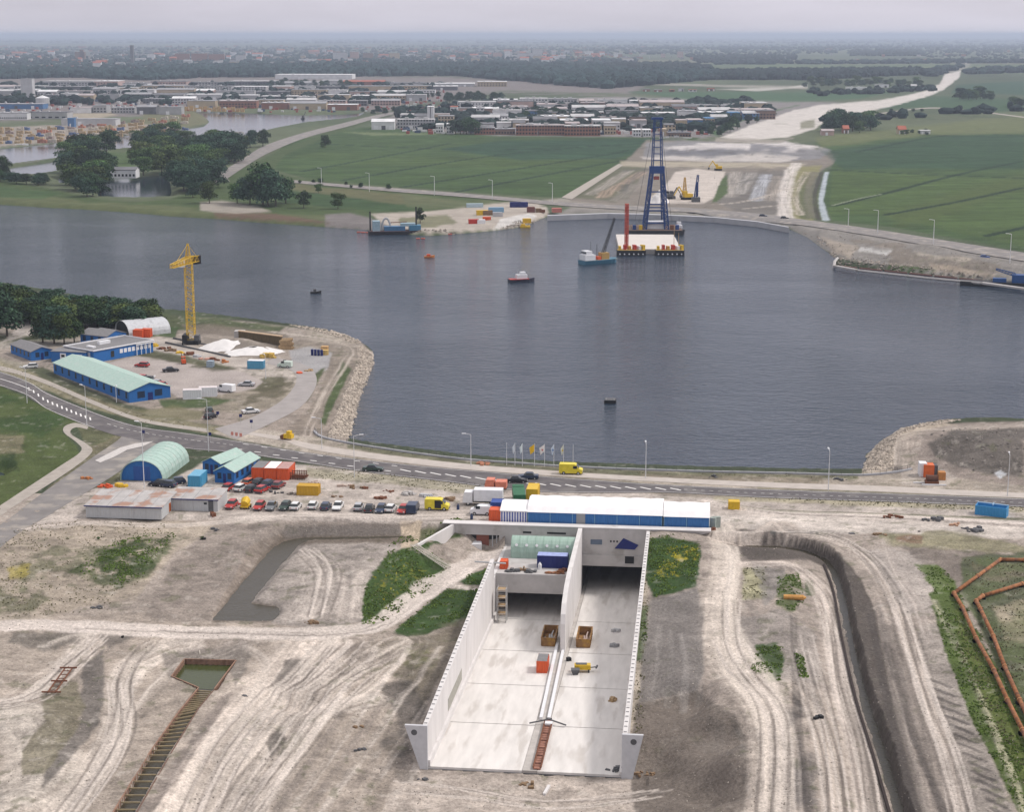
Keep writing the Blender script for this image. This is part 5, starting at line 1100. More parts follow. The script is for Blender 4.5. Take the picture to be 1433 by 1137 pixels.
# --- white halls on the roof of the portal
def tent(x0, x1, name, label, y0=99.4, dep=10.5, eave=2.5, rid=1.5):
    t = thing(name, label, 'hall', TP(x0, y0, 0), TRZ); L = x1 - x0
    w_ = MB(); corr_box(w_, 0, 0, 0, L, dep, eave, .5, .05); w_.build('wall', mat('hall_blue', (.03,.13,.34), .5, var=.15, stretch=(5,5,.4)), t)
    r_ = MB(); nb = 6; pr = []
    yy_ = [-.25, 1.2, dep*.5, dep-1.2, dep+.25]; zz = [eave-.02, eave+.75, eave+rid, eave+.75, eave-.02]
    nx = int(L/1.3)
    for i in range(nx+1):
        x = -.15 + (L+.3)*i/nx; sag = .07*math.sin(i*2.1) + (.05 if i % 3 else .12)
        pr.append([(x, a, b + (sag if 0 < k < 4 else 0)) for k, (a, b) in enumerate(zip(yy_, zz))])
    for i in range(nx):
        for k in range(4): r_.add([pr[i][k], pr[i+1][k], pr[i+1][k+1], pr[i][k+1]], [(0,1,2,3)])
    r_.add([pr[0][k] for k in range(5)], [(0,1,2,3,4)]); r_.add([pr[-1][k] for k in range(5)], [(4,3,2,1,0)])
    r_.build('roof', mat('white_canvas', (.78,.765,.77), .6, var=.04, scale=.5), t)
    f_ = MB()
    for x in np.arange(0, L + .1, L/max(1, round(L/4.2))): f_.box(x-.05,-.09,0,x+.05,-.05,eave)
    f_.build('frame', mat('frame_blue', (.2,.36,.5), .5), t)
    return t
h1 = tent(3.7, 29.3, 'white_roof_hall', 'long blue-walled hall with white canvas roof above the tunnel portals'); MB().box(9.3,-.12,0,11.0,-.06,2.4).build('grey_door', MGREY, h1)
tent(29.7, 38.2, 'white_roof_hall', 'short blue-walled hall with white roof at the right end of the long hall', dep=9.0, eave=2.4, rid=1.3)
t = thing('striped_pavilion', 'white-roofed pavilion with blue and white striped walls left of the long hall', 'pavilion', TP(-1.6, 99.4, 0), TRZ)
MB().box(0,0,0,5.1,8,2.5).build('wall', WHT, t); 
for i in range(10): MB().box(.15+i*.51,-.03,.05,.38+i*.51,.0,2.35).build('stripe', mat('stripe_blue', (.05,.07,.3), .6), t)
MB().exx([(-.2,2.5),(4,3.4),(8.2,2.5),(8.2,2.62),(4,3.55),(-.2,2.62)], -.1, 5.2).build('roof', mat('white_canvas', (.78,.765,.77), .6), t)
def C_(u, v, *a, rz=0.0, z=0, **k): p = gv(u, v, z); return container(p, TRZ + rz, *a, **k)
C_(684, 731, 'site_container', 'red container at the left end of the striped pavilion', ORG, L=2.3, W_=2.6, h=2.5)
C_(686, 721, 'site_container', 'dark blue container behind the red one beside the pavilion', mat('container_blue', (.03,.07,.28), .5, stretch=(5,5,.5)), L=2.4, W_=3.0, h=2.6)
lorry(gv(676, 706), TRZ + math.pi/2 + .02, 'white box lorry parked behind the pavilion facing left', WHT, WHT, L=8.0, h=3.3)
van(gv(674, 720), TRZ + math.pi/2, WHT, 'small white van left of the dark blue container by the pavilion', L=4.4, h=1.9)
lorry(gv(726, 703), TRZ + .15, 'green tipper lorry behind the pavilion near the main road', mat('truck_green', (.02,.12,.05), .5), mat('truck_green', (.02,.12,.05), .5), L=8.5, h=2.7)
C_(736, 702, 'site_container', 'yellow-ochre container between the green lorry and the long hall', YLW, L=2.3, W_=5.0, h=2.6)
lorry(gv(694, 688), TRZ + math.pi/2, 'salmon-orange lorry cab and body half hidden behind the white box lorry', mat('salmon', (.6,.2,.13), .5), mat('salmon', (.6,.2,.13), .5), L=4.5, h=2.4)
for i, (u, v) in enumerate(((641,713),(660,727))): o = MB().tube((0,0,0),(0,0,.9),.28,8).tube((0,0,.9),(0,0,1.2),.12,6).build('waste_drum', mat('drum_blue', (.03,.05,.12), .5), None); o.location = gv(u, v); tag(o, ['dark blue drum at the nose of the yellow van in the car park','dark drum before the small white van by the pavilion'][i], 'drum')
van(gv(612, 713), TRZ + -math.pi/2, YVAN, 'yellow van with open side door at the right end of the parked car row', side_open=True, L=7.2/1.5, h=2.3)
van(gv(799, 663), TRZ - math.pi/2, YVAN, 'yellow van parked on the service road below the flagpoles', L=5.0, h=2.3)
# --- cars in the main park
CG = 'cars parked in rows on the sandy yard'
row2 = [(324,712,'red','red car at the left end of the front car row'),(363,714,'red','red car right of the yellow mixer in the front row'),(380,714,'grey','grey car third in the front row beside the black one','sedan'),(399,714,'dark green','dark green car between the grey and the white car in the front row'),(414,714,'white','white car beside the dark green one in the front row'),
 (438,713,'white','white car just below the yellow container in the front row'),(456,714,'dark blue','dark blue car between two white cars in the front row'),(473,714,'white','white car left of the gap in the middle of the front row','sedan'),(502,715,'silver','silver car right of the gap in the front row'),(517,717,'black','long black car beside the silver one in the front row','sedan'),(533,718,'dark blue','dark blue car between the black and the white car near the row end'),(547,717,'white','white car left of the bright red one near the row end'),(564,719,'red','bright red car beside the dark blue van at the row end')]
for u, v, c_, lb, *k in row2: car(gv(u, v-2), TRZ + random.uniform(-.06,.06) + (math.pi if random.random() < .5 else 0), c_, lb, k[0] if k else 'hatch', CG)
van(gv(578, 716), TRZ, paint_mat('dark blue', COLS['dark blue']), 'dark blue van closing the right end of the front car row', L=4.8, h=2.0)
row1 = [(321,687,'red','red car in the rear rows nearest the blue huts'),(337,688,'white','white car between the first red car and the black one'),(352,689,'black','black car between the white one and the lower red one'),(367,690,'red','red car lowest of the rear group beside the rusty shelf'),(349,680,'orange','orange-red car tucked before the orange containers'),(363,680,'black','black car beside the orange-red one before the containers'),(376,682,'dark blue','dark blue car third before the orange containers'),(390,684,'dark red','dark red car at the right end of the rear group')]
for u, v, c_, lb in row1: car(gv(u, v-2), TRZ + random.uniform(-.15,.1) - .12, c_, lb, group=CG)
for u, v, c_, lb, a_ in ((222,681,'black','black car before the mouth of the big arched hall',1.4),(234,682,'dark blue','dark blue car beside the black one at the big arched hall',1.2),(246,678,'dark blue','dark blue car between the arched hall and the light blue container',1.9)): car(gv(u, v-1), a_, c_, lb)
mx = thing('cement_mixer', 'yellow cement mixer with a bulging drum in the front car row', 'cement mixer', gv(344, 711), TRZ)
MB().tube((0,-.9,1.0),(0,.3,1.5),.75,12,.95).tube((0,.3,1.5),(0,1.1,1.9),.95,12,.4).build('drum', YLW, mx); MB().box(-.8,-1.2,.4,.8,1.2,.65).build('frame', YLW, mx); wheels(mx, (-.85,.85), (-.7,.7), .35)
o = debris(gv(334, 706), .5, 'red_barrow', 'small red barrow between the first red car and the yellow mixer', 'barrow', RED, 6, (.4,.7))
# --- yard buildings
quonset((169.6,672),(227.4,674), 17.5, 4.3, 'arched_hall', 'large arched hall with pale green roof and blue front at the road junction', BLUE, GRN)
hut((301,675),(328,677), 13, 2.5, 1.1, 'green_roofed_hut', 'blue hut with pale green roof, nearer of the pair by the containers', along='y', wall=BLUE)
hut((284,662),(309,665), 9.5, 2.5, 1.1, 'green_roofed_hut', 'blue hut with pale green roof, farther left of the pair beside the arched hall', along='y', wall=BLUE)
C_(263, 683, 'site_container', 'light blue container between the arched hall and the green-roofed huts', mat('container_lightblue', (.06,.27,.45), .5, var=.1, stretch=(5,5,.5)), L=2.6, W_=5.5, h=2.6, roofm=mat('container_pale', (.14,.36,.52), .5))
for i, (rm, lb) in enumerate(((GREYR,'orange container with grey roof, left of three in a row'),(WHT,'orange container with white roof, middle of three in a row'),(mat('pink_roof', (.42,.26,.24), .8),'orange container with pink roof, right of three in a row'))):
    C_(352+i*17.6, 670.5+i*.6, 'site_container', lb, ORG, L=2.6, W_=6.0, h=2.5, group='orange containers behind the parked cars', roofm=rm)
C_(415, 693, 'waste_container', 'yellow-ochre container standing alone behind the front car row', mat('ochre', (.5,.29,.02), .55, var=.1, stretch=(5,5,.5)), L=4.5, W_=2.4, h=2.0)
rk = thing('steel_rack', 'rusty brown rack of steel right of the orange containers', 'rack', gv(406, 671), TRZ); b_ = MB()
for i in range(7):
    b_.box(i*.5,0,0,i*.5+.12,.12,1.6).box(i*.5,2,0,i*.5+.12,2.12,1.6)
for z in (.3,.8,1.3): b_.box(0,0,z,3.2,.15,z+.15).box(0,1.9,z,3.2,2.1,z+.15)
b_.build('frame', RUST, rk); b2 = MB()
for i in range(10): b2.tube((.2,.3+i*.17,.5+.09*(i%4)),(3.6,.3+i*.17,.5+.1*(i%3)),.08,5)
b2.build('steel_bars', RUST, rk)
def shed(A, B, dep, h1, h2, label, roof=RUSTROOF, door=None):
    p, rz, L = fr(A, B); t = thing('corrugated_shed', label, 'shed', p, TRZ)
    w_ = MB(); w_.exx([(0,0),(dep,0),(dep,h2),(0,h1)], 0, L); w_.build('wall', CORR, t)
    r_ = MB(); nx = int(L/2)
    r_.exx([(-.3,h1-.02),(dep+.2,h2+.02),(dep+.2,h2+.14),(-.3,h1+.1)], -.25, L+.25); r_.build('roof', roof, t)
    s_ = MB()
    for i in range(1, nx): s_.exx([(-.32,h1+.09),(dep+.2,h2+.13),(dep+.2,h2+.17),(-.32,h1+.14)], i*L/nx-.03, i*L/nx+.03)
    s_.build('roof_seam', MGREY, t); MB().box(-.27,-.36,h1-.1,L+.27,-.3,h1+.12).build('gutter', NAVY, t)
    for i in range(1, int(L/2.4)): MB().box(i*2.4-.05,-.05,0,i*2.4+.05,0,h1).build('wall_post', LGREY, t)
    return t
s1 = shed((120.6,724),(226,727.5), 9.5, 2.4, 3.0, 'long corrugated shed with rust-streaked roof, left of two before the arched hall')
s2 = shed((237.4,714),(305,716), 7.0, 2.4, 2.8, 'short corrugated shed with white and rusty roof, right of two')
MB().box(7.9,-.06,0,8.9,-.01,2.2).build('door', DGREY, s2); MB().box(7.0,-.06,1.4,7.6,-.01,1.8).build('window', GLASS, s2)
C_(228, 718, 'tool_box', 'narrow orange-brown box between the two corrugated sheds', mat('orange_brown', (.4,.12,.04), .7), L=1.2, W_=1.6, h=2.0, cat='box')
for u, v, m_, lb, c_, n_, s__ in ((148,681,ORG,'orange pump trailer left of the yellow one before the arched hall','pump',7,(.5,1.2)),(170,681,YLW,'yellow machine before the left foot of the arched hall','machine',8,(.6,1.4)),(124,670,mat('brown_orange', (.4,.15,.05), .7),'orange-brown heap of fittings at the edge of the side road','fittings',10,(.4,.9)),
    (272,681,DGREY,'dark clutter between the light blue container and the sheds','clutter',8,(.3,.6)),(297,684,BLACK,'dark clutter left of the nearest red rear car','clutter',5,(.4,.7)),(386,690,DGREY,'small dark trolley right of the lowest red car','trolley',4,(.5,.9)),(407,692,mat('grey_brown', (.2,.17,.15), .9),'grey-brown crate left of the yellow-ochre container','crate',4,(.5,.8)),
    (473,695,BRN,'small upright brown cart right of the yellow-ochre container','cart',5,(.4,.8)),(497,684,BRN,'brown crate alone in the middle of the yard','crate',3,(.8,1.2)),(514,683,RUST,'small rusty box right of the brown crate','box',2,(.7,.9)),(533,697,RUST,'rusty tangle of steel behind the front car row','steel scrap',22,(.3,1.1)),(543,688,RUST,'thin rusty steel pile behind the tangle','steel scrap',8,(.3,.7)),
    (572,692,CONCM,'pale heap of concrete blocks left of the box lorry','concrete blocks',22,(.4,1.1)),(596,695,LGREY,'grey heap of blocks between the pale heap and the box lorry','blocks',16,(.4,1.0)),(626,700,BRN,'brown timber pile just left of the box lorry cab','timber',12,(.5,1.3)),(480,680,mat('pale_pipes', (.42,.33,.28), .8),'pinkish pipes scattered right of the yellow-ochre container','pipes',9,(.3,1.2)),(440,676,mat('pale_pipes', (.42,.33,.28), .8),'pinkish timber lying right of the steel rack','timber',7,(.3,1.0)),
    (1,700,BRN,'','',0,(1,1))):
    if n_: debris(gv(u, v), 1.5, 'material_heap', lb, c_, m_, n_, s__)
debris(onland(298,725), .5, 'small_crate', 'brown crate on the sand before the short corrugated shed', 'crate', RUST, 3, (.6,.9), flat=1)
# --- right-hand side of the yard
oc = thing('open_container', 'blue open-topped container with an inner rail at the far right of the yard', 'container', gv(1364, 720), TRZ - .35)
cb = MB().box(0,0,0,6.0,.15,1.9).box(0,2.3,0,6.0,2.45,1.9).box(0,.15,0,.15,2.3,1.9).box(5.85,.15,0,6.0,2.3,1.9).box(.15,.15,.1,5.85,2.3,1.1)
cb.build('body', CYAN, oc); r_ = MB()
for i in range(10): r_.box(.2+i*.62,-.08,.05,.3+i*.62,0,1.85)
r_.build('rib', CYAN, oc); MB().box(0,2.2,1.9,6.0,2.5,2.05).box(3.0,1.2,1.9,3.2,2.4,2.2).build('top_rail', mat('pale_blue', (.3,.45,.6), .5), oc)
C_(1019, 713, 'small_container', 'small yellow container on the sand right of the short hall', YLW, L=2.2, W_=2.0, h=1.6)
debris(TP(39.5, 101.0), .5, 'portable_toilet', 'grey-green toilet cabin at the right end of the short hall', 'toilet cabin', mat('grey_green', (.3,.34,.31), .8), 2, (1.1,1.3), flat=1.6)
debris(TP(38.9, 99.3), .8, 'crate_pile', 'reddish crates at the foot of the short hall right end', 'crates', RUST, 6, (.4,.8))
oc2 = C_(1292, 668, 'site_cabin', 'orange cabin with a blue rear side on the headland by the basin', mat('cabin_orange', (.62,.13,.03), .5), L=2.2, W_=2.4, h=2.7, cat='cabin')
C_(1286, 667, 'site_cabin', 'white cabin half hidden behind the orange cabin', WHT, L=1.6, W_=2.4, h=2.9, cat='cabin')
C_(1303, 668, 'site_cabin', 'dark grey cabin right behind the orange cabin', DGREY, L=1.3, W_=2.4, h=2.6, cat='cabin')
w1 = thing('winch', 'rust-brown winch machine in front of the orange cabin', 'winch', gv(1303, 677), TRZ)
MB().box(-1.3,-.8,.2,1.5,.8,.7).build('base', RUST, w1); MB().tube((-1.0,0,1.2),(1.2,0,1.2),.7,12).build('drum', mat('dark_rust', (.1,.045,.03), .8), w1)
for x in (-1.1,1.3): MB().exx([(-.7,.7),(.7,.7),(.1,2.0),(-.1,2.0)], x, x+.12).build('side_frame', RUST, w1)
C_(1313, 672, 'fuel_tank', 'ochre-brown tank box right of the rusty winch', mat('ochre_brown', (.45,.2,.06), .7), L=1.5, W_=1.6, h=1.7, cat='tank')
for u, v, lb in ((1278,676,'white pipe lying left of the rusty winch'),(1290,679,'longer white pipe lying before the rusty winch')):
    o = MB().tube((0,0,.15),(5,-.3,.15),.14,6).build('pipe', WHT); o.location = gv(u, v); tag(o, lb, 'pipe')
for u, v, r_, m_, lb, n_ in ((1250,724,2,RUST,'rusty steel heap on the sand beside the right haul road',14),(1305,728,1.8,DGREY,'thin dark steel pile right of the first rusty heap',10),(1362,742,2.5,DGREY,'dark grey tangle of scrap near the blue open container',20),(1190,748,1,DGREY,'dark crate at the edge of the right dug slope',3),(1230,750,1.5,BRN,'brown rubble between the dark crate and the reddish bank',12),(1335,735,1.5,mat('salmon_heap', (.4,.24,.16), .8),'pinkish heap of stone left of the grey scrap',8),(998,668,1.2,DGREY,'low dark steel bundle on the grass right of the flagpoles',6),(1175,672,1.6,DGREY,'dark steel bundle right of the tall lamp on the verge',9),(1287,744,.3,BLACK,'small dark post above the reddish bank',2)):
    debris(gv(u, v), r_, 'material_heap', lb, 'material heap', m_, n_, (.3,1.0))
o = MB().tube((-1.6,0,.3),(1.6,-.3,.3),.45,10).tube((1.6,-.3,.3),(2.1,-.35,.3),.45,10,.1).build('float_tank', mat('orange_tank', (.5,.25,.07), .6, var=.2)); o.location = onland(1110, 838) ; tag(o, 'orange-yellow cylindrical float lying in the weeds of the right field', 'float')
debris(onland(1145,605+400), .5, 'dark_clod', 'dark lump beside the wheel tracks of the right field', 'lump', BLACK, 5, (.4,.8))
for u, v, r_, m_, lb, n_, c_ in ((138,851,1.2,DGREY,'dark blue-black wreck at the edge of the left haul path',9,'wreck'),(436,872,1.3,BRN,'brown branches heaped beside the haul path',20,'branch heap'),(500,1018,.8,BRN,'small brown branch on the pale sand',5,'branch'),(505,1050,1.0,DGREY,'dark tangle of wire left of the ramp front',9,'wire'),(345,975,.6,DGREY,'small dark clod on the wheel tracks',5,'clod'),(173,893,.4,BLACK,'small dark stone just below the haul path',3,'stone'),(283,755,.8,BLACK,'dark stones on the rise before the short shed',6,'stones'),(300,742,1,DGREY,'dark row of stones above the moat',7,'stones'),(590,1092,.8,DGREY,'dark rubble below the left flange',7,'rubble'),(735,1100,1.6,BRN,'thin scrap lying on sand before the ramp',8,'scrap'),(903,1085,1.4,BRN,'brown rubble at the foot of the right flange',14,'rubble')):
    debris(onland(u, v), r_, 'ground_litter', lb, c_, m_, n_, (.2,.7))
# steel ladder frame on the left
lf = thing('ladder_frame', 'rusty steel ladder frame lying on the soil at the far left', 'steel frame', onland(85, 955), 0)
pa = onland(72, 973) - lf.location; pb_ = onland(96, 939) - lf.location; sd = Vector((.55,0,0))
b_ = MB()
for s_ in (-1, 1): b_.beam(pa+sd*s_+Vector((0,0,.4)), pb_+sd*s_+Vector((0,0,.4)), .16)
b_.build('long_beam', RUST, lf); b_ = MB()
for k_, hw in ((0,1.4),(.45,1.2),(1,1.3)): c_ = pa.lerp(pb_, k_)+Vector((0,0,.5)); b_.beam(c_-Vector((hw,0,0)), c_+Vector((hw,0,0)), .2)
for k_ in np.linspace(.1,.9,6): c_ = pa.lerp(pb_, k_)+Vector((0,0,.38)); b_.beam(c_-sd, c_+sd, .1)
b_.build('cross_beam', RUST, lf)
# --- sheeted trench with struts, and its pool
pool('trench_pool', [(240,946),(258,922),(330,924),(304,966),(276,964)], -4.0, GREENM)
pool('trench_bottom_water', [(276,962),(306,962),(242,1056),(178,1165),(140,1165),(208,1050)], -4.02, POOLM)
pool('moat_water', [(620,742),(440,742),(400,750),(360,785),(310,840),(285,872),(395,874),(400,845),(365,835),(400,795),(450,768),(620,766)], -2.55, POOLM)
pool('ditch_water', [(1040,752),(1150,765),(1185,800),(1215,900),(1240,990),(1268,1080),(1298,1175),(1245,1175),(1210,1060),(1180,950),(1160,852),(1140,800),(1040,775)], -2.16, POOLM)
sp = thing('sheet_piling', 'rusty sheet piling with yellow struts lining the long trench at lower left', 'sheet piling', (0,0,0))
def pile_wall(pts, zt, zb, par, m):
    b_ = MB(); n_ = 0
    for (A_, B_) in zip(pts[:-1], pts[1:]):
        d_ = B_ - A_; L = d_.length; k_ = max(2, int(L/.45)); nn = Vector((d_.y,-d_.x,0)).normalized()
        P = [A_ + d_*i/k_ + nn*(.12 if i % 2 else -.12) for i in range(k_+1)]
        for i in range(k_): b_.add([(P[i].x,P[i].y,zb),(P[i+1].x,P[i+1].y,zb),(P[i+1].x,P[i+1].y,zt),(P[i].x,P[i].y,zt)], [(0,1,2,3)])
        o_ = nn*.1
        b_.add([(A_-o_)[:2]+(zt,) if False else ((A_-o_).x,(A_-o_).y,zt),((B_-o_).x,(B_-o_).y,zt),((B_+o_).x,(B_+o_).y,zt),((A_+o_).x,(A_+o_).y,zt)], [(0,1,2,3)])
    return b_.build('pile_wall', m, par)
zt = -3.1
Lp = [gv(u, v, zt) for u, v in ((150,1150),(210,1052),(250,996),(278,962))]; Rp = [gv(u, v, zt) for u, v in ((183,1150),(240,1052),(278,990),(300,964))]
ORUST = mat('orange_rust', (.25,.15,.105), .85, var=.25, scale=1)
pile_wall(Lp, zt, -5, sp, ORUST); pile_wall(Rp, zt-.1, -5, sp, mat('dull_rust', (.15,.09,.065), .9, var=.25))
pile_wall([gv(u, v, zt) for u, v in ((278,962),(240,946),(258,922),(330,924),(300,964))], zt, -5, sp, ORUST)
STR = mat('strut_yellow', (.28,.22,.13), .8, var=.25)
def pl(P, t):
    n_ = (len(P)-1)*t; i = min(int(n_), len(P)-2); return P[i].lerp(P[i+1], n_-i)
for i in range(30):
    t_ = .03 + i/30.5; a_ = pl(Lp, t_); b2 = pl(Rp, t_); d_ = Vector((0,0,-.35)); MB().beam(a_+d_, b2+d_, .17).build('strut', STR, sp)
pl_ = thing('pump_float', 'small white pump float with a plank in the green trench pool', 'pump', gv(281, 932, -4.5)); MB().box(-.5,-.6,0,.5,.6,.4).build('float', WHT, pl_); MB().box(-.35,-.9,-.1,.1,-.5,.3).build('motor', BLACK, pl_); MB().beam((0,.5,.3),(-.6,2.6,1.6),.12).build('plank', mat('pale_timber', (.5,.46,.4), .8), pl_)
# sheet pile line of the right ditch
sp2 = thing('trench_sheeting', 'thin black sheet pile line along the long right-hand ditch', 'sheet piling', (0,0,0))
DR = mat('dark_rust', (.1,.045,.03), .8)
PW = smooth([(1158,792),(1172,830),(1185,900),(1204,980),(1229,1060),(1258,1160)], 4)
b_ = MB(); QP = [gv(u, v, -2) for u, v in PW]
for A_, B_ in zip(QP[:-1], QP[1:]):
    za = hz(A_.x-1.6, A_.y)+.12; zb = hz(B_.x-1.6, B_.y)+.12
    b_.add([(A_.x-.5,A_.y,-3),(B_.x-.5,B_.y,-4),(B_.x-.5,B_.y,zb),(A_.x-.5,A_.y,za),(A_.x-.85,A_.y,-4),(B_.x-.85,B_.y,-4),(B_.x-.85,B_.y,zb),(A_.x-.85,A_.y,za)], [(0,1,2,3),(3,2,6,7),(4,7,6,5)])
b_.build('pile_wall', mat('drop_shade_black', (.03,.02,.018), .8), sp2)  # near-black colour paints the dark gap of the steep ditch drop
# --- rusty pipelines at the right
def pipeline(pts, label, r=.32, z=.5, m=RUSTP):
    P = [Vector((*g(u, v, z), z)) for u, v in pts]; t = thing('pipeline', label, 'pipeline', P[0]); Q = [p - P[0] for p in P]
    for a_, b_ in zip(Q[:-1], Q[1:]): MB().tube(a_, b_, r, 10).build('pipe_section', m, t, True)
    jn = MB(); sup = MB()
    for a_, b_ in zip(Q[:-1], Q[1:]):
        d_ = (b_-a_); k_ = max(1, int(d_.length/11)); 
        for i in range(k_+1): c_ = a_ + d_*i/k_; e_ = d_.normalized()*.12; jn.tube(c_-e_, c_+e_, r*1.25, 10); sup.cbox(c_.x, c_.y, -z-.3, .9, .9, .5)
    jn.build('flange_ring', mat('pale_rust', (.42,.2,.09), .8, var=.2), t); sup.build('support_block', DGREY, t)
pipeline([(1560,786),(1433,783.5),(1400,783),(1335,830),(1347,850),(1366,893),(1391,938),(1410,980),(1431,1022),(1470,1110)], 'outer rusty orange pipeline bending down the right edge beside the green bank')
pipeline([(1560,788),(1430,817),(1375,834),(1366,841),(1372,852),(1390,890),(1406,933),(1427,980),(1470,1070)], 'inner rusty pipeline running parallel at the far right edge')
# --- seawall and railing along the basin
sw = thing('quay_wall', 'low grey quay wall along the near edge of the basin', 'quay wall', (0,0,0)); b_ = MB()
QW = smooth([(440,604),(450,612),(485,620),(560,632),(650,643.5),(720,648.5),(800,654),(960,660),(1100,663),(1208,665.5),(1262,660),(1275,657)], 3)
P = [gv(u, v, 0) for u, v in QW]
for A_, B_ in zip(P[:-1], P[1:]):
    nn = Vector(((B_-A_).y, -(B_-A_).x, 0)).normalized()*.3
    b_.add([(A_-nn).to_tuple()[:2]+(-3,), (B_-nn).to_tuple()[:2]+(-3,), (B_+nn).to_tuple()[:2]+(-3,), (A_+nn).to_tuple()[:2]+(-3,), (A_-nn).to_tuple()[:2]+(.35,), (B_-nn).to_tuple()[:2]+(.35,), (B_+nn).to_tuple()[:2]+(.35,), (A_+nn).to_tuple()[:2]+(.35,)], [(4,5,6,7),(0,1,5,4),(2,3,7,6)])
b_.build('wall', mat('quay_grey', (.33,.33,.35), .8, var=.12, scale=.5), sw)
b_ = MB()
for A_, B_ in zip(P[:-1], P[1:]):
    for z in (.7, 1.1): b_.tube(A_+Vector((0,0,z)), B_+Vector((0,0,z)), .03, 4)
    for i in range(int((B_-A_).length/2.5)+1): c_ = A_.lerp(B_, i/max(1,int((B_-A_).length/2.5)+1)); b_.tube(c_, c_+Vector((0,0,1.1)), .04, 4)
b_.build('railing', DGREY, sw)
# --- flags
FL = [(709,None,'bare white flagpole at the left end of the row'),(720.6,(.55,.6,.66),'flagpole with pale grey flag second from left'),(731,(.62,.7,.72),'flagpole with small white and green flag third from left'),(748,(.72,.45,.02),'flagpole with yellow flag fourth from left'),(762,(.75,.72,.7),'flagpole with white flag right of the yellow one'),(775,(.6,.68,.78),'flagpole with pale blue flag sixth from left'),(788.5,(.66,.68,.58),'flagpole with off-white flag seventh from left'),(801.8,None,'bare white flagpole at the right end of the row')]
for i, (u, c_, lb) in enumerate(FL):
    t = thing('flagpole', lb, 'flagpole', gv(u, 652.5 + (i-3)*.4), 0, 'flagpoles beside the basin'); hh = 5.1
    MB().tube((0,0,0),(0,0,hh),.07,6,.04).build('pole', LAMPP, t)
    if c_:
        f_ = MB(); n_ = 7; fw = 1.3 if i in (3, 4) else .7
        for k_ in range(n_): 
            pass
        vs_ = []; 
        for a_ in range(n_+1):
            s_ = a_/n_; x = -fw*s_*(.85); y = .12*math.sin(s_*6+i); dz = -.9*s_
            vs_ += [(x-.04, y, hh-.1+dz), (x-.04+.25*s_, y+.05, hh-1.7+dz*.9)]
        f_.add(vs_, [(2*k_, 2*k_+1, 2*k_+3, 2*k_+2) for k_ in range(n_)])
        fl_ = f_.build('flag', mat('flag%d' % i, c_, .8, var=.03), t)
        md = fl_.modifiers.new('thickness', 'SOLIDIFY'); md.thickness = .02
        if i in (4, 5, 6): MB().box(-fw*.5,-.12,hh-1.5,-fw*.5+.3,-.10,hh-1.2).build('emblem', [RED, mat('flag_blue', (.05,.15,.4), .7), YLW][i-4], t)
# --- street lamps
for u, v, h, lb, arm in ((38,564,9.0,'white lamp beside the left bend of the main road',(-1.0,.6)),(121.5,594.7,9.5,'white lamp at the outer side of the road bend near the footpath',(-.9,.7)),(163,563,4.0,'slim grey post before the long green-roofed barrack',(.01,.3)),(202,684,14,'tall pole before the blue front of the big arched hall',(-.8,.3)),(292,632,12,'tall lamp behind the green-roofed huts',(-1.4,0)),(450.5,628,7,'lamp at the landward end of the stone bank',(-1.5,.2)),(496,668,9,'lamp above the parked car rows',(1.3,.3)),(659,652,7,'lamp left of the flagpoles by the quay',(-1.2,0)),(903.5,669,7.4,'lamp right of the yellow van by the quay',(0,1.2)),(1159,686,8.3,'lamp in the middle of the right quay stretch',(0,1.2)),(1409.7,694.5,8.6,'lamp at the far right above the blue open container',(.2,1.2)),(372,530,6.5,'lamp with yellow top beside the blue and white cabin',(-.3,.6)),
    (217,557,5.5,'slim post at the gable of the long barrack',(.01,.3))):
    street_lamp(u, v, h, lb, arm)
for u, v, lb in ((201,615,'small dark traffic sign on the island of the side road'),(294,618,'dark sign on a short post by the main road verge'),(305,588,'short dark sign post by the access road'),(337,592,'thin sign post beside the access road curve'),(352,600,'tall thin sign post right of the access road')):
    t = thing('road_sign', lb, 'road sign', gv(u, v)); MB().tube((0,0,0),(0,0,2.2),.05,6).build('post', STEEL, t); MB().box(-.35,-.05,1.5,.35,.05,2.2).build('sign_plate', NAVY, t)
# --- cars on the roads
for u, v, c_, lb, a_ in ((522,659,'dark green','dark green car driving on the main road above the car park',-1.65),(723,675,'black','black car on the main road just above the green lorry',-1.62),(739,670,'dark blue','dark blue car ahead of the black one on the main road',1.5)):
    car(gv(u, v), a_, c_, lb, 'sedan')
# yellow roller and traffic cones at the junction
rl = thing('road_roller', 'yellow-brown roller parked beside the stone bank by the quay', 'roller', gv(402, 615), 1.2)
MB().tube((-.6,1.0,.6),(.6,1.0,.6),.6,12).build('drum', RUST, rl); MB().box(-.7,-1.4,.4,.7,.6,1.4).build('body', YLW, rl); MB().box(-.6,-1.0,1.4,.6,-.1,2.1).build('cab', YLW, rl)
for i, (u, v) in enumerate(((325,610),(331,611),(337,612))):
    t = thing('warning_board', 'small red and white warning board ' + ('left','middle','right')[i] + ' of three by the junction', 'warning board', gv(u, v), 0, 'warning boards at the junction'); MB().box(-.3,-.04,.2,.3,.04,1.0).build('board', mat('salmon_board', (.6,.25,.2), .7), t); MB().tube((0,.05,0),(0,.05,1),.05,5).build('post', STEEL, t)
o = debris(gv(678, 650), 1.8, 'material_heap', 'reddish-orange timber stack between the lamp and the flagpoles', 'timber stack', mat('salmon_heap2', (.45,.2,.12), .8), 10, (.4,1.2)) 
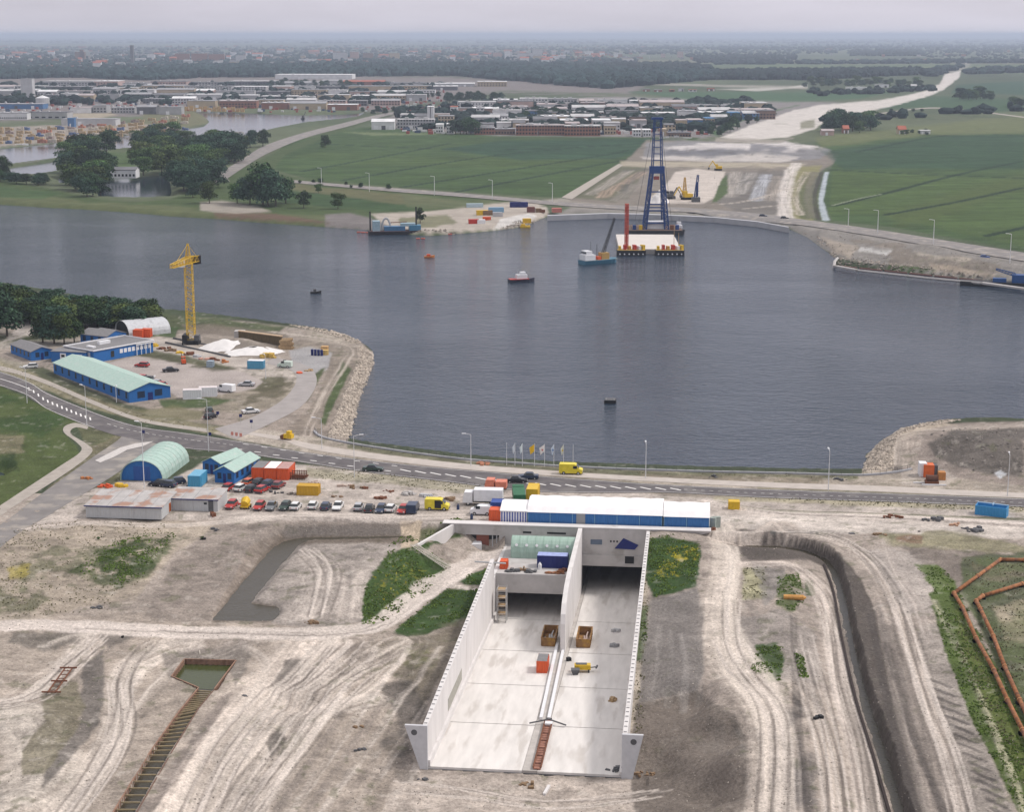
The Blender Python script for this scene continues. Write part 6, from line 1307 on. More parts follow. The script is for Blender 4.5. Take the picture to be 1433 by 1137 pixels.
# ------------------------------------------------------------------ compound on the left bank
hut((75.4,522),(181,563.7), 11.5, 2.9, 1.7, 'long_barrack', 'very long blue barrack with pale green roof along the main road', 'barrack', BLUE, GRN, 'x', spacing=4.6)
hut((15.5,494),(44,505), 6.5, 2.6, 1.1, 'grey_roofed_hut', 'small blue hut with grey roof at the far left of the compound', 'hut', BLUE, GREYR, 'x', spacing=3)
hut((113,480),(150,484), 8.0, 2.8, 1.3, 'grey_roofed_hut', 'blue hut with dark grey roof between the flat-roofed office and the trees', 'hut', BLUE, GREYR, 'x', spacing=3)
hut((150,483),(177,478), 7.0, 2.8, 1.3, 'blue_hut', 'bright blue gabled hut beside the dark grey-roofed one', 'hut', BLUE, GREYR, 'y', spacing=3)
p, rz, L = fr((131.5,508),(190.5,497)); L = 22
of = thing('flat_roofed_office', 'blue flat-roofed office block with white roof trim beside the car yard', 'office', p, rz)
MB().box(0,0,0,L,13,3.3).build('wall', BLUE, of)
MB().box(-.2,-.2,3.3,L+.2,13.2,3.42).build('roof', GREYR, of)
tr_ = MB().box(-.3,-.3,3.42,L+.3,-.05,3.75).box(-.3,13.05,3.42,L+.3,13.3,3.75).box(-.3,-.05,3.42,-.05,13.05,3.75).box(L+.05,-.05,3.42,L+.3,13.05,3.75); tr_.build('roof_trim', WHT, of)
MB().box(8,7,3.42,12,8.2,4.3).build('roof_vent', WHT, of); MB().box(3,4,3.42,4.2,7,3.9).build('roof_duct', WHT, of)
for i in range(8): MB().box(9.5+i*1.5,-.05,1.5,10.6+i*1.5,.0,2.7).build('window', WHT, of)
for i in range(4): MB().box(15.4+i*1.7,-.45,0,15.6+i*1.7,-.3,3.3).build('pillar', WHT, of)
MB().box(15.3,-.5,3.0,L+.2,-.3,3.29).build('canopy_beam', WHT, of); MB().box(6.2,-.06,.8,7.4,0,2.6).build('window', GLASS, of)
MB().box(-.06,1.5,1.4,0,4,2.9).build('sign_panel', WHT, of)
p2, rz2, L2 = fr((72,506),(127,508.5))
an = thing('office_annex', 'low blue annex with a white panel at the left end of the flat-roofed office', 'annex', p2, rz2 + .02)
MB().box(0,0,0,10.6,6,3.0).build('wall', BLUE, an); MB().box(-.15,-.15,3,10.75,6.15,3.15).build('roof', GREYR, an)
MB().box(2.8,-.06,1.0,4.6,0,2.6).build('white_panel', WHT, an); MB().box(7.6,-.06,1.0,9.6,0,2.4).build('white_panel', WHT, an); MB().box(3.2,-.09,1.5,4.2,-.06,2.2).build('window', GLASS, an)
p, rz, L = fr((162,464),(181,471.5)); quonset(None, None, 13.5, 4.2, 'arched_shed', 'pale grey arched shed at the edge of the dark shelter belt', BLACK, mat('grey_sheet', (.5,.51,.53), .5, var=.08, stain=((.4,.4,.42), .56)), p=p, rz=rz, L=max(L, 9), door=False)
for i, (u, v) in enumerate(((186,473),(197,472))): C_(u, v, 'site_container', ['orange-red container, left of two before the arched grey shed','orange-red container, right of two before the arched grey shed'][i], ORG, L=3.0, W_=2.4, h=2.6)
# tower crane on rails
cp = gv(268, 481); cr_ = thing('tower_crane', 'yellow tower crane on rails above the white sand pit', 'tower crane', cp, 0)
CY = mat('crane_yellow', (.62,.40,.03), .45, var=.08)
lattice(MB(), (0,0,1.5), (0,0,24.5), 2.3, 2.2, 14, .13).build('mast', CY, cr_)
lattice(MB(), (0,0,24.5), (0,0,30.5), 1.8, .4, 4, .11).build('tower_top', CY, cr_)
jt = gv(240, 374, 25.0) - cp; jt.z = 25.3; jr = Vector((-jt.x, -jt.y, 0)).normalized()*6.5; jr.z = 25.3
lattice(MB(), (0,0,25.6), jt, 1.9, 1.0, 12, .10).build('jib', CY, cr_)
lattice(MB(), (0,0,25.6), jr, 1.9, 1.7, 4, .10).build('counter_jib', CY, cr_)
MB().cbox(jr.x, jr.y, 23.6, 2.2, 1.6, 2.6, .8).build('counterweight', BLACK, cr_)
cc = MB().cbox(-1.9,-1.0,23.6,1.6,1.6,2.1,.7).build('cab', WHT, cr_)
MB().tube((0,0,30.3), (jt.x*.7, jt.y*.7, 26.2), .05, 4).tube((0,0,30.3), (jr.x*.95, jr.y*.95, 26.2), .05, 4).build('tie_bar', CY, cr_)
MB().box(-2.4,-2.2,.5,2.4,2.2,1.2).box(-2.4,-2.2,1.2,-1.0,2.2,3.0).build('ballast_base', BLACK, cr_)
MB().box(1.1,-1.6,1.2,2.6,1.2,2.8).build('ballast_block', DGREY, cr_)
for x in (-2.3, 2.3):
    for y in (-2.0, 2.0): MB().tube((x-.2,y,.35),(x+.2,y,.35),.35,10).build('bogie_wheel', BLACK, cr_)
for i, ((a_, b_), (c_, d_)) in enumerate((((232,480),(322,500)),((243,474),(340,494)))):
    A_ = gv(a_, b_); B_ = gv(c_, d_); o = MB().beam(Vector((0,0,.25)), B_-A_+Vector((0,0,.25)), .5).build('crane_rail', DGREY); o.location = A_; tag(o, ['nearer of two dark crane rails beside the sand pit','farther of two dark crane rails beside the sand pit'][i], 'rail')
# pit with walls and white sand
wp = thing('pit_wall', 'dark brown timbered retaining wall with pale capping behind the white sand', 'retaining wall', gv(334, 478))
A_ = Vector((0,0,0)); B_ = gv(394, 486) - gv(334, 478); nn = Vector((-B_.y, B_.x, 0)).normalized()*.5
w_ = MB(); w_.add([A_, B_, B_+nn, A_+nn] + [q+Vector((0,0,3.2)) for q in (A_, B_, B_+nn, A_+nn)], [(0,1,5,4),(1,2,6,5),(2,3,7,6),(3,0,4,7)]); w_.build('wall', mat('dark_timber', (.12,.09,.05), .9, var=.3, stretch=(3,3,.5)), wp)
w_ = MB(); w_.add([A_-nn*.4+Vector((0,0,3.2)), B_-nn*.4+Vector((0,0,3.2)), B_+nn*1.6+Vector((0,0,3.3)), A_+nn*1.6+Vector((0,0,3.3))], [(0,1,2,3)]); w_.v += [(x, y, z+.25) for x, y, z in w_.v[:4]]; w_.f += [(4,5,6,7),(0,1,5,4),(1,2,6,5),(2,3,7,6),(3,0,4,7)]; w_.build('capping', mat('tan_capping', (.45,.33,.22), .8), wp)
cbx = thing('concrete_chamber', 'square pale concrete chamber at the left end of the brown pit wall', 'concrete chamber', gv(328, 477)); MB().box(0,0,0,3.0,3,3.0).build('wall', CONCM, cbx)
tim = thing('timber_stack', 'yellow-brown timber stack at the right end of the pit wall', 'timber stack', gv(392, 490)); b_ = MB()
for k_ in range(7):
    for j in range(4): b_.cbox(1.6+.25*math.sin(k_*2+j), j*1.2, k_*.45, 4.2-k_*.15, .5, .35, .3+.1*math.sin(k_))
b_.build('beams', WOOD, tim); debris(gv(378,500), 2.4, 'formwork_pile', 'yellow formwork boards at the corner of the sand pit', 'formwork', mat('formwork_yellow', (.5,.34,.08), .7), 14, (.6,2.0)) 
def heap(u, v, r, h, m, name, label, ry=.6, z=0, pw=1.0):
    p = gv(u, v, z); n_ = 34; vs_ = []; xs = np.linspace(-1.25, 1.25, n_); X_, Y_ = np.meshgrid(xs, xs)
    rr_ = np.hypot(X_, Y_) + .16 * fbm(X_ * 3 + u, Y_ * 3 + v, 1.3, 5); Z_ = h * np.clip(1 - rr_ ** (1.5 * pw), -.2, 1) * (1 + .25 * fbm(X_ * 3 + v, Y_ * 3, .8, 7))
    vs_ = [(x * r, y * r * ry, q) for x, y, q in zip(X_.ravel(), Y_.ravel(), np.maximum(Z_, -.25).ravel())]
    fs = [(i*n_+j, i*n_+j+1, (i+1)*n_+j+1, (i+1)*n_+j) for i in range(n_-1) for j in range(n_-1)]
    o = mesh_obj(name, vs_, fs, m, None, True); o.location = p; tag(o, label, 'heap'); return o
WSAND = mat('white_sand', (.66,.64,.63), .9, var=.08, scale=.8, bump=.3)
heap(322, 487, 9.5, 2.6, WSAND, 'sand_heap', 'white sand heap in the pit, left and larger of two', .9); heap(354, 493, 10, 1.6, WSAND, 'sand_heap', 'white sand heap in the pit, right and flatter of two', .7)
# yard vehicles
for u, v, c_, lb, a_, k_ in ((199,513,'red','red car alone near the top of the compound yard',1.3,'hatch'),(239,520,'black','black car standing alone in the middle of the compound yard',-1.25,'sedan'),(197,531,'red','red car behind the dark one at the barrack',1.2,'hatch'),(206,533,'black','dark car beside the red one next to the barrack',1.2,'hatch'),(217,538,'silver','silver car close to the barrack gable',1.1,'hatch'),(223,541,'red','bright red car nearest the barrack gable',1.25,'hatch'),(345,540,'silver','silver car at the right edge of the compound yard',1.4,'sedan'),(351,578,'white','white car driving on the access road',-1.1,'sedan'),(293,577,'dark green','dark car parked below the lamp behind the huts',.3,'hatch'),(295,585,'black','black car lower at the lamp near the junction',-.4,'hatch'),(43,515,'white','white car on the verge left of the long barrack',1.9,'hatch')):
    car(gv(u, v), a_, c_, lb, k_)
van(gv(316, 548), 1.15, WHT, 'white van right of the white trailer at the yard edge', L=5, h=2.1); van(gv(399, 514), 1.4, mat('van_pale_green', (.5,.58,.52), .4), 'white and green van on the access road by the sand pit', L=4.0, h=1.8)
for i_, (u, v) in enumerate(((256,559),(278,555.5))): container(gv(u, v), -.03 + .16, 'site_trailer', 'white trailer with blue base and pinkish roof seam, %s of two at the yard edge' % ('left','right')[i_], WHT, L=4.7, W_=2.4, h=2.4, cat='trailer', roofm=mat('trailer_roof', (.62,.56,.56), .6))
C_(346, 516, 'office_cabin', 'blue cabin with white roof right of the compound yard', mat('cabin_blue', (.08,.27,.42), .5), L=4.6, W_=2.6, h=2.3, cat='cabin', roofm=WHT)
C_(289, 514, 'small_container', 'small grey-blue container behind the compound yard', mat('grey_blue', (.3,.36,.42), .6), L=1.8, W_=2, h=1.8)
fk = thing('forklift', 'orange-red forklift at the upper edge of the compound yard', 'forklift', gv(257, 509), .3); MB().box(-.6,-1,.3,.6,.8,1.3).build('body', ORG, fk); MB().box(-.5,.8,.1,-.35,.95,3).box(.35,.8,.1,.5,.95,3).build('mast', RUST, fk); MB().box(-.55,-.7,2.0,.55,.5,2.1).box(-.5,-.65,1.3,-.42,-.57,2.0).box(.42,-.65,1.3,.5,-.57,2.0).build('canopy', ORG, fk); wheels(fk, (-.55,.55), (-.6,.5), .3)
k_ = 0
for u, v, m_, r_, n_ in ((213,484,YLW,2.2,10),(228,488,RUST,2,10),(240,491,BRN,2,9),(252,494,YLW,1.6,7),(263,496,RUST,2,9),(276,499,LGREY,1.8,7),(288,502,mat('pinkish', (.5,.28,.22), .8),2,8),(300,504,RUST,1.6,7),(314,507,mat('brown_orange', (.4,.15,.05), .7),1.4,6),(418,522,ORG,1.2,5)):
    debris(gv(u, v), r_, 'building_material', ORD[k_] + ' heap from the left of building material above the compound yard', 'building material', m_, n_, (.5,1.4)); k_ += 1
for i in range(4):
    o = MB().tube((0,0,0),(0,0,1.8),.4,10).build('gas_bottle', NAVY); o.location = gv(437+i*4.4, 497+i*.3); tag(o, 'upright dark cylinder, ' + ORD[i] + ' from the left beside the yellow sheds', 'cylinder', 'dark cylinders on the grey hardstand')
C_(449, 492, 'material_box', 'orange-tan box, upper of two on the grey hardstand', mat('tan_orange', (.6,.38,.18), .7), L=2.0, W_=1.6, h=1.6, cat='box'); C_(450, 497, 'material_box', 'yellow-tan box, lower of two on the grey hardstand', mat('tan_yellow', (.62,.44,.16), .7), L=1.8, W_=1.4, h=1.5, cat='box')
debris(gv(433, 519), 1.2, 'crate_pile', 'small yellow-brown crate pile beside the access road', 'crates', WOOD, 5, (.7,1.2))
# fences: verge bollards
# ------------------------------------------------------------------ vessels and floating plant
def hull(L, W_, h, bow=.25, name='hull', m=None, parent=None, z0=-.6, sheer=.4):
    n_ = 8; st_ = []
    for i in range(n_+1):
        y = -L/2 + L*i/n_; k_ = i/n_; w_ = W_/2*(1 if k_ < 1-bow else max(.04, math.cos((k_-(1-bow))/bow*math.pi/2)))
        st_.append((y, w_, h + sheer*max(0, k_-.6)*2.5))
    b_ = MB(); vs_ = []
    for y, w_, zt_ in st_: vs_ += [(-w_*.8, y, z0), (w_*.8, y, z0), (w_, y, zt_), (-w_, y, zt_)]
    fs = [(0,1,2,3), (4*n_, 4*n_+3, 4*n_+2, 4*n_+1)]
    for i in range(n_):
        for k_ in range(4): fs.append((4*i+k_, 4*i+4+k_, 4*i+4+(k_+1)%4, 4*i+(k_+1)%4))
    return b_.add(vs_, fs).build(name, m, parent)
def wat(u, v): return gv(u, v, WZ)
# harbour launch in mid basin
tg = thing('harbour_launch', 'white and red launch with dark hull in the middle of the basin', 'launch', wat(730, 394), -1.25)
hull(10.5, 3.4, 1.1, .35, 'hull', mat('launch_hull', (.03,.03,.05), .5), tg); MB().box(-1.6,-5,1.05,1.6,2.6,1.3).build('red_deck', RED, tg); MB().box(-1.2,-2.2,1.3,1.2,2.0,2.9).build('cabin', WHT, tg); MB().box(-.9,-.6,2.9,.9,1.4,3.9).build('wheelhouse', WHT, tg); MB().box(-.92,1.38,3.1,.92,1.44,3.6).build('window', GLASS, tg); MB().tube((0,-1.5,2.9),(0,-1.5,5),.06,5).build('mast', STEEL, tg)
bt = thing('work_boat', 'small orange work boat far out on the left of the basin', 'boat', wat(601, 360), -1.5); hull(4.5,1.8,.7,.35,'hull', mat('boat_orange', (.5,.17,.04), .6), bt); MB().box(-.6,-1.2,.7,.6,.4,1.5).build('cabin', ORG, bt)
bt = thing('work_boat', 'small dark work boat near the tower crane bank', 'boat', wat(442, 410), -1.4); hull(4.0,1.7,.6,.35,'hull', BLACK, bt); MB().box(-.4,-.9,.6,.4,.1,1.6).build('cabin', DGREY, bt)
pt = thing('pontoon', 'small black pontoon with a grey deck alone in the near basin', 'pontoon', wat(854, 563), TRZ); MB().box(-1.5,-1.6,-.4,1.5,1.6,.8).build('hull', BLACK, pt); MB().box(-1.4,-1.5,.8,1.4,1.5,.9).build('deck', DGREY, pt); MB().tube((-1,-1,.9),(-1,-1,1.3),.12,6).tube((1,-1,.9),(1,-1,1.3),.12,6).build('bollard', STEEL, pt)
# crane vessel
cv_ = thing('crane_vessel', 'blue-hulled work vessel with a dark lattice crane left of the tunnel element', 'crane vessel', wat(838, 368), -1.08)
hull(17, 6, 1.6, .18, 'hull', mat('vessel_blue', (.05,.16,.24), .5), cv_); MB().box(-2.7,-8.2,1.6,2.7,8,1.75).build('deck', mat('deck_green', (.16,.2,.2), .8), cv_)
MB().box(-2.4,-8,1.75,2.4,-3,4.0).build('deckhouse', WHT, cv_); MB().box(-2.0,-7.4,4.0,2.0,-4.4,5.6).build('wheelhouse', WHT, cv_); MB().box(-2.02,-7.42,4.5,2.02,-7.38,5.2).build('window', GLASS, cv_)
MB().box(-1.6,.6,1.75,1.6,4.2,4.4).build('crane_cab', mat('crane_tan', (.4,.25,.08), .6), cv_); MB().box(-2,-1.5,1.75,2,0,3).build('hatch', ORG, cv_)
lattice(MB(), (0,2,4), (4.0,5.0,19), 1.1, .5, 12, .12).build('jib', DGREY, cv_); MB().tube((0,-1,1.7),(0,-1,8),.15,5).tube((0,-4,5.6),(0,-4,9.5),.1,5).build('mast', DGREY, cv_)
# tunnel element between pontoons
te = thing('tunnel_element', 'long flat white tunnel element floating under the blue sheerlegs', 'tunnel element', wat(910, 356), TRZ*.3)
MB().box(-13.5,2,-.8,13.5,58,2.2).build('roof_slab', mat('white_concrete', (.56,.52,.49), .8, var=.06, scale=.3), te)
MB().box(-13.7,1.8,-.8,13.7,2.0,1.9).build('end_wall', mat('end_grey', (.35,.34,.34), .8), te)
for x in (-8.5, 8.2):
    pp = thing('lifting_pontoon', 'black lifting pontoon with ochre gear, ' + ('left' if x < 0 else 'right') + ' of two at the near end of the element', 'pontoon', te.location + Vector((x,-1,0)), 0, 'lifting pontoons')
    MB().box(-6.2,-3.5,-.6,6.2,1.6,2.3).build('hull', BLACK, pp); MB().box(-6.0,-3.3,2.3,6.0,1.5,2.45).build('deck', mat('ochre_deck', (.42,.3,.1), .8), pp)
    for j in range(6): MB().tube((-5+j*2,-3.6,.8),(-5+j*2,-3.3,.8),.35,8).build('fender', WHT, pp)
    for j, (a_, m_) in enumerate(((-5,YLW),(-2.8,RED),(-.8,mat('ochre_gear', (.5,.27,.05), .6)),(1.4,RED),(3.4,WHT),(5,YLW))): MB().cbox(a_,-1,2.45,1.1,2.4,1.6+.5*(j%2),.1*j).build('winch', m_, pp)
rc = thing('alignment_tower', 'slender orange-red access shaft standing on the near left of the element', 'access shaft', te.location + Vector((-10.2,4,2.2)))
lattice(MB(), (0,0,0), (0,0,19.5), 1.5, 1.5, 12, .16).build('frame', mat('shaft_red', (.55,.1,.06), .6), rc); MB().box(-.45,-.45,0,.45,.45,19.3).build('shaft', mat('shaft_red', (.55,.1,.06), .6), rc)
for j in range(7): MB().box(-.9,-.9,2.6*j+1.5,.9,.9,2.6*j+1.65).build('landing', mat('shaft_red', (.55,.1,.06), .6), rc)
for x, h_ in ((10.5,10),(12.5,7)):
    o = MB().tube((0,0,0),(0,0,h_),.12,5).build('survey_mast', WOOD); o.location = te.location + Vector((x,3,2.2)); tag(o, ('taller' if h_ > 8 else 'shorter') + ' thin ochre mast on the near right of the element', 'mast')
# floating sheerlegs
sl_p = wat(917, 328); sg = thing('floating_sheerlegs', 'huge dark blue floating sheerlegs crane behind the white tunnel element', 'floating crane', sl_p, 0)
MB().box(-13,-3,-.6,13,22,2.2).build('barge', mat('barge_black', (.03,.03,.035), .7), sg); MB().box(-12.8,-2.8,2.2,12.8,21.8,2.35).build('deck', mat('deck_brown', (.14,.09,.07), .9), sg)
px_ = 2.95
def leg(x0, x1, y0, y1, z0, z1, w0, w1, n_, r): lattice(MB(), (x0,y0,z0), (x1,y1,z1), w0, w1, n_, r).build('leg', CRANEB, sg)
leg(-4.6*1.0-.6, -1.9, 2, 3, 2.3, 31, 2.0, 1.6, 14, .34); leg(5.6, 2.9, 2, 3, 2.3, 31, 2.0, 1.6, 14, .34)
leg(-4.4, -1.9, 14, 4, 2.3, 31, 1.6, 1.4, 12, .26); leg(5.0, 2.9, 14, 4, 2.3, 31, 1.6, 1.4, 12, .26)
MB().box(-3.1,2.0,29.0,4.1,4.6,32.4).build('cross_head', CRANEB, sg)
lattice(MB(), (-1.7,3.2,32), (-1.0,3.6,54.5), 1.1, .7, 13, .2).build('jib_leg', CRANEB, sg); lattice(MB(), (2.7,3.2,32), (2.0,3.6,54.5), 1.1, .7, 13, .2).build('jib_leg', CRANEB, sg)
tie = MB()
for z in np.arange(35, 55, 3.1): k_ = (z-32)/22.5; tie.box(-1.7+.7*k_,3,z,2.7-.7*k_,3.8,z+.35)
for z in (5,11,12.5,14,20,): 
    k_ = z/31; tie.box(-5.2+3.2*k_,1.8,z,5.6-2.7*k_,2.8,z+.55)
tie.build('tie_beam', CRANEB, sg); MB().box(-2.6,2.6,54.3,3.0,4.6,55.4).build('head_block', CRANEB, sg)
MB().box(-4,3,2.35,4.5,8,6).build('machine_house', WHT, sg); MB().box(-3,8,2.35,3.5,12,4.5).build('winch_house', RED, sg); MB().box(-1,2.5,26,1.6,3.5,27.6).build('hook_block', mat('hook_red', (.3,.06,.05), .6), sg)
for x in (-10,-7,8,10.5): MB().cbox(x,1,2.35,1.6,2.2,2.2).build('deck_gear', [RUST,YLW,CRANEB,LGREY][int(x) % 4], sg)
MB().tube((-11,0,2.3),(-7,6,7),.15,5).tube((-11,0,2.3),(-12,4,5),.12,5).build('derrick', DGREY, sg)
st_ = MB()
for s_ in (-1,1): st_.tube((.5+s_*1.5,4,54),(.5+s_*9,20,4),.09,4)
st_.build('back_stay', DGREY, sg)
tt_ = thing('harbour_tug', 'dark tug with white wheelhouse moored right of the sheerlegs', 'tug', wat(950, 325), .1); hull(9,4,1.8,.3,'hull', BLACK, tt_); MB().box(-1.4,-1.6,1.8,1.4,2.2,3.6).build('deckhouse', WHT, tt_); MB().box(-1,-.4,3.6,1,1.6,5.2).build('wheelhouse', WHT, tt_); MB().tube((0,0,5.2),(0,0,7.5),.08,5).build('mast', DGREY, tt_)
# dredger
dr_ = thing('cutter_dredger', 'blue and white cutter dredger with dark hull moored by the far bank', 'dredger', wat(555, 327), -1.42)
hull(27,7,1.6,.1,'hull', mat('dredger_black', (.03,.025,.03), .7), dr_); MB().box(-3.2,-13,1.6,3.2,12.6,1.75).build('deck', mat('dredger_deck', (.12,.07,.07), .8), dr_)
MB().box(-2.6,6,1.75,2.6,11.5,4.2).build('deckhouse', mat('dredger_blue', (.06,.2,.32), .5), dr_); MB().box(-2.2,-11.5,1.75,2.2,-8,6.5).build('bridge_house', mat('dredger_pale', (.3,.42,.48), .5), dr_); MB().box(-2.4,-6,1.75,2.4,4,3.8).build('engine_house', mat('dredger_blue2', (.05,.15,.28), .5), dr_); MB().box(-2.0,2,3.8,2.0,9,5.2).build('upper_house', mat('dredger_pale', (.3,.42,.48), .5), dr_)
for y, h_ in ((-12.6,11),(9.5,13)): MB().tube((0,y,-1),(0,y,h_),.35,8).build('spud', BLACK, dr_)
arch = MB(); n_ = 10
for i in range(n_): a0, a1 = math.pi*i/n_, math.pi*(i+1)/n_; arch.tube((0,-5-2.2*math.cos(a0),1.7+6*math.sin(a0)),(0,-5-2.2*math.cos(a1),1.7+6*math.sin(a1)),.5,6)
arch.build('pipe_arch', LGREY, dr_); MB().tube((0,-3,5.5),(0,5,5.8),.2,5).build('boom', RUST, dr_)
fp = thing('floating_pipeline', 'reddish floats of a pipeline trailing from the dredger', 'floating pipeline', wat(590, 330)); b_ = MB()
for i, (u, v) in enumerate([(502+i*6, 325+.3*i) for i in range(3)] + [(597+i*5.5, 328+.6*math.sin(i)) for i in range(7)] + [(585,334),(592,334)]):
    p_ = wat(u, v) - fp.location; b_.tube(p_-Vector((.9,0,-.1)), p_+Vector((.9,0,.1)), .4, 8)
b_.build('float', mat('float_red', (.4,.09,.06), .7), fp)
# right-hand quay plant
fq = thing('dredge_pipeline', 'dark floating pipeline along the right far quay', 'floating pipeline', wat(1250, 385)); b_ = MB()
for i in range(6):
    A_ = wat(1168+i*35, 372.5+i*3.6) - fq.location; B_ = wat(1168+i*35+31, 372.5+(i+.88)*3.6) - fq.location; b_.tube(A_+Vector((0,0,.2)), B_+Vector((0,0,.2)), .5, 6)
b_.build('pipe_section', mat('dark_red_rust', (.12,.06,.05), .8), fq)
ln = thing('landing_stage', 'grey curved landing stage at the corner of the right far quay', 'landing stage', (0,0,0)); P = [gv(u, v, -.6) for u, v in ((1172,361),(1168,366),(1167,372),(1200,378),(1300,389),(1375,396),(1433,404),(1700,440))]; MB().path(P, .6, 5).build('walkway', CONCM, ln)
P = [gv(u, v, 0) for u, v in ((766,303),(850,300),(900,301),(960,303.5),(1000,305.5),(1060,311.5),(1104,319.5))]; fw = thing('far_quay_wall', 'pale grey quay wall along the far side of the basin', 'quay wall', (0,0,0)); b_ = MB()
for A_, B_ in zip(P[:-1], P[1:]): b_.add([(A_.x,A_.y-.6,-3),(B_.x,B_.y-.6,-3),(B_.x,B_.y-.6,.6),(A_.x,A_.y-.6,.6),(A_.x,A_.y+4.0,.6),(B_.x,B_.y+4.0,.6),(B_.x,B_.y+4.0,-1),(A_.x,A_.y+4.0,-1)], [(0,1,2,3),(3,2,5,4),(4,5,6,7)])
b_.build('wall', mat('far_quay', (.38,.38,.4), .8, var=.1, scale=.2), fw)
bb = thing('crane_barge', 'dark barge with a bright blue crane at the far right quay', 'barge', wat(1404, 400), TRZ - 1.72); MB().box(-3,-16,-.6,3,10,1.6).build('hull', BLACK, bb); MB().box(-2.0,3,1.6,2.0,7.5,4.6).build('crane_house', mat('barge_blue', (.015,.07,.22), .5), bb); MB().box(-1.5,-4,1.6,1.5,1,3.0).build('grab', mat('barge_blue', (.015,.07,.22), .5), bb); lattice(MB(), (0,4,4.5), (1,-3,6.5), 1.2,.6,6,.15).build('jib', mat('barge_blue', (.015,.07,.22), .5), bb)
# plant on the far construction site
def digger(u, v, m, label, boom=(4, 5), rz=0, s=1.0, nm='excavator'):
    t = thing(nm, label, nm.replace('_', ' '), gv(u, v), rz); t.scale = (s,)*3
    for x in (-1.2, .7): MB().box(x,-2,0,x+.5,2,.9).build('track', BLACK, t)
    MB().box(-1.4,-2,1.0,1.4,1.2,2.3).build('body', m, t); MB().box(-1.4,.2,2.3,-.2,1.6,3.4).build('cab', m, t)
    MB().tube((.4,1,1.8),(.4,1+boom[0]*.5,boom[1]),.3,6,.25).tube((.4,1+boom[0]*.5,boom[1]),(.4,1+boom[0],1.6),.25,6,.18).build('boom', m, t); MB().taper(.4,1+boom[0],.4,1.5,.4,.4,.6,.5).build('bucket', DGREY, t); return t
digger(961, 279, YLW, 'yellow excavator left of the dark piling crane on the far site', rz=1.8, s=1.5)
digger(938, 278, DGREY, 'dark excavator working at the far site left of the yellow one', rz=-1.2, s=1.3)
digger(1005, 238, YLW, 'yellow excavator on the rear edge of the far sand bed', rz=1.4, s=1.3)
pc = thing('piling_crane', 'slim dark blue piling crane upright on the far sand bed', 'piling crane', gv(973, 282)); MB().box(-2,-2.5,0,2.5,2.5,2.6).build('base', DGREY, pc); lattice(MB(), (0,0,2.5), (1.2,0,15), 1.4,.9,8,.25).build('leader', CRANEB, pc); MB().box(.3,-.6,3,1.5,.6,11).build('hammer', NAVY, pc)
pr_ = thing('drill_rig', 'tall ochre rig behind the yellow excavator on the far sand bed', 'rig', gv(958, 272)); lattice(MB(), (0,0,0), (0,0,10), 2.2,.7,6,.3).build('mast', mat('ochre_rig', (.5,.3,.06), .6), pr_); MB().box(-1.5,-2,0,1.5,2,1.6).build('base', RUST, pr_)
digger(933, 272, BLACK, 'small black dozer left on the far sand bed', boom=(2, 2.4), s=.9, nm='bulldozer')
k_ = 0
FS = [(653,290,'light grey-blue boat hull on the grass above the far yard',mat('boat_pale', (.4,.5,.55), .5),9,3.0,2.0),(667,301,'ochre container left of the pale blue one in the far yard',YLW,6,3,2.5),(684,297,'pale blue container in the middle of the far yard',mat('far_blue', (.2,.35,.5), .6),8,3,2.5),(714,290,'dark blue container, left of two behind the far yard',DKBLUE,6,3,2.8),(726,290,'dark blue container, right of two behind the far yard',DKBLUE,5,3,2.8),(738,297,'dark red-brown box beside the far shore road',mat('far_rust', (.16,.06,.05), .8),4,3,2.8),(750,297,'grey-brown crate right of the dark box',BRN,3,3,2),(773,297,'salmon container at the start of the far quay',mat('far_salmon', (.55,.2,.16), .7),5,3,2.2),(656,313,'red and white striped drums stack in the far yard',RED,5,3,2.2),(668,313,'white drums stack right of the red one',WHT,4,3,2),(676,309,'orange drums stack at the right end',ORG,4,3,2),(732,312,'yellow machine on the rocks of the far bank',YLW,4,3,2.2),(755,297,'rusty bundle beside the grey-brown crate',RUST,3,2,1.4),(690,303,'pale container farther right in the yard',LGREY,5,2.5,2.2),(676,301,'brown shed between the containers of the far yard',BRN,5,3,2.4)]
for u, v, lb, m_, L_, W_, h_ in FS: container(gv(u, v), .1, 'far_container' if 'container' in lb else 'yard_item', lb, m_, L=L_, W_=W_, h=h_, cat='container' if 'container' in lb else 'yard item')
b_ = thing('floating_pontoon', 'yellow pontoon off the rocks of the far bank', 'pontoon', wat(735, 318)); MB().box(-2.5,-1.5,-.4,2.5,1.5,.9).build('hull', YLW, b_); MB().box(-2,-1,.9,0,1,1.8).build('deck_box', YLW, b_)
for u, v, c_, lb in ((1378,361,'blue','blue car on the far shore road at the right'),(1068,303,'dark blue','dark car on the far shore road behind the right quay'),(1098,306,'black','black car right of the dark one on the far shore road')): car(gv(u, v), -1.7, c_, lb)
for i, (u, v, h_) in enumerate(((450,260,11),(517,268,11),(608,273,11),(689,279,11),(773,281,10),(1228,327,11),(1187,315,8),(1306,342,11),(1413,368,12))):
    t = street_lamp(u, v, h_, ORD[i] + ' lamp from the left along the far shore road', (-1.6, 0), r=.16); t['group'] = 'lamps along the far shore road'
heap(922, 283, 6, 7, WSAND, 'gravel_cone', 'white gravel cone behind the legs of the sheerlegs', .9, 0, .66)

